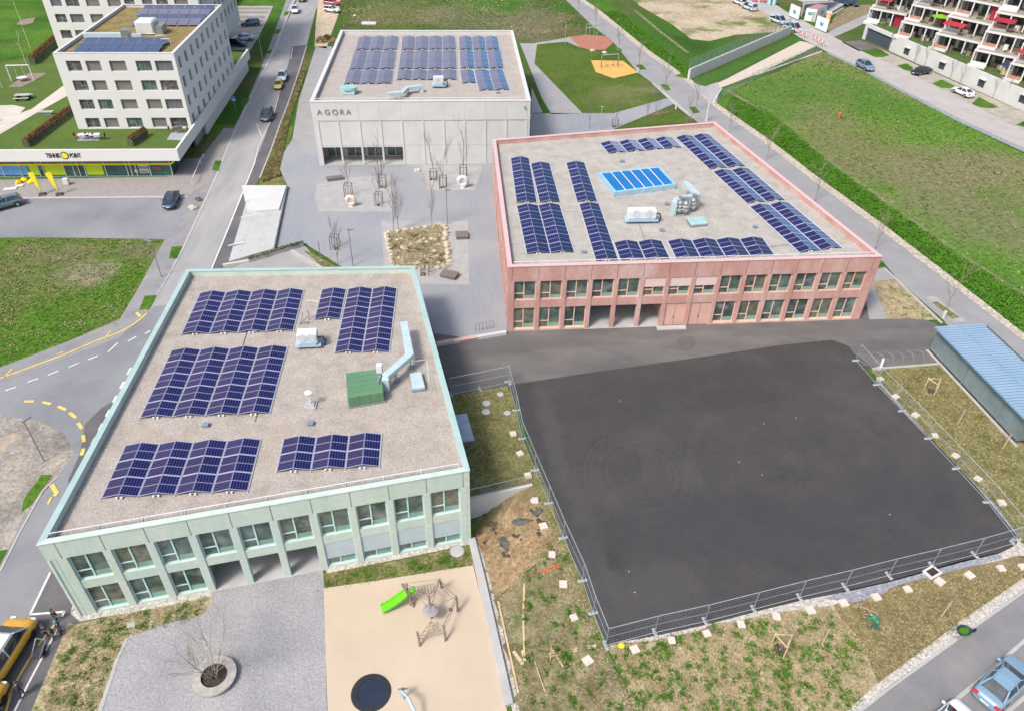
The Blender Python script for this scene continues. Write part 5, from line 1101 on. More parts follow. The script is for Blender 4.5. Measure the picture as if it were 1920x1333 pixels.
# railing, bits on the terrace
for (x, y), lb in [((158, 262), 'left'), ((180, 262), 'middle'), ((335, 250), 'right')]:
    p = G(x, y, TZ); rt = thing('garden_table', '%s garden table with chairs on the apartment terrace' % lb, 'garden table', p, 'garden tables on the terrace')
    mb = MB(); mb.cbox(p+up*.70, 1.3, .8, .05, .3); mb.build('tabletop', m_white_m if lb != 'right' else m_dark_m, rt)
    for i in range(4): mb = MB(); q = p+Vector(((i % 2-.5)*1.0, (i//2-.5)*.6, 0)); mb.tube([q, q+up*.7], .03, 4); mb.build('leg', m_grey_m, rt)
    for i in range(2): mb = MB(); q = p+Vector(((i-.5)*2.2, .1, 0)); mb.cbox(q+up*.42, .5, .5, .05); mb.cbox(q+Vector(((i-.5)*.45, 0, .45)), .05, .5, .45); mb.tube([q, q+up*.42], .05, 4); mb.build('chair', mat('mixed furniture', (.25, .12, .08), cols=[(.3, (.03, .06, .08)), (.6, (.3, .1, .05))], scale=2), rt)

# ---------------------------------------------------------------- white stepped retaining wall beside the plaza
a1, a2 = G(538, 348, .35), G(513, 466, .35)
w1 = GZ(466, 396, ZW); w2 = GZ(432, 503, ZW); w1.z = ZW(w1.x, w1.y)+1.4; w2.z = ZW(w2.x, w2.y)+.9
rt = thing('retaining_wall', 'white slotted concrete embankment between the plaza and the dark bus lane', 'retaining wall', (a1.x, a1.y, -1.2))
mb = MB(); n = 12
T = [a1.lerp(a2, i/n) for i in range(n+1)]; Bq = [w1.lerp(w2, i/n) for i in range(n+1)]
for i in range(n): 
    mb.quad(Bq[i], Bq[i+1], T[i+1], T[i]); mb.quad(Bq[i]-up*2.5, Bq[i+1]-up*2.5, Bq[i+1], Bq[i])
mb.quad(Bq[0]-up*2.5, Bq[0], T[0], T[0]-up*2.5); mb.quad(T[n]-up*2.5, T[n], Bq[n], Bq[n]-up*2.5)
mb.build('sloped_face', mat('embankment concrete', (.40, .405, .40), cols=[(.3, (.36, .365, .36)), (.7, (.43, .435, .42))], scale=.5, fine=.04, fscale=6, rough=.85), rt)
mb = MB(); mb.tube([p+up*.0 for p in T], .12, 4); mb.build('top_edge', m_conc, rt)
mb = MB(); nrm = ((Bq[n]-T[0]).cross(T[n]-T[0])).normalized(); nrm = nrm if nrm.z > 0 else -nrm
for r_k in (.32, .72):
    for i in range(11):
        q = T[0].lerp(T[-1], .1+.86*i/11).lerp(Bq[0].lerp(Bq[-1], .1+.86*i/11), r_k+(i-5)*.012); d = (Bq[0]-T[0]).normalized()*.0+(T[-1]-T[0]).normalized()*.42
        mb.ob(q+nrm*.008-d, d*1.6, (Bq[0]-T[0]).normalized()*.13, nrm*.012)
mb.build('slots', mat('slot shade grey', (.40, .41, .40), rough=.9), rt)
mb = MB(); c = [G(453, 348, .6), G(537, 348, .6), G(523, 392, .6), G(481, 396, .6), G(464, 395, .6)]
mb.prism([(p.x, p.y) for p in c[::-1]], .35, .6); mb.build('top_slab', m_conc_w, rt)
mb = MB(); mb.ob(c[0]-up*2.0, c[4]-c[0], Vector((.25, 0, 0)), up*1.7); mb.build('end_wall', m_conc_w, rt)
for (x, y) in [(458, 423), (435, 476)]:
    q = GZ(x, y, ZW); mb = MB(); mb.tube([q+Vector((1.6, .5, 1.2)), q+Vector((.5, .1, 1.2)), q+Vector((-.1, -.3, 1.2))], .09, 5); mb.tube([q+Vector((.4, .1, 0)), q+Vector((.4, .1, 1.2))], .07, 5); mb.build('rail_end', m_cap, rt)
# ramp walls behind the green school
rt = thing('ramp_wall', 'grey concrete ramp wall topped with a line of dark planting behind the mint school', 'ramp wall', G(520, 490, -1))
A_ = G(466, 486, .5); B_ = G(568, 456, .5); mb = MB(); W = Wall(A_, B_); W.bx(mb, 0, W.L, -.45, 0, -3, .45); mb.build('wall', m_conc, rt)
A2 = G(420, 506, -.3); mb = MB(); W2_ = Wall(A2, A_); W2_.bx(mb, 0, W2_.L, -.3, 0, -3, .3); mb.build('wall', m_conc_w, rt)
mb = MB(); C2 = G(606, 502, .4); W3 = Wall(Vector((B_.x-.9, B_.y-1.4, 0)), C2); W3.bx(mb, 0, W3.L, 0, .3, -3, .45); mb.build('wall', m_conc, rt)
mb = MB(); P_ = [G(420, 510, -2.0), G(606, 510, -2.0), G(562, 470, -2.0), G(470, 492, -2.0)]; 
mb.prism([(p.x, p.y) for p in P_], -2.2, -1.9); mb.build('ramp_floor', m_path, rt)
mb = MB(); rnd = random.Random(2)
for i in range(60): mb.rock(W.p(W.L*i/60+.1, -.22+rnd.uniform(-.1, .1), .5), .26, .8, rnd)
mb.build('planting', mat('dark planting mix', (.06, .065, .045), cols=[(.3, (.025, .03, .03)), (.5, (.07, .08, .04)), (.7, (.22, .24, .08))], scale=1.2, fine=.4, fscale=8, rough=.95), rt)
dr('ramp_paving', m_path, 2, (430, 506), (470, 489), (568, 458), (612, 506), (600, 515), (430, 515))
dr('grass_strip', m_grass_thin, 3, (568, 470), (582, 474), (630, 500), (606, 503))

# ---------------------------------------------------------------- walls and rails near the green school
rwW = Wall(rw_a, rw_b)
rt = thing('retaining_wall', 'pale concrete retaining wall with a railing beside the mint school and the clay slope', 'retaining wall', (rw_a.x, rw_a.y, -2.2))
mb = MB(); rwW.bx(mb, -.3, rwW.L, -.1, .18, -3.2, .12); mb.build('wall', m_conc_w, rt)
mb = MB(); mb.tube([rwW.p(0, 0, 1.05), rwW.p(rwW.L, 0, 1.05)], .03, 5); mb.tube([rwW.p(0, 0, .2), rwW.p(rwW.L, 0, .2)], .02, 4)
for i in range(int(rwW.L/.14)): mb.tube([rwW.p(i*.14, 0, .12), rwW.p(i*.14, 0, 1.05)], .012, 4)
mb.build('railing', m_steel, rt)
pw = [G(878, 1008, -1.9), G(891, 1006, -1.9), G(912, 1090, -1.9), G(963, 1316, -1.9), G(946, 1322, -1.9), G(905, 1130, -1.9)]
mb = MB(); mb.prism([(p.x, p.y) for p in pw[::-1]], -2.6, -1.9); o = mb.build('playground_wall', m_conc, bevel=.03); tag(o, 'long low white concrete wall along the right side of the beige playground', 'low wall')
mb = MB(); b0, b1 = G(818, 641, .35), G(948, 619, .35); W = Wall(b0, b1)
rt = thing('edge_wall', 'low white concrete wall with orange seats between the plaza and the yard road', 'low wall', (b0.x, b0.y, 0)); W.bx(mb, 0, W.L, 0, .4, -.3, .35); mb.build('wall', m_conc_w, rt)
for a, b in ((.03, .24), (.3, .56)): mb = MB(); W.bx(mb, W.L*a, W.L*b, .02, .55, .36, .44); mb.build('seat', m_orange, rt, bevel=.02)
rt = thing('guard_railing', 'grey handrail loops at the end of the plaza by the pink school', 'handrail', G(905, 618, 0))
mb = MB(); a, b = G(892, 622, 0), G(925, 616, 0)
for i in range(6): q = a.lerp(b, i/5); mb.tube([q, q+up*.95], .025, 4)
mb.tube([a+up*.95, b+up*.95], .03, 4); mb.build('rail', m_grey_m, rt)
# doorstep
P_ = [G(1230, 612, .1), G(1285, 610, .1), G(1287, 617, .1), G(1233, 619, .1)]
mb = MB(); mb.prism([(p.x, p.y) for p in P_[::-1]], 0, .12); o = mb.build('doorstep', m_conc); tag(o, 'pale concrete doorstep in front of the apricot doors', 'doorstep')

# ---------------------------------------------------------------- bicycle shelter
zr = 2.75
ra, rb = G(1752, 613, zr), G(1843.8, 608, zr)
fa, fb = G(1743, 656, 0), G(1904, 828, 0)
sh = thing('bicycle_shelter', 'long glazed bicycle shelter with a light blue corrugated roof', 'bicycle shelter', (fa.x, fa.y, 0))
dvec = (fb-fa); wv = Vector((rb.x-ra.x, rb.y-ra.y, 0)); dn = dvec.normalized()
wv = wv-dn*wv.dot(dn); L_s = dvec.length; o0 = Vector((ra.x, ra.y, 0))
m_blue_r = mat('light blue metal roofing', (.28, .50, .68), cols=[(.3, (.26, .47, .65)), (.7, (.32, .55, .72))], scale=.4, rough=.35, spec=.6)
m_blue_s = mat('blue roofing groove', (.13, .27, .40), rough=.5)
mb = MB(); mb.ob(o0+up*(zr-.15), dn*(L_s+.9), wv, up*.12); mb.build('roof', m_blue_s, sh)
mb = MB(); n = int((L_s+.9)/.36)
for i in range(n):
    for t0, t1 in ((.005, .495), (.505, .995)): mb.ob(o0+up*(zr-.028)+dn*((L_s+.9)*(i+.1)/n)+wv*t0, dn*((L_s+.9)*.7/n), wv*(t1-t0), up*.06)
mb.build('roof_ribs', m_blue_r, sh)
m_gl_s = mat('grey green shelter glass', (.20, .27, .29), cols=[(.3, (.16, .225, .24)), (.7, (.24, .31, .32))], scale=.5, rough=.12, spec=.6, alpha=.78)
mb = MB(); mb.ob(fa+up*.12, dvec, wv.normalized()*.03, up*(zr-.3)); mb.build('glass_wall', m_gl_s, sh)
mb = MB(); mb.ob(fb+up*.12, wv, dn*.03, up*(zr-.3)); mb.build('glass_wall', m_gl_s, sh)
mb = MB(); mb.ob(fa+wv+up*.12, dvec, wv.normalized()*.03, up*(zr-.3)); mb.build('glass_wall', m_gl_s, sh)
mb = MB(); mb.ob(fa-wv.normalized()*.12, dvec+dn*.1, wv.normalized()*.1, up*.1); mb.ob(fb+dn*.05, wv, dn*.08, up*.1); mb.build('base_rail', m_dark_m, sh)
for i in range(6):
    for side in (0, 1):
        q = fa+dvec*(i/5)+(wv if side else wv.normalized()*-.02); mb = MB(); mb.tube([q, q+up*(zr-.15)], .045, 5); mb.build('post', m_steel, sh)
mb = MB(); mb.ob(fa-wv.normalized()*.45, dvec+dn*.6, wv.normalized()*.28, up*.07); o = mb.build('kerb', m_curb); o['kind'] = 'structure'
mb = MB(); a, b = G(1636, 693, 0), G(1765, 683, 0); W = Wall(a, b); W.bx(mb, 0, W.L, -.15, .1, 0, .1); o = mb.build('kerb', m_curb); o['kind'] = 'structure'
# bike hoops
hoop = proto('bicycle_rack', 'x', 'bicycle rack', 'leaning bicycle hoops')
mb = MB(); mb.tube([(0, 0, 0), (0, 0, .72), (.55, 0, .80), (1.0, 0, .05)], .03, 5); mb.build('hoop', m_steel, hoop); mb = MB(); mb.cbox((0, 0, 0), .2, .12, .03); mb.build('foot', m_grey_m, hoop)
for i, (x, y) in enumerate([(1640, 672), (1659, 671), (1678, 670), (1697, 669), (1716, 667)]):
    o = hoop if i == 0 else copy_tree(hoop)
    place(o, G(x, y, 0), radians(-62), '%s steel bicycle hoop from the left in front of the shelter' % ORD[i])

# ---------------------------------------------------------------- building-site fence
m_wire = mat('zinc wire', (.46, .50, .53), rough=.4, metal=.5)
FP = proto('mobile_fence', 'x', 'fence panel', 'mobile wire fence panels round the asphalt court')
PW = 3.5
mb = MB(); mb.tube([(0, 0, .12), (0, 0, 2.0), (PW-.06, 0, 2.0), (PW-.06, 0, .12), (0, 0, .12)], .027, 5); mb.tube([(0, 0, 1.05), (PW-.06, 0, 1.05)], .012, 4); mb.build('frame', m_wire, FP)
mb = MB()
for i in range(1, 15): mb.box(i*PW/15-.001, -.001, .15, i*PW/15+.001, .001, 1.98)
for i in range(1, 7): mb.box(.02, -.0015, .15+i*.27, PW-.08, .0015, .153+i*.27)
mb.build('mesh', m_wire, FP)
FB = proto('ballast_block', 'x', 'fence foot', 'concrete feet of the mobile fence')
mb = MB(); mb.box(-.35, -.11, 0, .35, .11, .14); mb.build('block', m_conc if False else mat('pale fence foot', (.36, .39, .40), rough=.85, var=.08), FB, bevel=.03); mb = MB(); 
for k in (-.12, .12): mb.tube([(k, 0, .14), (k, 0, .17)], .04, 6)
mb.build('socket', m_dark_m, FB)
runs = [('left side', [(953, 716), (968, 770), (979, 823), (1003, 882), (1029, 944), (1056, 1009), (1092, 1089), (1112, 1150), (1136, 1211)]),
        ('front side', [(1136, 1211), (1228, 1187), (1322, 1166), (1413, 1143), (1499, 1121), (1584, 1101), (1666, 1080), (1747, 1061), (1827, 1041), (1900, 1020)]),
        ('right side', [(1604, 677), (1643, 722), (1690.6, 771), (1739.5, 822.6), (1792, 879), (1850, 942), (1905, 1012)]),
        ('top left corner', [(845, 741), (900, 730), (955, 718)])]
first = True; ff = True
for nm, pts in runs:
    for i in range(len(pts)-1):
        a, b = G(*pts[i]), G(*pts[i+1]); d = b-a
        o = FP if first else copy_tree(FP); first = False
        place(o, a, atan2(d.y, d.x), '%s wire fence panel along the %s of the asphalt court' % (ORD[i], nm)); o.scale = (d.length/PW, 1, 1)
    for i in range(len(pts)-(1 if nm == 'left side' else 0)):
        if nm in ('front side',) and i == 0: pass
        a = G(*pts[i]); j = min(i, len(pts)-2); d = G(*pts[j+1])-G(*pts[j])
        o = FB if ff else copy_tree(FB); ff = False
        if nm == 'top right corner' and i == 0: a = a+Vector((.5, .3, 0))
        place(o, a, atan2(d.y, d.x)+pi/2, '%s fence foot along the %s of the asphalt court' % (ORD[i], nm))
# stone slabs set out round the court
SLB = [('left side', [(962, 815), (975, 852), (990, 893), (1003, 940), (1019, 988), (1035, 1041), (1056, 1097), (1076, 1159), (1102, 1240)]),
       ('front side', [(1190, 1219), (1259, 1202), (1325, 1189), (1389, 1172), (1455, 1157), (1519, 1146), (1581, 1132), (1642, 1121), (1701, 1106), (1761, 1092), (1817, 1080), (1876, 1067), (1916, 1064)]),
       ('right side', [(1650, 712), (1679, 745), (1716, 780), (1752, 818), (1791, 856), (1833, 899), (1877, 944)])]
SL = proto('concrete_block', 'x', 'concrete block', 'pale square blocks set round the court'); mb = MB(); mb.box(-.3, -.3, 0, .3, .3, .22); mb.build('block', mat('pale block', (.60, .53, .45), rough=.85, var=.06, scale=2, fine=.08), SL, bevel=.02)
mb = MB(); mb.box(-.2, -.2, .222, .2, .2, .235); mb.build('lid', mat('block lid', (.64, .55, .50), rough=.85, var=.08, scale=3), SL)
fs = True; rnd = random.Random(11)
for nm, pts in SLB:
    for i, q in enumerate(pts):
        o = SL if fs else copy_tree(SL); fs = False
        p = GZ(*q, ZF if nm == 'left side' else ZE); 
        place(o, p+up*.02, rnd.uniform(-.35, .35)+.25, '%s pale concrete block in the row outside the %s of the court' % (ORD[i], nm), None, rnd.uniform(.78, .98))
# ---------------------------------------------------------------- cars
m_tyre = mat('tyre rubber', (.02, .02, .02), rough=.85); m_rim = mat('alloy rim', (.42, .43, .45), rough=.35, metal=.6)
m_carg = mat('car glass', (.015, .02, .025), cols=[(.35, (.01, .014, .018)), (.7, (.06, .085, .10))], scale=1.2, rough=.05, spec=.9, detail=2)
m_head = mat('headlamp', (.70, .72, .75), rough=.15); m_tail = mat('red tail lamp', (.50, .02, .03), rough=.25); m_plate = mat('number plate', (.65, .65, .62), rough=.5); m_trim = mat('black car trim', (.025, .025, .028), rough=.5)
def paint(name, col, metal=.2): return mat(name, col, rough=.3, metal=metal, var=.02, coat=.8, spec=.5)
def car_proto(kind):
    root = proto('parked_car' if kind != 'van' else 'parked_van', 'x', 'car' if kind != 'van' else 'van')
    if kind == 'sedan': L, Wd, st, cab = 4.6, 1.82, [(-2.3, .62, .62), (-2.24, .88, .86), (-2.05, .96, .95), (-1.4, .99, .99), (-.6, .93, 1), (.4, .92, 1), (.95, .93, 1), (1.5, .86, .98), (1.95, .78, .93), (2.2, .66, .84), (2.3, .5, .7)], [(-1.75, .96, .70), (-1.05, 1.36, .60), (-.35, 1.43, .60), (.25, 1.40, .60), (1.12, .93, .72)]
    elif kind == 'hatch': L, Wd, st, cab = 4.1, 1.76, [(-2.05, .65, .72), (-2.0, .95, .90), (-1.85, .98, .97), (-1.2, .98, 1), (-.4, .95, 1), (.4, .93, 1), (.9, .93, 1), (1.4, .86, .97), (1.75, .78, .92), (1.98, .64, .84), (2.05, .5, .72)], [(-1.92, .98, .72), (-1.62, 1.38, .62), (-.6, 1.48, .62), (.1, 1.44, .61), (.98, .94, .72)]
    else: L, Wd, st, cab = 4.9, 1.95, [(-2.45, .8, .93), (-2.42, 1.05, .97), (-2.3, 1.08, 1), (-1.2, 1.08, 1), (-.4, 1.08, 1), (.4, 1.06, 1), (1.1, 1.05, 1), (1.7, 1.0, .98), (2.1, .9, .94), (2.38, .72, .88), (2.45, .55, .8)], [(-2.38, 1.06, .83), (-2.3, 1.86, .76), (-1.2, 1.94, .77), (.6, 1.9, .76), (1.75, 1.04, .82)]
    hw = Wd/2
    def sec(x, zt, k):
        w_ = hw*k; zb = .24 if abs(x) < L/2-.15 else .3
        half = [(w_*.80, zb), (w_*.97, zb+.12), (w_, .55 if zt > .6 else .42), (w_*.985, min(zt-.05, .78)), (w_*.90, zt-.015), (w_*.5, zt+.02)]
        return [Vector((x, y, z)) for y, z in half]+[Vector((x, -y, z)) for y, z in half[::-1]]
    mb = MB(); mb.loft([sec(*s) for s in st]); 
    pb = paint('silver car paint', (.45, .47, .50)); body = mb.build('body', pb, root, smooth=True)
    sb = body.modifiers.new('sub', 'SUBSURF'); sb.levels = 1; sb.render_levels = 1
    # dark wheel arches
    wx = (L*.30, -L*.30)
    for x in wx:
        for s_ in (-1, 1):
            mb = MB(); mb.lathe((0, 0, 0), [(.30, -.11), (.33, -.09), (.33, .09), (.30, .11)], 16)
            mb.v = [(x+a, s_*(hw-.10)+c, .33+b) for a, b, c in mb.v]; wq = mb.build('wheel', m_tyre, root)
            mb = MB(); mb.lathe((0, 0, 0), [(.20, -.115), (.20, .115)], 12); mb.v = [(x+a, s_*(hw-.10)+c, .33+b) for a, b, c in mb.v]; mb.build('rim', m_rim, wq)
            mb = MB(); n = 11; Pp = [(x+cos(t)*.40, .33+sin(t)*.40) for t in np.linspace(-.15, pi+.15, n)]
            mb.loft([[Vector((a, s_*(hw*.90), max(.25, b))) for a, b in Pp], [Vector((a, s_*(hw*1.003), max(.25, b))) for a, b in Pp]], close=True); mb.build('wheel_arch', m_trim, root)
    # greenhouse
    rings = []
    for x, z, k in cab:
        rings.append([Vector((x, hw*k*1.0, z)), Vector((x, -hw*k, z))])
    zb = cab[0][1]-.03; base = [Vector((x, 0, 0)) for x, _, _ in cab]
    mb = MB(); R_ = []
    for (x, z, k) in cab:
        kb = .86 if kind != 'van' else .95
        top = hw*k; R_.append([Vector((x, hw*kb, zb-.05)), Vector((x, top+.03, z-.05 if z > zb+.1 else z-.02)), Vector((x, top-.06, z)), Vector((x, -top+.06, z)), Vector((x, -top-.03, z-.05 if z > zb+.1 else z-.02)), Vector((x, -hw*kb, zb-.05))])
    mb.loft(R_); mb.build('windows', m_carg, root)
    mb = MB(); rr = []
    for (x, z, k) in cab[1:-1]:
        w_ = hw*k; rr.append([Vector((x, w_+.02, z-.035)), Vector((x, w_*.8, z+.02)), Vector((x, 0, z+.035)), Vector((x, -w_*.8, z+.02)), Vector((x, -w_-.02, z-.035)), Vector((x, -w_*.5, z-.05)), Vector((x, w_*.5, z-.05))])
    mb.loft(rr); mb.build('roof', pb, root, smooth=False)
    for s_ in (-1, 1):
        f0 = cab[-1]; f1 = cab[-2]; r0 = cab[0]; r1 = cab[1]
        for P_, r_ in (([(f0[0], s_*hw*.85, f0[1]), (f1[0], s_*(hw*f1[2]+.01), f1[1]-.02)], .035), ([(r0[0], s_*hw*.83, r0[1]), (r1[0], s_*(hw*r1[2]+.01), r1[1]-.02)], .06), ([(-.25, s_*hw*.93, zb), (-.3, s_*(hw*cab[2][2]+.03), cab[2][1]-.03)], .04)):
            mb = MB(); mb.tube(P_, r_, 5); mb.build('pillar', pb, root)
        if kind == 'van': mb = MB(); mb.ob((-2.25, s_*hw*.90-.02, 1.0), (1.7, 0, 0), (0, .05, 0), (0, -s_*.10, .85)); mb.build('side_panel', pb, root)
    for s_ in (-1, 1):
        mb = MB(); x = L/2-.20; mb.loft([[Vector((x-.2, s_*hw*.62, .58)), Vector((x-.2, s_*hw*.88, .60)), Vector((x-.05, s_*hw*.84, .56)), Vector((x+.08, s_*hw*.62, .54))], [Vector((x-.2, s_*hw*.62, .74)), Vector((x-.25, s_*hw*.90, .76)), Vector((x-.06, s_*hw*.84, .67)), Vector((x+.08, s_*hw*.62, .64))]]); mb.build('headlight', m_head, root)
        mb = MB(); x = -L/2; mb.box(x-.01, min(s_*hw*.55, s_*hw*.93), .72, x+.16, max(s_*hw*.55, s_*hw*.93), .90); mb.build('taillight', m_tail, root, bevel=.02)
        mb = MB(); mb.box(cab[-1][0]-.35, min(s_*hw*.95, s_*(hw+.16)), .93, cab[-1][0]-.2, max(s_*hw*.95, s_*(hw+.16)), 1.05); mb.build('mirror', pb, root, bevel=.02)
    mb = MB(); mb.box(L/2-.04, -.26, .42, L/2+.015, .26, .53); mb.build('number_plate', m_plate, root); mb = MB(); mb.box(-L/2-.015, -.26, .52, -L/2+.03, .26, .63); mb.build('number_plate', m_plate, root)
    mb = MB(); mb.box(L/2-.12, -hw*.6, .3, L/2-.0, hw*.6, .40); mb.build('grille', m_trim, root)
    return root, pb
protos = {k: car_proto(k) for k in ('sedan', 'hatch', 'van')}
used = {k: False for k in protos}
def car(kind, p0, p1, zf, col, label, s=1.0, group=None, h=.7):
    root, pb = protos[kind]; o = root if not used[kind] else copy_tree(root)
    if used[kind] is False and False: pass
    used[kind] = True
    c = GZ(p0[0], p0[1], zf, h*s); t = GZ(p1[0], p1[1], zf, h*s); d = t-c; c.z = zf(c.x, c.y)+.06
    place(o, c, atan2(d.y, d.x), label, group, s)
    m = paint(*col)
    for ch in C.objects:
        if ch.parent == o and ch.name.split('.')[0] in ('body', 'roof', 'pillar', 'mirror', 'side_panel'):
            ch.material_slots[0].link = 'OBJECT'; ch.material_slots[0].material = m
    return o
BLUE = ('light blue metallic', (.22, .35, .46)); WHITE = ('white car paint', (.72, .73, .75), 0.); BLACK = ('black car paint', (.012, .015, .02)); NAVY = ('navy car paint', (.02, .035, .075)); GREY = ('grey green car paint', (.12, .17, .18)); SILV = ('silver blue car paint', (.24, .32, .42), .4); RED = ('red car paint', (.60, .02, .03), 0.); VANB = ('pale blue van paint', (.50, .60, .72), .1)
car('sedan', (1884, 1277), (1921, 1240), ZE, BLUE, 'light blue sedan parked at the bottom right corner of the view')
car('hatch', (1779, 1358), (1816, 1326), ZE, WHITE, 'white hatchback cut by the bottom edge behind the light blue sedan')
car('sedan', (320, 374), (312, 394), ZW, NAVY, 'very dark blue car in front of the shop near the road corner', .92)
car('hatch', (8, 380), (-22, 388), ZW, GREY, 'grey green car cut by the left edge in front of the shop', 1.)
car('hatch', (500, 215), (492, 236), ZW, ('slate car paint', (.04, .06, .08)), 'dark slate car driving in the bus lane beside the white line')
car('hatch', (529, 143), (525, 158), ZW, ('ice white paint', (.60, .66, .72), .1), 'ice white car standing behind the black and yellow car', .95)
car('hatch', (522, 159), (518, 172), ZW, ('taxi yellow paint', (.55, .46, .05), 0.), 'black and yellow car in front of the ice white car', .8)
car('hatch', (553, 18), (551, 33), ZW, WHITE, 'white car driving down the road at the top', .95)
car('sedan', (566, -3), (565, 10), ZW, ('maroon paint', (.15, .02, .03)), 'maroon car cut by the top edge on the road', .9)
car('hatch', (622, 18), (640, 20), ZE, WHITE, 'white small car parked on the clay beside the red car', .95)
car('hatch', (622, 5), (640, 6), ZE, RED, 'red small car parked on the clay at the top', .95)
car('hatch', (469, 43), (450, 44), ZE, ('petrol blue paint', (.05, .09, .16)), 'petrol blue car in the stony parking yard')
car('sedan', (456, 71), (437, 72), ZE, ('silver white paint', (.50, .54, .60), .2), 'silver white car next to the white side of the apartment house', .95)
car('sedan', (444, 80), (466, 83), ZE, NAVY, 'dark blue car half hidden behind the apartment house', .95)
car('hatch', (1623, 123), (1636, 130), ZE, SILV, 'silver blue car on the grey road beside the field', 1.08)
car('sedan', (1728, 133), (1712, 136), ZE, BLACK, 'black car in the gravel bay in front of the long white wall', .97)
car('sedan', (1806, 172), (1788, 164), ZE, WHITE, 'white sports car in the bay in front of the long white wall', .97)
car('van', (1460, 39), (1474, 44), ZE, VANB, 'pale blue van, left one of the two on the grey road', .92)
car('van', (1487, 53), (1501, 58), ZE, VANB, 'pale blue van, right one of the two next to the red and white barriers', .95)
car('van', (1405, 14), (1390, 8), ZE, VANB, 'pale blue van with an open dark rear on the building site', .92)
car('van', (1386, 4), (1371, -2), ZE, WHITE, 'white van cut by the top edge on the building site', .85)
for x, y in ((1577, 5), (1597, 6)):
    car('sedan', (x, y), (x+13, y+3), ZE, NAVY, '%s dark car parked behind the brown bank at the top' % ('left' if x < 1590 else 'right'), .9)

# yellow minibus at the lower left
Lz = -2.14
c = G(0, 1222, -1.2); t = G(35, 1168, -1.2); ang = atan2((t-c).y, (t-c).x)
bus = proto('minibus', 'yellow minibus with a white roof box cut by the left edge', 'minibus')
m_busy = paint('bus yellow paint', (.66, .34, .02), 0.)
mb = MB(); sec = []
for x, zt, k in [(-2.7, 1.0, .93), (-2.6, 1.15, 1), (1.5, 1.15, 1), (2.1, 1.05, .98), (2.5, .9, .92), (2.7, .6, .8)]:
    w_ = 1.0*k; sec.append([Vector((x, w_*.85, .28)), Vector((x, w_, .5)), Vector((x, w_*.98, zt-.05)), Vector((x, w_*.6, zt)), Vector((x, -w_*.6, zt)), Vector((x, -w_*.98, zt-.05)), Vector((x, -w_, .5)), Vector((x, -w_*.85, .28))])
mb.loft(sec); mb.build('body', m_busy, bus, smooth=True)
mb = MB(); mb.loft([[Vector((-2.6, .93, 1.1)), Vector((-2.6, -.93, 1.1)), Vector((1.75, -.9, 1.1)), Vector((1.75, .9, 1.1))], [Vector((-2.5, .82, 1.95)), Vector((-2.5, -.82, 1.95)), Vector((.75, -.80, 1.95)), Vector((.75, .80, 1.95))]]); mb.build('windows', m_carg, bus)
mb = MB(); mb.loft([[Vector((-2.52, .84, 1.93)), Vector((-2.52, -.84, 1.93)), Vector((.8, -.82, 1.93)), Vector((.8, .82, 1.93))], [Vector((-2.5, .76, 2.06)), Vector((-2.5, -.76, 2.06)), Vector((.62, -.74, 2.06)), Vector((.62, .74, 2.06))]]); mb.build('roof', m_cap, bus)
for s_ in (-1, 1):
    for x in (1.7, -1.7): mb = MB(); mb.lathe((0, 0, 0), [(.30, -.12), (.35, -.1), (.35, .1), (.30, .12)], 14); mb.v = [(x+a, s_*.88+c_, .35+b) for a, b, c_ in mb.v]; mb.build('wheel', m_tyre, bus)
    mb = MB(); mb.tube([(1.75, s_*.88, 1.1), (.78, s_*.80, 1.95)], .05, 5); mb.tube([(-.4, s_*.92, 1.1), (-.4, s_*.83, 1.95)], .06, 5); mb.build('pillar', m_cap, bus)
    mb = MB(); mb.box(2.35, min(s_*.5, s_*.85), .7, 2.62, max(s_*.5, s_*.85), .88); mb.build('headlight', m_head, bus)
c.z = Lz; place(bus, c, ang)
bmb = proto('minibus', 'second yellow minibus at the lowest left edge', 'minibus')
for o in [x for x in C.objects if x.parent == bus]:
    q = o.copy(); C.objects.link(q); q.parent = bmb
cc = G(-62, 1352, -1.2); cc.z = Lz; place(bmb, cc, ang)

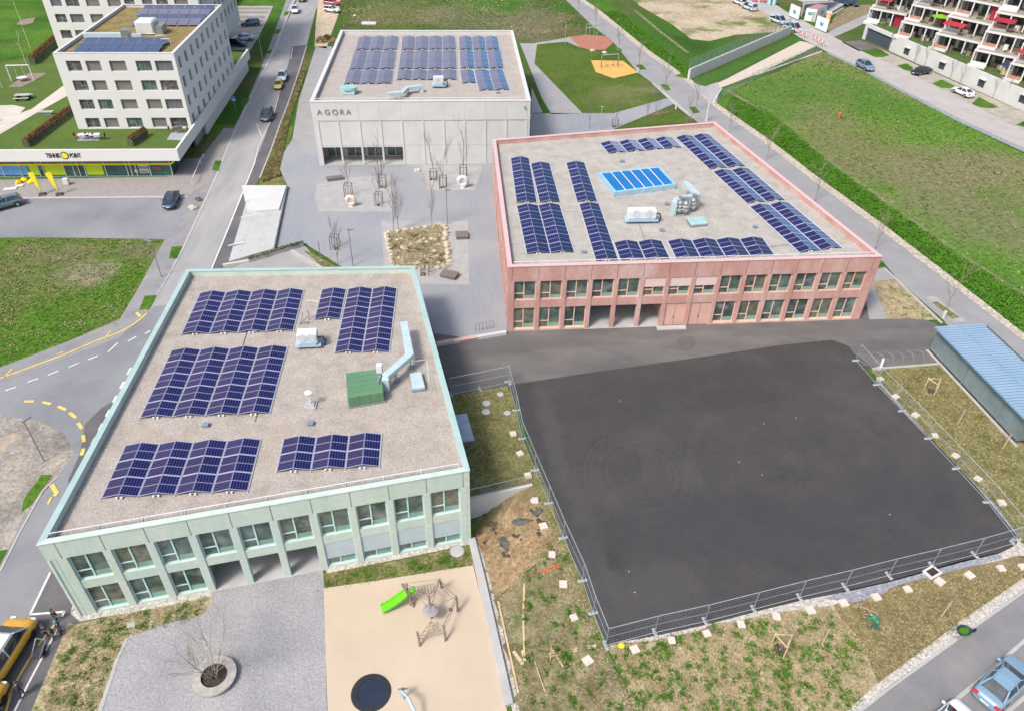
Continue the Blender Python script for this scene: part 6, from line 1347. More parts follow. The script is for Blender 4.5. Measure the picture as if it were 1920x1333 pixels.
# ---------------------------------------------------------------- bare trees
m_bark = mat('grey brown bark', (.24, .20, .16), rough=.9, var=.12, scale=6); m_bark2 = mat('pale twig bark', (.30, .25, .17), rough=.9, var=.12, scale=6); m_bark3 = mat('dark twig bark', (.17, .15, .14), rough=.9, var=.1, scale=6)
def bare_tree(name, label, base, h, spread, m, trunk_h=.35, r=.05, lv=3, nb=5, seed=1, group=None, lean=(0, 0), stems=1, pale=None):
    rnd = random.Random(seed); root = thing(name, label, 'tree', base, group)
    tk = MB(); br = MB()
    def grow(p, d, L, r_, lev):
        n = 3; pts = [p]; dd = d.copy()
        for i in range(n):
            dd = (dd+Vector((rnd.uniform(-.14, .14), rnd.uniform(-.14, .14), .08))).normalized(); pts.append(pts[-1]+dd*L/n)
        br.tube(pts, r_, 4 if lev > 1 else 3, r1=r_*.45, cap=False)
        if lev > 0:
            for i in range(nb):
                t = rnd.uniform(.25, 1); k = min(int(t*n), n-1); q = pts[k].lerp(pts[k+1], t*n-k)
                a = rnd.uniform(0, 2*pi); sd_ = rnd.uniform(.35, .75)*spread
                nd = (dd*1.0+Vector((cos(a)*sd_, sin(a)*sd_, .15))).normalized(); grow(q, nd, L*rnd.uniform(.42, .68), r_*.5, lev-1)
    for sgi in range(stems):
        a0 = rnd.uniform(0, 6.28); off = Vector((cos(a0)*.12, sin(a0)*.12, 0)) if stems > 1 else Vector((0, 0, 0))
        d0 = Vector((lean[0]+(cos(a0)*.32 if stems > 1 else 0), lean[1]+(sin(a0)*.32 if stems > 1 else 0), 1)).normalized()
        top = base+off+d0*h*trunk_h; tk.tube([base+off-up*.1, base+off+d0*h*trunk_h*.5, top], r, 6, r1=r*.75)
        grow(top, d0, h*(1-trunk_h)*.95, r*.7, lv)
        for i in range(nb-2 if stems == 1 else 2):
            a = rnd.uniform(0, 2*pi); grow(top-d0*h*.08*rnd.random(), (d0+Vector((cos(a), sin(a), 0))*.55*spread).normalized(), h*(1-trunk_h)*.6, r*.45, lv-1)
    tk.build('trunk', m, root); br.build('branches', pale or m, root)
    return root
def tree_guard(label, p, w_=.9, h=1.6, m=None, group='dark tree guards on the plaza'):
    root = thing('tree_guard', label, 'tree guard', p, group); mb = MB()
    for i in range(4): q = p+Vector(((i % 2-.5)*w_, (i//2-.5)*w_, 0)); mb.tube([q, q+up*h], .045, 4)
    mb.build('posts', m or m_bark3, root)
    mb = MB()
    for z_ in (h-.06,):
        P_ = [p+Vector(((a-.5)*w_, (b-.5)*w_, z_)) for a, b in ((0, 0), (1, 0), (1, 1), (0, 1), (0, 0))]; mb.tube(P_, .04, 4)
    mb.build('top_rail', m or m_bark3, root)
    mb = MB()
    rnd = random.Random(int(p.x*10)); [mb.rock(p+Vector((rnd.uniform(-.4, .4), rnd.uniform(-.3, .3), 0)), .2, .6, rnd) for _ in range(6)]; mb.build('root_planting', mat('dark shrub base', (.07, .06, .03), rough=.95, var=.2, scale=4), root)
    return root
PT = [((654, 368), 7.0, 'plaza tree behind the cream ring stone', 1), ((711, 385), 7.0, 'nearest plaza tree of the left group', 2), ((718, 352), 7.5, 'plaza tree in front of the third porch pier', 3), ((712, 350), 6.6, 'plaza tree close behind the nearest one of the left group', 12),
      ((813, 337), 8.0, 'plaza tree with green base by the hall wall', 4), ((831, 353), 8.0, 'plaza tree in front of the hall wall, left of the pale ring stone', 5), ((869, 333), 8.5, 'plaza tree directly behind the pale ring stone', 6), ((629, 466), 5.0, 'plaza tree with a reddish base near the planted ramp wall', 7)]
for (x, y), h, lb, sd_ in PT:
    p = G(x, y, 0); bare_tree('bare_tree', 'bare leafless '+lb, p, h*.68, .75, m_bark3, .35, .05, 3, 4, sd_, 'bare trees on the plaza')
    if sd_ != 12: tree_guard('dark guard of the '+lb.replace('plaza ', '').replace(' in front of the hall wall, left', ' by the wall left'), p, .9, 1.7 if sd_ != 4 else 1.4)
for (x, y), h, lb, sd_ in [((739, 437), 6.2, 'left bare tree at the far edge of the rock bed', 21), ((747, 434), 5.8, 'second bare tree at the far edge of the rock bed', 22), ((810, 426), 6.0, 'bare tree at the far right of the rock bed', 23), ((797, 515), 3.6, 'bare tree with stakes in front of the rock bed', 24), ((634, 495), 4.0, 'bare tree behind the roof edge of the mint school', 25)]:
    bare_tree('bare_tree', lb, G(x, y, 0), h*.9, .7, m_bark, .3, .045, 3, 5, sd_, 'bare trees on the plaza')
tree_guard('light wooden guard round the tree in front of the rock bed', G(797, 515, 0), .9, 1.5, m_bark2)
FT = [((1773, 582), 4.6, 'bare tree in the pit by the shelter'), ((1640, 468), 4.8, 'bare tree on the footway behind the near right corner of the pink school'), ((1528, 378), 4.8, 'bare tree on the footway beside the middle of the pink roof'), ((1437, 300), 4.6, 'bare tree on the footway beside the far half of the pink roof'), ((1366, 250), 4.4, 'bare tree just behind the far right corner of the pink roof'),
      ((1304, 208), 5.4, 'bare tree in the pit at the path junction'), ((1247, 165), 4.6, 'bare tree in the fourth footway pit from the top'), ((1198, 127), 4.6, 'bare tree in the footway pit by the yellow play surface'), ((1160, 94), 4.6, 'bare tree in the footway pit by the red play surface'), ((1117, 50), 4.6, 'bare tree at the top end of the footway'), ((1084, 20), 4.6, 'bare tree at the very top of the footway')]
for i, ((x, y), h, lb) in enumerate(FT):
    bare_tree('bare_tree', lb, G(x, y, 0), h, .95, m_bark if i > 4 else m_bark2, .35, .05, 3, 5, 40+i, 'young bare trees along the footway', pale=m_bark2 if i < 4 else m_bark)
for i, ((x, y), h, lb) in enumerate([((1153, 238), 4.6, 'bare tree in a guard at the left tip of the lawn behind the pink school'), ((1228, 225), 5.0, 'tall bare tree at the lawn edge behind the pink school'), ((1290, 236), 4.0, 'bare tree in a guard at the right end of the lawn behind the pink school'), ((1105, 242), 4.4, 'thin bare tree on the paving behind the pink school'), ((1213, 225), 3.8, 'small bare tree left of the tall one behind the pink school')]):
    bare_tree('bare_tree', lb, G(x, y, 0), h, .6, m_bark3, .3, .045, 3, 4, 60+i, 'bare trees behind the pink school')
    if i in (0, 2): tree_guard('wooden guard round the %s tree behind the pink school' % ('left', '', 'right')[i], G(x, y, 0), .9, 1.3, m_bark, 'tree guards behind the pink school')
for i, (x, y) in enumerate([(1665, 96), (1713, 119), (1733, 126), (1780, 150), (1798, 160), (1861, 184), (1884, 193)]):
    bare_tree('bare_tree', '%s bare tree from the left in front of the long white wall' % ORD[i], G(x, y, 0), 4.6, .7, m_bark3, .35, .05, 2, 5, 80+i, 'bare trees in front of the long wall')
for i, ((x, y), lb) in enumerate([((38, 40), 'young staked tree in the park, at the top left'), ((57, 92), 'slim staked tree beside the far copper hedge'), ((50, 122), 'slim staked tree behind the swing'), ((4, 165), 'slim staked tree at the left edge of the park')]):
    bare_tree('young_tree', lb, G(x, y, 3.23), 4.5, .4, mat('white tree stake', (.5, .48, .42), rough=.7), .6, .06, 2, 3, 90+i, 'young trees in the park')
# multi-stem tree in the round planter
pc = G(404, 1272, -2.2)
bare_tree('bare_tree', 'multi stemmed bare tree growing in the round wooden bench', pc, 5.2, 1.0, mat('green brown bark', (.32, .29, .21), rough=.9, var=.15, scale=5), .16, .04, 3, 4, 5, None, stems=5)
rt = thing('round_bench', 'round slatted bench ring around the multi stemmed tree', 'round bench', pc)
m_bench = mat('weathered bench wood', (.42, .40, .37), rough=.85, var=.1, scale=3)
mb = MB()
for i in range(52):
    a0 = 2*pi*i/52; a1 = 2*pi*(i+.86)/52; ri, ro_ = .82, 1.38
    P_ = [(pc.x+cos(a)*r_, pc.y+sin(a)*r_) for a, r_ in ((a0, ri), (a0, ro_), (a1, ro_), (a1, ri))]; mb.prism(P_, pc.z+.36, pc.z+.44)
mb.build('seat', m_bench, rt); mb = MB(); mb.lathe(pc, [(1.28, 0), (1.28, .36), (.9, .36), (.9, 0)], 28); mb.build('ring_wall', mat('grey bench ring', (.30, .29, .27), rough=.85), rt)
mb = MB(); mb.lathe(pc, [(.9, .02), (.9, .26), (.01, .30)], 24); o = mb.build('soil_fill', mat('dark bark mulch', (.05, .035, .03), rough=.95, fine=.5, fscale=10, var=.2, scale=3), rt)

# tripod staked saplings
m_stake = mat('raw wood stake', (.55, .43, .26), rough=.8, var=.1, scale=4)
def sapling(label, x, y, zf=ZE, h=2.6, tripod=True, seed=1, m=None, sh=1.3):
    p = GZ(x, y, zf)
    bare_tree('sapling', 'bare sapling '+label, p, h, .8, m or m_bark2, .4, .028, 2, 5, seed, 'saplings around the court', pale=m or m_bark)
    rt = thing('tree_stake', ('wooden tripod round sapling ' if tripod else 'wooden stake at the sapling ')+label, 'tree stake', p, 'wooden tree stakes')
    if tripod:
        T3 = [p+Vector((cos(a)*.62, sin(a)*.62, 0)) for a in (.5, 2.6, 4.7)]
        for q in T3: mb = MB(); mb.tube([q-up*.05, q+up*sh], .05, 5); mb.build('post', m_stake, rt)
        mb = MB(); 
        for i in range(3): mb.tube([T3[i]+up*(sh-.08), T3[(i+1) % 3]+up*(sh-.08)], .045, 4)
        mb.build('cross_bar', m_stake, rt)
        mb = MB(); mb.lathe(p+up*.01, [(.5, 0), (.3, .05), (.01, .03)], 12); mb.build('mulch_ring', MATS['dark bark mulch'], rt)
    else:
        mb = MB(); mb.tube([p+Vector((.15, 0, -.05)), p+Vector((.15, -.05, sh+.5))], .045, 5); mb.build('post', m_stake, rt)
sapling('near the kerb corner at the top of the right grass strip', 1746, 733, seed=3)
sapling('in the middle of the right grass strip', 1792, 795, tripod=False, seed=4)
sapling('at the near end of the bicycle shelter', 1876, 842, tripod=False, seed=5)
sapling('in the grass below the middle of the court', 1463, 1218, seed=6, h=3.0, sh=1.35)
sapling('beside the single stake left of the gardener', 1536, 1208, tripod=False, seed=7, h=3.2)
sapling('above the wheelbarrow in the soil bed', 1761, 1155, tripod=False, seed=8, h=3.0)
sapling('with leaning planks at the lower left corner of the court', 1027, 1240, zf=ZF, tripod=False, seed=9, h=4.0)

# rock bed
rb_ = thing('rock_border', 'ring of pale rough boulders round the planted square on the plaza', 'rock border', G(785, 470, 0)); rnd = random.Random(4)
cs = [(724, 437), (832, 421), (842, 502), (738, 504)]
for k in range(4):
    a, b = G(*cs[k], 0), G(*cs[(k+1) % 4], 0); L_ = (b-a).length; n = int(L_/.85)
    for i in range(n): mb = MB(); q = a.lerp(b, (i+.5)/n); mb.rock(q+Vector((rnd.uniform(-.15, .15), rnd.uniform(-.15, .15), .05)), rnd.uniform(.36, .55), .75, rnd); mb.build('boulder', m_rock, rb_)
for _ in range(22):
    q = G(rnd.uniform(745, 825), rnd.uniform(440, 495), 0); mb = MB(); mb.rock(q, rnd.uniform(.25, .42), .8, rnd); mb.build('boulder', m_rock, rb_)
def tuft_patch(name, label, cat, n, sampler, hr, m, wd=.05, seed=1, lean=.5, kind='stuff', rmin=.4):
    rnd = random.Random(seed); mb = MB()
    for _ in range(n):
        p = sampler(rnd)
        if p is None: continue
        k = rnd.randint(3, 5); hh = rnd.uniform(*hr)
        for j in range(k):
            a = rnd.uniform(0, 6.283); q = p+Vector((cos(a), sin(a), 0))*rnd.uniform(0, hh*.5); t = Vector((cos(a)*lean*hh, sin(a)*lean*hh, hh*rnd.uniform(.6, 1))); s_ = Vector((-sin(a), cos(a), 0))*wd
            mb.tri(q-s_, q+s_, q+t)
    o = mb.build(name, m); o['kind'] = kind
    if kind != 'stuff' or label: tag(o, label, cat)
    return o
def poly_sampler(pts, zf):
    P = [GZ(a, b, zf) for a, b in pts]; tr = tessellate_polygon([[Vector((p.x, p.y, 0)) for p in P]]); A = []
    for t in tr: a, b, c_ = [P[i] for i in t]; A.append(abs((b-a).xy.to_3d().cross((c_-a).xy.to_3d()).z)/2)
    tot = np.cumsum(A)
    def f(r):
        t = tr[int(np.searchsorted(tot, r.random()*tot[-1]))]; a, b, c_ = [P[i] for i in t]; u, v = r.random(), r.random()
        if u+v > 1: u, v = 1-u, 1-v
        q = a+(b-a)*u+(c_-a)*v; q.z = zf(q.x, q.y)+.02; return q
    return f
def clustered(f, m_, r0, seed=3, thr=0):
    rr = random.Random(seed); cs_ = [f(rr) for _ in range(m_)]
    def g(r):
        c_ = cs_[r.randrange(len(cs_))]; a = r.uniform(0, 6.28); d = abs(r.gauss(0, r0)); q = c_+Vector((cos(a)*d, sin(a)*d, 0)); return q
    return g
m_t_g = mat('fresh green blades', (.05, .135, .012), cols=[(.3, (.035, .10, .010)), (.6, (.06, .15, .015)), (.8, (.11, .17, .03))], scale=.6, rough=.9, spec=.1)
m_t_d = mat('dry straw blades', (.34, .27, .15), cols=[(.3, (.24, .19, .10)), (.6, (.38, .31, .19)), (.8, (.48, .41, .29))], scale=.8, rough=.95, spec=.1)
m_t_o = mat('olive blades', (.13, .125, .04), cols=[(.3, (.08, .085, .025)), (.6, (.15, .14, .05)), (.8, (.22, .19, .09))], scale=.5, rough=.95, spec=.1)
fb_ = poly_sampler([(1145, 1214), (1240, 1196), (1400, 1165), (1560, 1142), (1620, 1210), (1640, 1260), (1600, 1320), (1560, 1370), (1190, 1370)], ZE)
tuft_patch('grass_clumps', None, None, 9000, clustered(fb_, 230, .22), (.06, .15), m_t_g, .03, 1)
tuft_patch('dry_grass', None, None, 9000, fb_, (.04, .12), m_t_d, .025, 2, .9)
fs_ = poly_sampler([(1570, 1140), (1700, 1095), (1900, 1055), (1950, 1060), (1800, 1170), (1650, 1280), (1630, 1230)], ZE)
tuft_patch('dry_grass', None, None, 3500, fs_, (.04, .11), m_t_o, .025, 3, .9); tuft_patch('dry_grass', None, None, 2500, fs_, (.04, .1), m_t_d, .025, 13, .9)
f2 = poly_sampler([(1660, 700), (1760, 688), (1900, 835), (1915, 1000), (1870, 945), (1760, 835)], ZE)
tuft_patch('dry_grass', None, None, 3500, f2, (.05, .14), m_t_o, .03, 4, .8); tuft_patch('dry_grass', None, None, 2500, f2, (.05, .14), m_t_d, .03, 5, .8)
f3 = poly_sampler([(850, 745), (945, 728), (985, 870), (990, 900), (885, 925)], ZE); tuft_patch('dry_grass', None, None, 2500, f3, (.04, .1), m_t_o, .03, 6, .8)
f4b = poly_sampler([(905, 1000), (940, 965), (1000, 925), (1020, 960), (1040, 1010), (1000, 1040), (925, 1100), (905, 1040)], ZF)
def clods(n, f, rng, m, sd_):
    rnd = random.Random(sd_); mb = MB()
    for _ in range(n): q = f(rnd); mb.rock(q-up*.03, rnd.uniform(*rng), .45, rnd)
    o = mb.build('soil_clods', m); o['kind'] = 'stuff'
clods(420, f4b, (.05, .17), MATS['orange clay slope'], 31); clods(120, clustered(f4b, 7, .6), (.06, .2), mat('dark damp earth', (.07, .06, .055), rough=.95, var=.2, scale=3), 32)
f4 = poly_sampler([(912, 1020), (1010, 930), (1050, 1010), (1130, 1210), (1180, 1330), (980, 1330)], ZF)
tuft_patch('dry_grass', None, None, 3000, f4, (.05, .13), m_t_d, .03, 7, .8); tuft_patch('grass_clumps', None, None, 3500, clustered(poly_sampler([(990, 1040), (1050, 1010), (1130, 1210), (1180, 1330), (980, 1330)], ZF), 70, .35), (.06, .16), m_t_g, .03, 8)
f5 = poly_sampler([(150, 1172), (260, 1148), (390, 1122), (380, 1152), (240, 1192), (180, 1333), (80, 1333)], ZL); tuft_patch('grass_clumps', None, None, 2600, clustered(f5, 80, .3), (.05, .14), m_t_g, .03, 9); tuft_patch('dry_grass', None, None, 2500, f5, (.04, .12), m_t_d, .03, 10, .8)
f6 = poly_sampler([(612, 1080), (760, 1052), (880, 1028), (884, 1056), (700, 1088), (612, 1100)], ZL); tuft_patch('grass_clumps', None, None, 1800, clustered(f6, 60, .4), (.05, .12), m_t_g, .03, 11)
f7 = poly_sampler([(1360, 205), (1447, 266), (1534, 333), (1664, 427), (1809, 539), (1925, 630), (1925, 560), (1800, 480), (1700, 410), (1560, 310), (1460, 225), (1372, 180)], ZE)
f7b = poly_sampler([(1131, 25), (1221, 98), (1288, 146), (1290, 130), (1230, 80), (1160, 20)], ZE); tuft_patch('tall_grass', None, None, 3500, f7b, (.12, .3), m_t_g, .07, 42, .8)
tuft_patch('tall_grass', None, None, 10000, f7, (.12, .3), m_t_g, .07, 12, .8)
f8 = poly_sampler([(1365, 165), (1460, 135), (1540, 98), (1602, 124), (1702, 178), (1802, 232), (1925, 290), (1925, 560), (1800, 480), (1700, 410), (1560, 310)], ZE)
tuft_patch('field_grass', None, None, 5000, f8, (.08, .2), m_grass_field, .08, 14, .9); tuft_patch('field_grass', None, None, 900, f8, (.1, .25), m_t_d, .04, 15, .8); tuft_patch('field_grass', None, None, 900, clustered(f8, 60, 2.2), (.1, .25), m_grass_bright, .07, 16, .9)
f9 = poly_sampler([(0, 450), (100, 449), (300, 452), (222, 600), (125, 640), (60, 662), (0, 685)], ZW); tuft_patch('grass_clumps', None, None, 4000, f9, (.05, .12), m_grass_lawn, .05, 17, .9); tuft_patch('dry_grass', None, None, 1200, clustered(f9, 40, 1.2), (.08, .16), m_t_d, .04, 18, .8)
f10 = poly_sampler([(640, 0), (1040, 0), (1110, 50), (1060, 70), (980, 78), (965, 56), (640, 54)], ZE); tuft_patch('field_grass', None, None, 2500, f10, (.1, .2), m_grass_far, .08, 19, .9); tuft_patch('field_grass', None, None, 1200, clustered(f10, 50, 2.2), (.15, .3), m_t_d, .06, 20, .8)
f11 = poly_sampler([(728, 440), (828, 425), (838, 498), (742, 500)], ZE); tuft_patch('bed_planting', None, None, 260, clustered(f11, 12, .6), (.15, .35), m_t_o, .05, 21, .7); tuft_patch('bed_planting', None, None, 900, f11, (.1, .25), m_t_d, .05, 22, .9)
f12 = poly_sampler([(566, 130), (574, 134), (550, 200), (533, 262), (528, 330), (490, 344), (505, 306), (542, 200)], ZW); tuft_patch('dry_grass', None, None, 2600, f12, (.2, .5), m_t_o, .05, 23, .6); tuft_patch('dry_grass', None, None, 1500, f12, (.2, .45), m_t_d, .04, 24, .6)

# ---------------------------------------------------------------- lamps, bollards, posts
def lamp(label, x, y, zf, h, arm=.9, m=None, ang=0, kind='arm', group='street lamps'):
    p = GZ(x, y, zf); rt = thing('street_lamp', label, 'street lamp', p, group); m = m or m_grey_m
    mb = MB(); mb.tube([p, p+up*h], .06, 6, r1=.04); mb.build('pole', m, rt)
    a = Vector((cos(ang), sin(ang), 0)); mb = MB(); mb.ob(p+up*(h-.05)-a*.15-Vector((-a.y, a.x, 0))*.12, a*arm, Vector((-a.y, a.x, 0))*.24, up*.09); mb.build('lamp_head', m, rt); return rt
lamp('dark street lamp on the left pavement by the lawn', 303, 520, ZW, 4.6, 1.0, m_grey_m, 2.9)
mb = MB(); q = GZ(303, 520, ZW)+up*4.2; mb.cbox(q, .35, .25, .5); 
lamp('lamp on the plaza in front of the hall wall', 839, 421, ZE, 4.6, .7, m_grey_m, 0)
lamp('lamp on the plaza by the mint school roof edge', 662, 499, ZE, 4.6, .7, m_grey_m, 0)
lamp('lamp on the corner of the grey footpath right of the white hall', 1125, 243, ZE, 3.6, .4, m_conc, 0)
lamp('lamp at the left end of the red play surface', 1059, 84, ZE, 3.6, .4, m_conc, 0)
lamp('lamp beside the top road on the left pavement', 528, 60, ZE, 5.5, 1.2, m_conc, 2.9)
lamp('lamp beside the top road, at the corner of the parking yard', 494, 120, ZW, 5.0, 1.0, m_grey_m, 2.9)
lamp('solar lamp on the rubble ground at the left edge', 85, 868, ZL, 4.8, .8, m_grey_m, 1.2)
for x, y, lb in [(1324, 228, 'tall white post at the footway junction behind the pink school'), (1337, 195, 'leaning white post at the end of the field fence')]:
    p = G(x, y, 0); rt = thing('white_post', lb, 'post', p); mb = MB(); mb.tube([p, p+Vector((.0, .0, 3.3)) if x < 1330 else p+Vector((2.6, 6.2, .6))], .16, 6); mb.build('pole', m_cap, rt)
    mb = MB(); mb.cbox(p, .5, .5, .12); mb.build('foot', m_conc, rt)
for i, (x, y, h) in enumerate([(602, 489, 2.4), (1768, 597, .9), (1196, 137, .9), (1267, 205, .9), (1131, 133, 0)][:4]):
    p = G(x, y, 0); rt = thing('bollard', ('thin grey post between the plaza lamps', 'white bollard at the end of the yard lawn', 'white bollard at the tip of the yellow play surface', 'white bollard at the corner of the lawn behind the pink school')[i], 'bollard', p)
    mb = MB(); mb.tube([p, p+up*(h or 1)], .05 if i == 0 else .16, 6); mb.build('post', m_grey_m if i == 0 else m_cap, rt); mb = MB(); mb.cbox(p, .3, .3, .06); mb.build('foot', m_conc, rt)
p = G(1650, 692, 0); rt = thing('tipped_post', 'white tipped over bollard on its pale foot at the corner of the grass strip', 'bollard', p)
mb = MB(); mb.tube([p+up*.2, p+Vector((.25, .5, .9))], .12, 7); mb.build('post', m_cap, rt); mb = MB(); mb.cbox(p, .8, .5, .2, .3); mb.build('foot', m_conc, rt)
# bus stop sign
p = GZ(443, 212, ZW); rt = thing('bus_stop_sign', 'blue and white bus stop sign beside the podium', 'bus stop sign', p); mb = MB(); mb.tube([p, p+up*2.6], .05, 5); mb.build('pole', m_grey_m, rt)
mb = MB(); mb.cbox(p+up*1.9, .7, .06, .8); sg = mb.build('sign_plate', mat('sign blue', (.03, .25, .60), rough=.4), rt); mb = MB(); mb.cbox(p+Vector((0, -.04, 1.95)), .6, .02, .3); mb.build('white_band', m_cap, sg)
# ring stones
def ring_stone(label, x, y, col, rx, ry, hgt, sc=.75):
    p = G(x, y, 0); rt = thing('stone_sculpture', label, 'stone sculpture', p); m = mat(label[:12]+' stone', col, rough=.85, var=.08, scale=3, bump=.4); mb = MB(); N1, N2 = 22, 9; rings = []
    for i in range(N1):
        a = 2*pi*i/N1; c_ = Vector((cos(a)*.62*sc, .0, sin(a)*.72*sc+hgt)); n = Vector((cos(a), 0, sin(a))); k = .36*sc*(1+.15*sin(3*a))
        rings.append([p+c_+n*cos(t)*k+Vector((0, 1, 0))*sin(t)*k*.9 for t in np.linspace(0, 2*pi, N2+1)[:-1]])
    rings.append(rings[0]); mb.loft(rings, cap=False); mb.build('ring', m, rt, smooth=True)
    mb = MB(); mb.rock(p, .7*sc, .35, random.Random(1)); mb.build('base', m, rt)
ring_stone('cream ring shaped stone sculpture in front of the left plaza trees', 659, 387, (.62, .52, .42), 1, 1, .8)
ring_stone('pale grey ring shaped stone sculpture near the pink school corner', 868, 352, (.54, .54, .55), 1, 1, .9, .85)
# wooden plaza seats
m_ws = mat('weathered seat wood', (.19, .165, .15), rough=.85, var=.1, scale=3)
for x, y, r_, w1_, d1_, lb in [(628, 338, .35, 2.3, .9, 'slanted dark wooden seat at the far left of the plaza'), (866, 445, .1, 1.5, 1.5, 'square dark wooden seat right of the rock bed'), (843, 519, -.35, 1.9, 1.3, 'dark wooden seat in front of the rock bed')]:
    p = G(x, y, 0); rt = thing('plaza_seat', lb, 'bench', p, 'dark wooden seats on the plaza'); e = Vector((cos(r_), sin(r_), 0)); n = Vector((-e.y, e.x, 0)); mb = MB(); k = 8
    for i in range(k): mb.ob(p-e*w1_/2+n*(-d1_/2+d1_*i/k)+up*.38, e*w1_, n*(d1_/k*.8), up*.07)
    mb.build('seat', m_ws, rt); mb = MB(); mb.cbox(p, w1_*.9, d1_*.9, .38, r_); mb.build('plinth', m_bark3, rt)
for x in (780, 785):
    p = G(x, 322, 0); rt = thing('bollard', '%s of the pair of white stubs in front of the white hall wall' % ('left' if x < 783 else 'right'), 'bollard', p, 'white stubs'); mb = MB(); mb.lathe(p, [(.18, 0), (.2, .25), (.1, .4)], 10); mb.build('post', m_cap, rt); mb = MB(); mb.lathe(p, [(.24, 0), (.24, .04)], 10); mb.build('foot', m_conc, rt)
# manholes
for x, y, zf, r_, lb, m_ in [(857, 1034, ZL, .52, 'round pale manhole cover in the grass in front of the mint school', m_conc), (912, 757, ZE, .36, 'far round concrete lid in the seeded plot', m_conc), (911, 773, ZE, .36, 'near round concrete lid in the seeded plot', m_conc), (938, 740, ZE, .3, 'small pale lid at the corner of the seeded plot', m_conc), (951, 775, ZE, .3, 'small pale lid at the right edge of the seeded plot', m_conc)]:
    p = GZ(x, y, zf); rt = thing('manhole', lb, 'manhole', p, 'round concrete lids'); mb = MB(); mb.lathe(p+up*.04, [(r_, 0), (r_, .05), (.01, .06)], 18); mb.build('lid', m_, rt); mb = MB(); mb.lathe(p+up*.04, [(r_*1.12, 0), (r_*1.12, .035), (r_, .036)], 18); mb.build('rim', m_grey_m, rt)
mb = MB(); P_ = [GZ(a, b, ZL) for a, b in ((239, 1169), (255, 1167), (254, 1176), (239, 1178))]; mb.prism([(p.x, p.y) for p in P_[::-1]], -2.2, -2.1); o = mb.build('square_lid', mat('grey green lid', (.33, .38, .34), rough=.8)); tag(o, 'grey green square lid in the weedy strip left of the gravel yard', 'lid')

# ---------------------------------------------------------------- playground
m_log = mat('robinia log', (.27, .22, .18), rough=.85, var=.12, scale=4); m_rope = mat('brown rope', (.24, .19, .16), rough=.9)
base0 = G(798, 1140, -2.2)
pg = thing('rope_climber', 'log and rope climbing frame on the beige playground', 'climbing frame', base0)
def PL(x, y, h=0): return G(x, y, -2.2+h)
post = [((776, 1138), (754, 1094), 2.0), ((828, 1102), (824, 1085), 1.6), ((858, 1146), (855, 1117), 1.6), ((835, 1202), (831, 1172), 1.4), ((787, 1211), (782, 1184), 1.4), ((809, 1160), (803, 1116), 1.9)]
tops = []
for (b, t, h) in post:
    a = PL(*b); c_ = PL(*t, h); mb = MB(); mb.tube([a, a.lerp(c_, .5)+Vector((.03, 0, 0)), c_], .09, 6); mb.build('log_post', m_log, pg); tops.append(c_)
def rope(pts, r_=.025): 
    mb = MB(); mb.tube(pts, r_, 4); return mb
hub = PL(807, 1143, 1.2)
mb = MB(); mb.tube([tops[0], tops[1]], .02, 4); 
A_, B_ = PL(777, 1100, 1.35), PL(812, 1094, 1.35); A2, B2 = PL(781, 1114, 1.2), PL(815, 1110, 1.2)
mb.tube([A_, B_], .02, 4); mb.tube([A2, B2], .02, 4); mb.tube([A_, tops[0]], .02, 4); mb.tube([A2, hub], .02, 4); mb.tube([B_, tops[1]], .02, 4)
for i in range(7): mb.tube([A_.lerp(B_, i/6), A2.lerp(B2, i/6)], .035, 4)
mb.build('rope_bridge', m_rope, pg)
mb = MB()
for a, b in ((1, 2), (2, 3), (1, 5), (5, 0)): mb.tube([tops[a]*1, (tops[a]+tops[b])/2-up*.25, tops[b]], .03, 4); mb.tube([tops[a]-up*.5, (tops[a]+tops[b])/2-up*.75, tops[b]-up*.5], .02, 4)
for i in (1, 2, 5): mb.tube([tops[i], hub], .025, 4)
for t in (.35, .7): mb.tube([tops[1].lerp(hub, t), tops[2].lerp(hub, t)], .02, 4)
mb.build('ropes', m_rope, pg)
mb = MB(); mb.lathe(hub-up*.1, [(.5, 0), (.55, .08), (.3, .16), (.01, .14)], 12); mb.build('hub_platform', mat('grey play platform', (.30, .27, .27), rough=.8), pg)
mb = MB(); n1, n2 = tops[3]-up*.9, tops[4]-up*.9; hubb = PL(808, 1164, .8)
for t in (0, .33, .66, 1): mb.tube([hubb, n1.lerp(n2, t)], .022, 4)
for k in (.35, .6, .8, 1): mb.tube([hubb.lerp(n1, k), hubb.lerp(n1.lerp(n2, .5), k)+up*.05, hubb.lerp(n2, k)], .022, 4)
mb.build('climbing_net', m_rope, pg)
mb = MB(); a = PL(845, 1143, 1.0); mb.cbox(a, .22, .22, .1); mb.build('step_pad', m_dark_m, pg)
# slide
m_slide = mat('lime green plastic', (.14, .60, .015), rough=.4, var=.03)
sl_top, sl_bot = PL(762, 1112, 1.25), PL(716, 1143, .25)
rt = thing('slide', 'lime green plastic slide leaning on the climbing frame', 'slide', PL(740, 1135)); d = sl_bot-sl_top; n = Vector((-d.y, d.x, 0)).normalized()*.28
rings = []
for t in np.linspace(0, 1, 8):
    q = sl_top.lerp(sl_bot, t); q.z += .12*sin(t*pi)*-1 + (.05 if t > .9 else 0)
    rings.append([q+n*1.15+up*.22, q+n, q-n, q-n*1.15+up*.22, q-n*1.25+up*.22, q-n*1.1-up*.05, q+n*1.1-up*.05, q+n*1.25+up*.22])
mb = MB(); mb.loft(rings); mb.build('chute', m_slide, rt)
mb = MB(); q = sl_top+Vector((.12, .1, 0)); mb.ob(q-n-Vector((0, 0, .05)), n*2, Vector((.45, .3, 0)), up*.05); mb.build('platform', m_slide, rt)
mb = MB(); 
for k in (-1, 1): mb.tube([q+n*k-up*1.3, q+n*k+up*.7], .06, 5)
mb.build('post', m_log, rt)
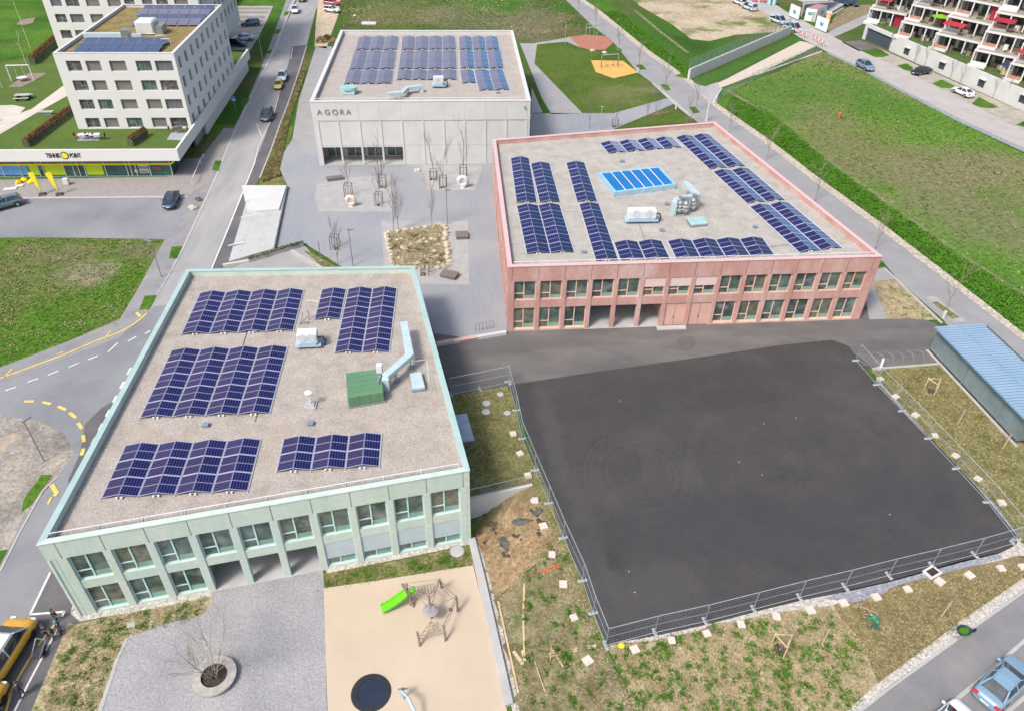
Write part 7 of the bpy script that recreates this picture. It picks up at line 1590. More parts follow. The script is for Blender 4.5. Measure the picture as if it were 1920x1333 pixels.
# trampoline
p = PL(696, 1299); rt = thing('ground_trampoline', 'round dark blue trampoline set into the beige playground', 'trampoline', p)
mb = MB(); mb.lathe(p+up*.05, [(1.28, 0), (1.26, .06), (.88, .07), (.88, .03)], 32); mb.build('rim_mat', mat('dark rubber rim', (.018, .02, .028), rough=.7), rt); mb = MB(); mb.lathe(p+up*.05, [(.88, .035), (.01, .03)], 32); mb.build('jumping_mat', mat('dark blue mat', (.010, .022, .045), rough=.6), rt)
# seesaw-like carousel pole at the bottom
p = PL(756, 1310); rt = thing('spinner', 'pale bent metal spinner pole at the bottom of the playground', 'play equipment', p); mb = MB(); q2 = PL(780, 1338, .9); mb.tube([p, p+up*1.0, p.lerp(q2, .5)+up*1.0, q2], .10, 7); mb.build('pole', m_duct, rt); mb = MB(); mb.tube([p+Vector((-.25, .1, 1.0)), p+Vector((.35, .15, 1.05))], .07, 6); mb.tube([p+up*.9, p+up*1.4], .05, 6); mb.build('handle', m_grey_m, rt)
# far play equipment
p1, p2 = G(1127, 128, 0), G(1158, 126, 0); rt = thing('swing', 'grey swing frame on the yellow play surface', 'swing', (p1+p2)/2); hh = 2.4
for q in (p1, p2): mb = MB(); mb.tube([q+Vector((0, -.7, 0)), q+up*hh], .07, 5); mb.tube([q+Vector((0, .7, 0)), q+up*hh], .07, 5); mb.build('leg', m_log, rt)
mb = MB(); mb.tube([p1+up*hh, p2+up*hh], .08, 5); mb.build('beam', m_conc, rt)
for t in (.3, .65): mb = MB(); q = p1.lerp(p2, t); mb.tube([q+up*hh, q+up*.5], .02, 3); mb.tube([q+Vector((.4, 0, hh)), q+Vector((.4, 0, .5))], .02, 3); mb.cbox(q+Vector((.2, 0, .45)), .5, .2, .05); mb.build('swing_seat', m_dark_m, rt)
p1 = G(1098, 67, 0); rt = thing('climbing_bars', 'pale metal climbing bars behind the red play surface', 'play equipment', p1); mb = MB()
for i in range(5): q = p1+Vector((i*.9, (i % 2)*1.0, 0)); mb.tube([q, q+up*2.3], .05, 4)
for z_ in (1.6, 2.3): mb.tube([p1+up*z_, p1+Vector((3.6, 0, z_))], .05, 4); mb.tube([p1+Vector((.9, 1, z_)), p1+Vector((2.7, 1, z_))], .05, 4)
mb.build('bars', m_conc, rt); mb = MB(); q = G(1117, 85, 0); mb.tube([q, q+up*2.6], .05, 4); mb.build('post', m_conc, rt)
for x, y, lb in [(1110, 96, 'pale boulder between the red and yellow play surfaces'), (1133, 100, 'pale boulder behind the swing')]:
    mb = MB(); mb.rock(G(x, y, 0), .8, .6, random.Random(3)); o = mb.build('boulder', m_rock); tag(o, lb, 'boulder', 'boulders by the play surfaces')
# park swing, picnic table, bench
zz = 3.23; p1, p2 = G(22, 153, zz), G(64, 152, zz); rt = thing('nest_swing', 'white nest swing frame on the brown pad in the park', 'swing', (p1+p2)/2)
for q in (p1, p2): mb = MB(); mb.tube([q, q+up*2.5], .10, 6); mb.build('post', m_cap, rt)
mb = MB(); mb.tube([p1+up*2.5, p2+up*2.5], .10, 6); mb.build('beam', m_cap, rt); mb = MB(); q = (p1+p2)/2; mb.lathe(q+up*.5, [(.7, 0), (.8, .1), (.5, .1)], 14); [mb.tube([q+Vector((k, 0, .55)), q+Vector((k*.8, 0, 2.5))], .02, 3) for k in (-.7, .7)]; mb.build('nest', m_cap, rt)
p = G(45, 187, zz); rt = thing('picnic_table', 'grey picnic table on the park lawn', 'picnic table', p); mb = MB(); mb.cbox(p+up*.7, 2.2, .9, .06, .2); mb.build('tabletop', m_conc, rt)
for k in (-.85, .85): mb = MB(); mb.cbox(p+Vector((k*-.15, k, .42)), 2.2, .35, .05, .2); mb.build('bench', m_conc, rt)
mb = MB(); 
for k in (-.8, .8): mb.cbox(p+Vector((k, 0, 0)), .1, 1.6, .42); mb.cbox(p+Vector((k, 0, 0)), .1, .5, .7)
mb.build('legs', m_dark_m, rt)
p = G(88, 215, zz); rt = thing('park_bench', 'pale stone bench on the grass by the cream path', 'bench', p); mb = MB(); mb.cbox(p+up*.35, 2.0, .6, .12, .1); mb.build('seat', m_conc, rt); mb = MB(); mb.cbox(p, 1.5, .4, .35, .1); mb.build('base', m_grey_m, rt)
# ---------------------------------------------------------------- people
m_skin = mat('light skin', (.52, .32, .23), rough=.6, var=.03)
def skinned(name, verts, edges, rad, m, parent, root_i=0, sub=2):
    me = bpy.data.meshes.new(name); me.from_pydata([tuple(v) for v in verts], edges, []); o = bpy.data.objects.new(name, me); C.objects.link(o)
    o.modifiers.new('skin', 'SKIN'); 
    sv = me.skin_vertices[0].data if me.skin_vertices else None
    if sv is None:
        bm = bmesh.new(); bm.from_mesh(me); bm.verts.layers.skin.verify(); bm.to_mesh(me); bm.free(); sv = me.skin_vertices[0].data
    for i, r_ in enumerate(rad): sv[i].radius = (r_, r_) if not isinstance(r_, tuple) else r_; sv[i].use_root = (i == root_i)
    s_ = o.modifiers.new('sub', 'SUBSURF'); s_.levels = sub; s_.render_levels = sub
    me.materials.append(m); o.parent = parent
    return o
def person(label, p, rz, scale=1., bend=0., top=(.1, .1, .2), legs=(.03, .04, .08), hair=(.08, .05, .03), arms='down', step=.15, hat=None, vest=None):
    rt = proto('person', label, 'person')
    H = lambda x, y, z: Vector((x, y, z))
    hip = H(0, 0, .92); sb = sin(bend); cb = cos(bend)
    def tr(x, u_, y): return H(u_*sb+x*cb, y, .92+u_*cb-x*sb)   # u_ up the trunk, x forward
    neck = tr(0, .50, 0); headc = tr(.03, .68, 0); headt = tr(.02, .80, 0); chest = tr(0, .36, 0)
    shL, shR = tr(0, .45, .17), tr(0, .45, -.17)
    if arms == 'down': elL, elR = tr(-.03, .18, .23), tr(-.03, .18, -.23); haL, haR = tr(.08, -.06, .22), tr(.10, -.04, -.22)
    else: elL, elR = shL+H(.16, .04, -.22), shR+H(.16, -.04, -.22); haL, haR = elL+H(.22, -.06, -.10), elR+H(.20, .05, -.12)
    kL, kR = H(step*.5+.04, .10, .50), H(-step*.2+.05, -.10, .50); fL, fR = H(step, .11, .07), H(-step, -.11, .07)
    tL, tR = fL+H(.17, .02, -.03), fR+H(.17, -.02, -.03)
    V = [hip, chest, neck, headc, headt, shL, elL, haL, shR, elR, haR, H(0, .09, .86), kL, fL, tL, H(0, -.09, .86), kR, fR, tR]
    E_ = [(0, 1), (1, 2), (2, 3), (3, 4), (1, 5), (5, 6), (6, 7), (1, 8), (8, 9), (9, 10), (0, 11), (11, 12), (12, 13), (13, 14), (0, 15), (15, 16), (16, 17), (17, 18)]
    R_ = [(.12, .10), (.13, .10), .055, .095, .075, .06, .042, .03, .06, .042, .03, .08, .055, .04, .03, .08, .055, .04, .03]
    # fingers and thumb
    for hi, s_ in ((7, 1), (10, -1)):
        d = (V[hi]-V[hi-1]).normalized(); sdv = Vector((0, 1, 0)).cross(d).normalized() if abs(d.y) < .9 else Vector((1, 0, 0))
        palm = V[hi]+d*.07; V.append(palm); R_.append((.022, .03)); E_.append((hi, len(V)-1)); pi_ = len(V)-1
        for k, ln in zip((-.030, -.010, .010, .030), (.05, .07, .075, .06)):
            q = palm+sdv*k+d*.02; V.append(q); R_.append(.010); E_.append((pi_, len(V)-1)); V.append(q+d*ln+Vector((.0, -s_*.02, 0))); R_.append(.008); E_.append((len(V)-2, len(V)-1))
        V.append(V[hi]+d*.03+sdv*.045); R_.append(.010); E_.append((hi, len(V)-1)); V.append(V[-1]+d*.035+sdv*.01); R_.append(.008); E_.append((len(V)-2, len(V)-1))
    skinned('body', V, E_, R_, m_skin, rt, 0, 1)
    mt = mat('top %d %d %d' % tuple(int(c_*100) for c_ in top), top, rough=.85, var=.06, scale=4); ml = mat('legs %d %d %d' % tuple(int(c_*100) for c_ in legs), legs, rough=.85, var=.06, scale=4)
    wrL, wrR = elL.lerp(haL, .85), elR.lerp(haR, .85)
    skinned('jacket', [hip, chest, tr(0, .46, 0), shL, elL, wrL, shR, elR, wrR], [(0, 1), (1, 2), (1, 3), (3, 4), (4, 5), (1, 6), (6, 7), (7, 8)], [(.155, .125), (.165, .13), .085, .085, .062, .048, .085, .062, .048], mt, rt, 0, 1)
    skinned('trousers', [hip, H(0, .09, .84), kL, fL+H(0, 0, .04), H(0, -.09, .84), kR, fR+H(0, 0, .04)], [(0, 1), (1, 2), (2, 3), (0, 4), (4, 5), (5, 6)], [.135, .105, .075, .06, .105, .075, .06], ml, rt, 0, 1)
    mb = MB(); hc = (headc+headt)/2+(headt-headc)*.15
    bm_ = [];  mb.lathe((0, 0, 0), [(.001, .125), (.06, .115), (.10, .07), (.115, .0), (.10, -.05)], 12); ax = (headt-headc).normalized(); qt = up.rotation_difference(ax)
    mb.v = [tuple(hc+qt @ Vector(v_)+qt @ Vector((-.02, 0, 0))) for v_ in mb.v]; mb.build('cap' if hat else 'hair', mat('cap %d' % int(hat[1]*100), hat, rough=.7) if hat else mat('dark brown hair', hair, rough=.8), rt, smooth=True)
    mb = MB(); f_ = qt @ Vector((.098, 0, 0)); 
    for s_ in (-1, 1): mb.rock(headc+f_+qt @ Vector((0, s_*.032, .04)), .012, .012, random.Random(1))
    mb.build('eyes', m_dark_m, rt); mb = MB(); mb.rock(headc+qt @ Vector((.108, 0, .01)), .016, .02, random.Random(1)); mb.build('nose', m_skin, rt)
    mb = MB(); mb.cbox(headc+qt @ Vector((.10, 0, -.035)), .012, .045, .010); mb.build('mouth', mat('lip', (.35, .12, .10), rough=.6), rt)
    mb = MB(); 
    for q in (fL, fR): mb.ob(q+H(-.08, -.05, -.07), H(.27, 0, 0), H(0, .10, 0), H(0, 0, .09))
    mb.build('shoes', m_dark_m, rt, bevel=.02)
    if vest: 
        mb = MB(); c_ = tr(-.15, .18, 0); mb.ob(c_-Vector((.06, .12, .0)), Vector((.12, 0, 0)), Vector((0, .24, 0)), (tr(0, .42, 0)-tr(0, .12, 0))); mb.build('backpack', mat('backpack', vest, rough=.8), rt, bevel=.03)
    place(rt, p, rz); rt.scale = (scale,)*3
    return rt
def PP(x, y, z): return G(x, y, z)
person('child with a turquoise cap and dark blue coat walking beside the parking bay', GZ(116, 1186, ZL), radians(-110), .80, .05, (.02, .03, .10), (.02, .02, .03), hat=(.05, .45, .33), vest=(.03, .05, .15))
person('child in black behind the one with the turquoise cap', GZ(108, 1163, ZL), radians(-100), .78, .0, (.01, .01, .02), (.02, .02, .04))
person('child with pale hair and dark green jacket nearest the yellow minibus', GZ(91, 1192, ZL), radians(-80), .80, .05, (.01, .05, .05), (.02, .03, .05), hair=(.25, .2, .15), vest=(.02, .04, .06))
person('child in black trousers between the turquoise cap and the minibus', GZ(104, 1197, ZL), radians(-120), .76, .1, (.015, .02, .03), (.03, .06, .09), vest=(.10, .12, .2))
person('person in a dark blue coat at the bottom edge beside the second minibus', GZ(43, 1305, ZL), radians(40), .95, .15, (.015, .03, .09), (.02, .04, .07))
person('gardener in green work clothes bending over the soil bed', GZ(1638, 1180, ZE), radians(140), 1.0, 1.05, (.01, .24, .13), (.01, .16, .10), hat=(.25, .16, .10), arms='reach', step=.22)
q = GZ(1634, 1150, ZE); mb = MB(); mb.tube([q+Vector((.1, -.35, .55)), q+Vector((-.55, .5, .05))], .025, 5); rt = thing('garden_tool', 'long handled garden tool held by the gardener', 'garden tool', q); mb.build('handle', m_stake, rt); mb = MB(); mb.cbox(q+Vector((-.55, .5, 0)), .3, .1, .06, .7); mb.build('blade', m_steel, rt)
# stroller frame beside the children, wheelbarrow
p = GZ(76, 1226, ZL); rt = thing('hand_cart', 'dark tubular hand cart next to the yellow minibus', 'cart', p); mb = MB(); mb.tube([p+Vector((-.3, .6, .9)), p+Vector((-.3, -.3, .35)), p+Vector((.3, -.5, .35)), p+Vector((.4, .5, .9))], .035, 5); mb.tube([p+Vector((-.3, .6, .9)), p+Vector((.4, .5, .9))], .03, 5); mb.build('frame', m_steel, rt)
mb = MB(); mb.cbox(p+up*.3, .6, .9, .12, .3); mb.build('bed', m_dark_m, rt)
for s_ in (-.32, .32): mb = MB(); mb.lathe((0, 0, 0), [(.16, -.03), (.18, 0), (.16, .03)], 12); mb.v = [(p.x+s_+c_, p.y+a, p.z+.18+b) for a, b, c_ in mb.v]; mb.build('wheel', m_tyre, rt)
p = G(1802, 1190, 0); rt = thing('wheelbarrow', 'dark green wheelbarrow with grass cuttings on the kerb below the soil bed', 'wheelbarrow', p); e = (G(1818, 1186, 0)-p).normalized(); n = Vector((-e.y, e.x, 0))
P0 = [p+e*cos(t)*.32+n*sin(t)*.24+up*.3 for t in np.linspace(0, 2*pi, 13)[:-1]]; P1 = [p+e*cos(t)*.52+n*sin(t)*.38+up*.62 for t in np.linspace(0, 2*pi, 13)[:-1]]; P2 = [p+e*cos(t)*.46+n*sin(t)*.32+up*.60 for t in np.linspace(0, 2*pi, 13)[:-1]]; P3 = [p+e*cos(t)*.28+n*sin(t)*.2+up*.4 for t in np.linspace(0, 2*pi, 13)[:-1]]
mb = MB(); mb.loft([P0, P1, P2, P3]); mb.build('tray', mat('dark green tray', (.02, .05, .045), rough=.5), rt); mb = MB(); mb.rock(p+e*.05+up*.46, .34, .22, random.Random(2)); mb.build('cuttings', m_t_g, rt)
mb = MB(); [mb.tube([p+n*s_*.2+e*.5+up*.3, p+n*s_*.25-e*.7+up*.45, p+n*s_*.28-e*1.2+up*.75], .03, 5) for s_ in (-1, 1)]; [mb.tube([p+n*s_*.25-e*.5+up*.4, p+n*s_*.25-e*.5], .03, 4) for s_ in (-1, 1)]; mb.build('frame', m_grey_m, rt)
mb = MB(); mb.lathe((0, 0, 0), [(.17, -.05), (.21, 0), (.17, .05)], 14); c_ = p+e*.9+up*.21; mb.v = [tuple(c_+e*a+up*b+n*k) for a, b, k in mb.v]; mb.build('wheel', m_tyre, rt)

# ---------------------------------------------------------------- clay slope things
def plank(lb, pts, wd=.1, h=.05, zf=ZF, m=None, name='plank', cat='plank', grp='wooden planks', off=.06):
    P = [GZ(a, b, zf)+up*off for a, b in pts]; mb = MB()
    for a, b in zip(P[:-1], P[1:]):
        d = (b-a).normalized(); s_ = Vector((-d.y, d.x, 0)).normalized()*wd; mb.ob(a-s_/2, b-a, s_, up*h)
    o = mb.build(name, m or m_stake); tag(o, lb, cat, grp); return o
plank('left long plank along the gravel strip by the playground wall', [(934, 1128), (950, 1200), (972, 1300)], .12)
plank('right long plank lying down the clay slope', [(983, 1095), (981, 1150), (983, 1238)], .12)
plank('short thick plank at the foot of the slope, left one', [(963, 1222), (981, 1247)], .22, .08); plank('short thick plank at the foot of the slope, right one', [(980, 1220), (984, 1240)], .22, .08)
plank('upper thin plank leaning toward the court corner', [(1028, 1227), (1118, 1210)], .08, .05); plank('lower thin plank leaning toward the court corner', [(1030, 1232), (1118, 1213)], .08, .05)
plank('short crossing plank at the sapling', [(1036, 1219), (1056, 1251)], .10); plank('thin plank lying in the weeds at the bottom of the slope', [(1002, 1240), (1026, 1310)], .06, .04)
plank('orange plastic rod lying on the slope', [(997, 1080), (1052, 1062)], .08, .06, m=mat('orange red plastic', (.65, .08, .04), rough=.5), name='plastic_rod', cat='rod', grp=None); plank('second orange plastic rod below the first', [(1002, 1077), (1030, 1067), (1050, 1060)], .05, .05, m=MATS['orange red plastic'], name='plastic_rod', cat='rod', grp=None, off=.12)
m_tarp = mat('dark torn membrane', (.10, .095, .095), rough=.6, var=.2, scale=3)
for lb, quad in [('dark torn membrane on the upper clay slope', [(958, 979), (972, 972), (1000, 976), (984, 983), (966, 988)]), ('dark torn membrane on the left clay slope', [(932, 1012), (945, 1006), (955, 1020), (950, 1036), (940, 1024)]), ('small dark membrane strip at the top of the slope', [(1000, 960), (1016, 955), (1016, 962), (1003, 968)])]:
    P = [GZ(a, b, ZF)+up*.14 for a, b in quad]; mb = MB(); c_ = sum(P, Vector((0, 0, 0)))/len(P)+up*.12
    for i in range(len(P)): mb.tri(P[i], P[(i+1) % len(P)], c_)
    for i in range(len(P)): a, b = P[i], P[(i+1) % len(P)]; mb.quad(a-up*.1, b-up*.1, b, a)
    o = mb.build('membrane', m_tarp); tag(o, lb, 'membrane', 'torn membranes')
for lb, x, y in [('white bucket lid beside the retaining wall end', 999, 940), ('yellow cap on a marker peg at the court corner', 1165, 1212)]:
    p = GZ(x, y, ZF if x < 1100 else ZE); mb = MB(); mb.lathe(p+up*.02, [(.18, 0), (.2, .15), (.05, .2)], 10); o = mb.build('marker', m_cap if x < 1100 else m_ylw); tag(o, lb, 'marker')
# pale litter flecks on the court
for i, (x, y) in enumerate([(1162, 751), (1432, 794), (1386, 866), (1429, 890), (1492, 783), (1179, 1071), (1190, 1110), (1668, 964)]):
    p = G(x, y, .06); mb = MB(); mb.cbox(p, .11, .06, .02, i); o = mb.build('litter', m_conc); tag(o, '%s scrap of pale litter on the dark court' % ORD[i], 'litter', 'litter scraps on the court')
mb = MB(); p = G(1619, 682, .02); mb.cbox(p, .9, .12, .12, -.9); o = mb.build('purple_bar', mat('purple plastic', (.16, .12, .4), rough=.5)); tag(o, 'purple bar lying on the asphalt beside the fence corner', 'bar')
mb = MB(); a, b = G(1707, 760, .1), G(1868, 930, .1); mb.tube([a, a.lerp(b, .5)+Vector((.1, 0, 0)), b], .025, 4); o = mb.build('hose', mat('pale green hose', (.32, .40, .34), rough=.6)); tag(o, 'pale green hose stretched along the right grass strip', 'hose')
mb = MB(); p = G(1747, 1074, 0); mb.cbox(p, 1.1, .8, .15, .5); o = mb.build('planter_box', m_cap); tag(o, 'white square frame filled with dark soil on the blue gravel', 'frame'); mb = MB(); mb.cbox(p+up*.152, .75, .5, .02, .5); c_ = mb.build('soil_fill', MATS['dark bark mulch'], o)

# ---------------------------------------------------------------- shop forecourt
for i, x in enumerate((80, 112)):
    p = GZ(x, 366, ZW); rt = thing('beach_flag', '%s yellow advertising flag on a dark foot in front of the shop' % ('left', 'right')[i], 'flag', p, 'yellow advertising flags')
    mb = MB(); mb.cbox(p, .9, .7, .22, .4); mb.build('foot', m_dark_m, rt, bevel=.06); mb = MB(); mb.tube([p+up*.2, p+up*3.2], .03, 5); mb.build('pole', m_grey_m, rt)
    mb = MB(); z0 = p+up*.5; R_ = []
    for t, w_ in ((0, .05), (.25, .3), (.5, .5), (.75, .72), (.95, .8), (1, .5)): q = z0+up*2.7*t; R_.append([q, q+Vector((-w_, -.1, 0)), q+Vector((-w_, -.06, 0)), q+Vector((0, .04, 0))])
    mb.loft(R_); mb.build('flag_cloth', m_ylw, rt)
for x, y, c_, lb in [(36, 345, (.85, .42, .01), 'orange beanbag left'), (46, 340, (.8, .6, .02), 'orange yellow beanbag middle'), (59, 343, (.8, .75, .02), 'yellow lounge chair right')]:
    p = GZ(x, y, ZW); mb = MB(); mb.rock(p+up*.1, .5, .8, random.Random(x)); o = mb.build('beanbag', mat('cushion %d' % x, c_, rough=.7)); tag(o, lb+' of the row in front of the shop window', 'beanbag', 'seats in front of the shop')
for x, y, lb in [(15, 356, 'white mat on the forecourt, left one'), (24, 355, 'pale mat on the forecourt, right one'), (37, 349, 'white board under the orange beanbags')]:
    p = GZ(x, y, ZW); mb = MB(); mb.cbox(p+up*.07, 1.0, .8, .04, .2); o = mb.build('mat', m_cap); tag(o, lb, 'mat', 'mats on the forecourt')
p = GZ(126, 347, ZW); mb = MB(); mb.cbox(p+up*.06, .7, .5, .85, .1); o = mb.build('sign_box', m_cap, bevel=.03); tag(o, 'white box standing on the forecourt in front of the lime panel', 'box')
for i, (a, b) in enumerate([((365, 345), (378, 310)), ((362, 349), (384, 300))]):
    P = [GZ(*q, ZW) for q in (a, b)]; rt = thing('bicycle_rack', '%s white rail beside the road corner of the podium' % ('left', 'right')[i], 'rail', P[0], 'white rails'); mb = MB(); mb.tube([P[0], P[0]+up*.9, P[1]+up*.9, P[1]], .05, 5); mb.build('rail', m_cap, rt)
for x, y, s_, m_, lb in [(362, 390, .8, m_rock, 'pale boulder heap at the road corner in front of the parking lot'), (372, 375, .6, m_hedge_g, 'dry bush behind the pale boulder heap')]:
    p = GZ(x, y, ZW); mb = MB(); rnd = random.Random(3); [mb.rock(p+Vector((rnd.uniform(-.6, .6), rnd.uniform(-.3, .3), 0)), s_*rnd.uniform(.4, .7), .9, rnd) for _ in range(5)]; o = mb.build('boulder' if m_ is m_rock else 'bush', m_); tag(o, lb, 'boulder' if m_ is m_rock else 'bush')
# bushes west of the hall
for x, y, lb in [(603, 80, 'left rough dry bush beside the clay track'), (615, 76, 'middle rough dry bush beside the clay track'), (627, 82, 'right rough dry bush beside the clay track')]:
    p = G(x, y, 0); mb = MB(); rnd = random.Random(x)
    for _ in range(500):
        a, b = rnd.uniform(0, 6.28), rnd.uniform(0, 1.5); r_ = 1.3*rnd.uniform(.5, 1); c_ = p+Vector((cos(a)*cos(b)*r_, sin(a)*cos(b)*r_, sin(b)*r_*.8)); u_ = Vector((rnd.uniform(-1, 1), rnd.uniform(-1, 1), rnd.uniform(-1, 1)))*.16; mb.tri(c_-u_, c_+u_, c_+Vector((u_.z, u_.x, abs(u_.y)+.1)))
    o = mb.build('bush', m_t_d if x != 615 else m_t_o); tag(o, lb, 'bush', 'dry bushes by the track')
p = G(692, 46, 0); mb = MB(); mb.cbox(p, 3.2, 1.6, .35); o = mb.build('concrete_slab', m_cap, bevel=.05); tag(o, 'white slab lying in the meadow behind the white hall', 'slab')
p = G(665, 30, 0); mb = MB(); mb.rock(p, .5, .5, random.Random(1)); o = mb.build('boulder', m_cap); tag(o, 'small white stone in the meadow at the top', 'boulder')
# side boards along the footpath fence, wall and fence on the diagonal
def mesh_fence(lb, pts, h, m, wires=8, step=2.4, base=.0):
    P = [G(*q, 0) for q in pts]; rt = thing('wire_fence', lb, 'fence', P[0]); mb = MB(); m2 = MB()
    for a, b in zip(P[:-1], P[1:]):
        L_ = (b-a).length; n = max(1, int(L_/step))
        for i in range(n+1): q = a.lerp(b, i/n)+up*base; mb.tube([q, q+up*h], .04, 4)
        for k in range(1, wires+1): m2.tube([a+up*(base+h*k/wires), b+up*(base+h*k/wires)], .014, 3)
        n = int(L_/.30)
        for i in range(n): q = a.lerp(b, i/n)+up*base; m2.tube([q, q+up*h], .010, 3)
    mb.build('posts', m, rt); m2.build('mesh', m, rt); return rt
m_gf = mat('grey green fence', (.22, .29, .25), rough=.6)
D0, D1 = G(1292, 150, 0), G(1482, 66, 0); dW = Wall(D0, D1)
rt = thing('retaining_wall', 'long white retaining wall beside the bright diagonal lawn', 'retaining wall', D0); mb = MB(); n = dW.n
mb.prism([(q.x, q.y) for q in (dW.p(0, 0, 0), dW.p(dW.L, 0, 0), dW.p(dW.L, -.4, 0), dW.p(0, -.4, 0))], 0, 1.9); 
mb.build('wall', m_conc_w, rt)
rf = thing('wire_fence', 'grey wire fence on top of the long white retaining wall', 'fence', D0+up*1.9); m2 = MB(); 
for i in range(int(dW.L/2.2)+1): m2.tube([dW.p(min(dW.L, i*2.2), -.3, 1.9), dW.p(min(dW.L, i*2.2), -.3, 3.6)], .05, 4)
m2.build('posts', m_gf, rf); m2 = MB()
for k in range(9): m2.tube([dW.p(0, -.3, 2+k*.2), dW.p(dW.L, -.3, 2+k*.2)], .018, 3)
for i in range(int(dW.L/.3)): m2.tube([dW.p(i*.3, -.3, 1.9), dW.p(i*.3, -.3, 3.6)], .011, 3)
m2.build('mesh', m_gf, rf)
drape('ground_bank', [dW.p(0, -.4, 0), dW.p(dW.L, -.4, 0), dW.p(dW.L, -3, 0), dW.p(0, -3, 0)], lambda x, y: .0, 6, m_grass_bright)
mesh_fence('grey green wire fence along the pale footpath', [(1345, 190), (1420, 148), (1540, 95)], 1.6, m_gf)
mb = MB(); a, b = G(1418, 142, 0), G(1540, 98, 0); mb.tube([a+up*.1, b+up*.1], .18, 4); o = mb.build('low_wall', m_conc_w); tag(o, 'thin white wall at the foot of the grey green fence', 'low wall')
# barriers
m_rw = mat('red barrier stripe', (.62, .06, .05), rough=.5)
for i, (x, y) in enumerate([(1494, 64), (1500, 68), (1507, 72), (1524, 76), (1530, 80), (1537, 84), (1544, 88)]):
    p = G(x, y, 0); rt = thing('barrier', '%s red and white barrier from the left across the grey road' % ORD[i], 'barrier', p, 'red and white barriers'); mb = MB(); mb.cbox(p+up*.5, .9, .12, .6, -.5); mb.cbox(p, .1, .5, .5, -.5); mb.build('board', m_cap, rt)
    mb = MB(); e = Vector((cos(-.5), sin(-.5), 0)); nn = Vector((-e.y, e.x, 0)); 
    for k in (-.28, 0.02): mb.ob(p+e*k-nn*.064+up*.499, e*.2, nn*.128, up*.602)
    mb.build('red_stripes', m_rw, rt)
# site things top right
m_wb = mat('white site board', (.70, .70, .68), rough=.6); m_cy = mat('cyan emblem', (.02, .30, .55), rough=.5); m_te = mat('teal emblem', (.02, .38, .36), rough=.5)
def emblem(W, s_, z_, r_, par, d=.012):
    mb = MB(); P_ = [(s_-r_, z_+r_*.7), (s_, z_+r_*.35), (s_, z_-r_), (s_-r_, z_-r_*.5)]; mb.loft([[W.p(a, d, b) for a, b in P_], [W.p(a, d+.03, b) for a, b in P_]]); mb.build('emblem_left', m_cy, par)
    mb = MB(); P_ = [(s_+.06, z_+r_*.35), (s_+r_, z_+r_*.7), (s_+r_, z_-r_*.5), (s_+.06, z_-r_)]; mb.loft([[W.p(a, d, b) for a, b in P_], [W.p(a, d+.03, b) for a, b in P_]]); mb.build('emblem_right', m_te, par)
for i, (a, b) in enumerate([((1478, 32), (1496, 40)), ((1527, 55), (1548, 64))]):
    A_, B_ = G(*a, 0), G(*b, 0); W = Wall(A_, B_); rt = thing('site_board', '%s white site board with a blue emblem beside the grey road' % ('upper', 'lower')[i], 'sign board', A_, 'white site boards')
    mb = MB(); W.bx(mb, 0, W.L, -.05, .0, .3, 2.9); mb.build('board', m_wb, rt); mb = MB(); [W.bx(mb, s_, s_+.1, -.15, -.05, 0, 2.9) for s_ in (.1, W.L-.2)]; mb.build('post', m_grey_m, rt); emblem(W, W.L*.5, 1.6, .55, rt)
A_, B_, C_ = G(1507, 39, 0), G(1527, 42, 0), G(1546, 34, 0); W = Wall(A_, B_); Wb = Wall(B_, C_)
rt = thing('site_container', 'white site container with blue emblems behind the site boards', 'container', A_); dv = Wb.e*Wb.L; mb = MB(); mb.ob(A_, B_-A_, dv, up*2.7); mb.build('shell', m_wb, rt); mb = MB(); mb.ob(A_+up*2.7+(B_-A_)*.02, (B_-A_)*.96, dv*.96, up*.08); mb.build('roof', mat('rusty pink roof', (.36, .20, .20), rough=.7), rt)
emblem(W, W.L*.45, 1.7, .5, rt); emblem(Wb, Wb.L*.6, 1.7, .5, rt); mb = MB(); W.bx(mb, W.L*.65, W.L*.95, 0, .02, .1, 2.1); mb.build('door', m_conc, rt)
for x, y, c_, lb in [(1441, 10, (.01, .33, .36), 'left teal portable toilet at the top'), (1450, 10, (.01, .36, .40), 'right teal portable toilet at the top'), (1550, 44, (.75, .28, .02), 'orange portable toilet behind the lower site board')]:
    p = G(x, y, 0); rt = thing('portable_toilet', lb, 'portable toilet', p, 'portable toilets'); mb = MB(); mb.cbox(p, 1.15, 1.15, 2.2, -.3); mb.build('cabin', mat('cabin %d' % x, c_, rough=.5), rt, bevel=.06); mb = MB(); mb.cbox(p+up*2.2, 1.2, 1.2, .15, -.3); mb.build('roof', m_cap, rt); mb = MB(); mb.cbox(p+Vector((-.2, -.6, .1)), .7, .04, 1.9, -.3); mb.build('door', mat('pale door', (.45, .55, .55), rough=.5), rt)
p = G(1424, 4, 0); mb = MB(); [mb.rock(p+Vector((random.Random(i).uniform(-2, 2), random.Random(i+9).uniform(-1, 1), 0)), .8, .9, random.Random(i)) for i in range(6)]; o = mb.build('site_materials', mat('pinkish stacked material', (.42, .12, .14), rough=.8, var=.3, scale=2)); tag(o, 'heap of red and pink site materials at the top', 'heap')
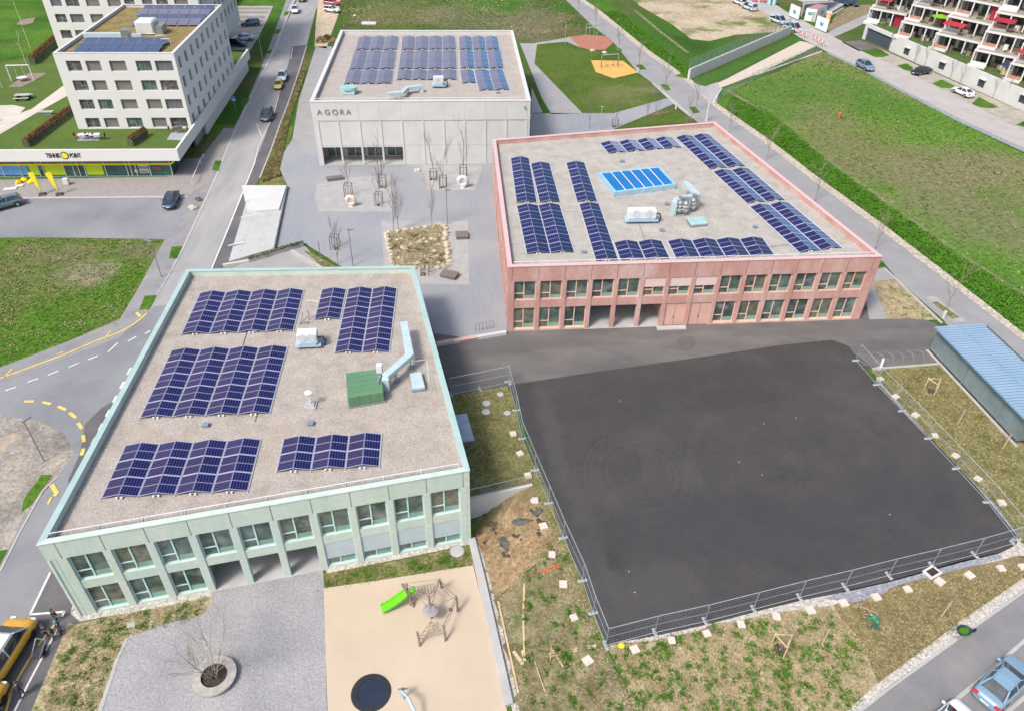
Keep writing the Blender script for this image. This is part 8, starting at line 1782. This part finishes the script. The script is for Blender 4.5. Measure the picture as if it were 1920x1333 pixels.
# canopy roof of the garage entrance behind the container
P_ = [G(1480, -6, 3.2), G(1509, 4, 3.2), G(1553, 3, 3.2), G(1580, -14, 3.2)]; rt = thing('entrance_roof', 'grey flat entrance roof behind the site container', 'roof', P_[0]); mb = MB(); mb.prism([(q.x, q.y) for q in P_], 3.0, 3.3); mb.build('slab', m_conc, rt); mb = MB(); mb.tube([G(1509, 4, 3.2), G(1509, 4, 3.2)-up*3.2], .2, 6); mb.build('post', m_conc, rt)
A_, B_ = G(1500, 34, 0), G(1580, 4, 0); W = Wall(A_, B_); rt = thing('ramp_wall', 'grey concrete garage ramp behind the site container', 'ramp wall', A_); mb = MB(); mb.prism([(q.x, q.y) for q in (G(1500, 24, 0), G(1555, 32, 0), G(1581, 16, 0), G(1548, 6, 0), G(1505, 10, 0))], -.3, .9); mb.build('ramp', m_conc, rt)
mb = MB(); mb.tube([G(1553, 32, .95), G(1581, 16, .95)], .15, 4); mb.build('edge', m_cap, rt)
p = G(1401, 30, 0); mb = MB(); [mb.rock(p+Vector((i*.8-1.5, (i % 2)*.7, 0)), .5, .5, random.Random(i)) for i in range(5)]; o = mb.build('rubble_heap', m_conc); tag(o, 'grey rubble heap on the building site beside the vans', 'heap')
p = G(1573, 223, 0); mb = MB(); mb.lathe(p, [(.18, 0), (.18, .7), (.24, .75), (.2, .95), (.03, 1.05)], 10); o = mb.build('hydrant', mat('orange hydrant', (.62, .12, .03), rough=.5)); tag(o, 'orange red hydrant standing alone in the rough field', 'hydrant')

# ---------------------------------------------------------------- terraced apartment house, upper right
LA, LB = G(1655, 93, 0), G(1925, 213, 0); e = (LB-LA).normalized(); LA0 = G(1616, 73, 0); LB2 = LA0+(LB-LA0).normalized()*95
T_ = Wall(LA0, LB2)
ter = thing('terrace_house', 'white terraced apartment house with red awnings above a long concrete wall', 'apartment building', LA0)
hw_ = 3.2
m_lime = MATS['lime panel']
mb = MB(); T_.bx(mb, 9.2, T_.L, -.5, 0, -.2, hw_); T_.bx(mb, 0, .8, -.5, 0, -.2, hw_); T_.bx(mb, .8, 9.2, -.5, 0, hw_-.7, hw_); T_.bx(mb, 0, .4, -14, -.5, -.2, hw_); mb.build('long_wall', m_conc_w, ter)
mb = MB(); T_.bx(mb, .8, 9.2, -.45, -.3, 0, hw_-.7); mb.build('garage_door', mat('slate garage door', (.055, .075, .09), rough=.5), ter)
mb = MB(); T_.bx(mb, .4, T_.L, -30, -.5, hw_-.5, hw_-.1); mb.build('terrace_base', mat('terrace strip green', (.06, .10, .02), cols=[(.3, (.04, .08, .015)), (.7, (.09, .13, .03))], scale=1, fine=.4, fscale=4, rough=.95), ter)
for px_ in ((1700, 97), (1766, 124), (1840, 157), (1918, 187)):
    s_, z_ = Fp(px_[0], px_[1], LA0, LB2); f = MB(); T_.bx(f, s_-.75, s_+.75, .0, .04, z_-.6, z_+.7); w_ = f.build('wall_vent', mat('slate vent', (.05, .055, .075), rough=.5), ter); f = MB(); T_.bx(f, s_-.7, s_+1.0, .0, .5, z_+.75, z_+.85); f.build('vent_hood', m_conc_w, w_)
m_awn = mat('dark red awning', (.30, .015, .035), rough=.7, var=.05); m_awr = mat('bright red awning', (.52, .035, .045), rough=.7); m_brick = mat('salmon balcony wall', (.42, .20, .15), rough=.8, var=.1, scale=2)
m_tint = mat('terrace clutter', (.2, .16, .12), cols=[(.3, (.05, .09, .05)), (.45, (.22, .14, .10)), (.6, (.35, .30, .25)), (.75, (.08, .10, .16))], scale=1.2, rough=.8)
rnd = random.Random(8); m_deck = mat('terrace deck', (.30, .27, .23), rough=.85, var=.12, scale=1, fine=.15, fscale=5)
UN = [((1631, 15), (1700, 28)), ((1690, 40), (1764, 56)), ((1755, 62), (1842, 82)), ((1828, 93), (1917, 111)), ((1895, 118), (1985, 138)), ((1964, 148), (2054, 168))]
FH = 2.85; zl1 = hw_-.1+FH
for u_, (pa_, pb_) in enumerate(UN):
    U = Wall(G(*pa_, zl1), G(*pb_, zl1)); W_ = U.L
    for lv in range(5):
        f0 = -lv*2.5; z0 = hw_-.1+lv*FH; z1 = z0+FH
        mb = MB(); U.bx(mb, 0, W_, f0-.35, f0, z1-.30, z1+.02); U.bx(mb, 0, .3, f0-8, f0-.35, z1-.30, z1+.02); mb.build('slab_edge', m_cap, ter)
        mb = MB(); U.bx(mb, .3, W_, f0-8, f0-.35, z1-.28, z1); mb.build('terrace_deck', m_deck, ter)
        mb = MB(); U.bx(mb, .1, W_, f0-4.4, f0-4.1, z0, z1-.28); U.bx(mb, .1, .35, f0-4.1, f0-1.6, z0, z1-.28); mb.build('flat_wall', m_apt, ter)
        for k in range(4): mb = MB(); s_ = .14+(W_-.3)*k/3; U.bx(mb, s_-.12, s_+.12, f0-.30, f0-.06, z0, z1-.28); mb.build('column', m_cap, ter)
        for k in range(3):
            a = .6+(W_-.8)*k/3; b = a+W_*.22; f = MB(); U.bx(f, a, b, f0-4.1, f0-4.04, z0+.05, z1-.45); w_ = f.build('window', m_dark_m, ter); g = MB(); U.bx(g, a+.08, b-.08, f0-4.04, f0-4.02, z0+.12, z1-.52); g.build('pane', m_glass2 if (k+lv) % 2 else m_glass, w_)
        mb = MB(); U.bx(mb, .2, W_*.33, f0-.28, f0-.08, z0, z0+.85); mb.build('balcony_wall', m_brick if (u_+lv) % 3 else m_cap, ter)
        mb = MB(); U.bx(mb, -.2, W_*.36, f0+.02, f0+.8, z0-.3, z0+.35); mb.build('planter', m_cap, ter)
        for q in range(6): mb = MB(); s_ = rnd.uniform(.8, W_-1.2); w__ = rnd.uniform(.4, 1.0); d_ = rnd.uniform(-3.6, -1.0); U.bx(mb, s_, s_+w__, f0+d_, f0+d_+w__*.8, z0+.01, z0+rnd.uniform(.4, 1.0)); mb.build('terrace_furniture', [m_tint, m_deck, m_cap, MATS['mixed furniture'], m_deck, m_tint][q if rnd.random() < .6 else 0], ter)
        if (u_+lv) % 2 == 1 and lv < 3:
            mb = MB(); a = .5; b = W_*.62; P = [U.p(a, f0-3.9, z1-.35), U.p(b, f0-3.9, z1-.35), U.p(b, f0-.6, z1-.62), U.p(a, f0-.6, z1-.62)]; mb.loft([P, [q-up*.06 for q in P]]); mb.build('awning', m_awn, ter)
        if (u_*2+lv) % 3 == 0:
            mb = MB(); U.bx(mb, W_*.70, W_*.97, f0-.8, f0-.74, z0+.1, z1-.3); mb.build('red_screen', m_awn if lv != 2 else m_awr, ter)
        if (u_+lv) % 2 == 0:
            P = [U.p(W_*.05, f0-2.0, z1+2.1), U.p(W_*.5, f0-2.0, z1+2.1), U.p(W_*.5, f0-.4, z1+1.7), U.p(W_*.05, f0-.4, z1+1.7)]
            mb = MB(); mb.loft([P, [q-up*.05 for q in P]]); mb.build('awning', m_awn if u_ % 2 else m_awr, ter)
        mb = MB(); rr = random.Random(u_*7+lv)
        for q in range(5): mb.rock(U.p(rr.uniform(W_*.38, W_*.95), f0+.15, z0), .35, .9, rr)
        mb.build('terrace_plants', mat('dark shrub green', (.04, .08, .02), cols=[(.3, (.03, .06, .015)), (.7, (.09, .13, .04))], scale=2, fine=.5, fscale=6, rough=.95), ter)
p = T_.p(28, -7, 0); 
# parasol and small things on the terraces
q = G(1757, 52, zl1); rt = thing('parasol', 'lime green parasol on the first upper terrace', 'parasol', q); mb = MB(); mb.lathe(q+up*2.0, [(1.7, 0), (.05, .45)], 10); mb.build('canopy', mat('lime parasol', (.22, .50, .01), rough=.7), rt); mb = MB(); mb.tube([q, q+up*2.4], .04, 5); mb.build('pole', m_grey_m, rt)
q = G(1886, 140, hw_); rt = thing('play_house', 'small wooden play house with a dark blue roof on the lowest terrace', 'play house', q); mb = MB(); mb.cbox(q, 1.8, 1.6, 1.4, -.4); mb.build('walls', m_stake, rt); mb = MB(); mb.loft([[q+Vector((-1.1, -1, 1.4)), q+Vector((1.1, -1, 1.4)), q+Vector((0, -1, 2.2))], [q+Vector((-1.1, 1, 1.4)), q+Vector((1.1, 1, 1.4)), q+Vector((0, 1, 2.2))]]); mb.build('roof', mat('dark blue roof', (.02, .04, .10), rough=.5), rt)
for m_ in list(bpy.data.materials):
    if m_.users == 0: bpy.data.materials.remove(m_)
for k, (r_, _) in protos.items():
    if not used[k]:
        for ch in [x for x in C.objects if x.parent == r_]: bpy.data.objects.remove(ch)
        bpy.data.objects.remove(r_)
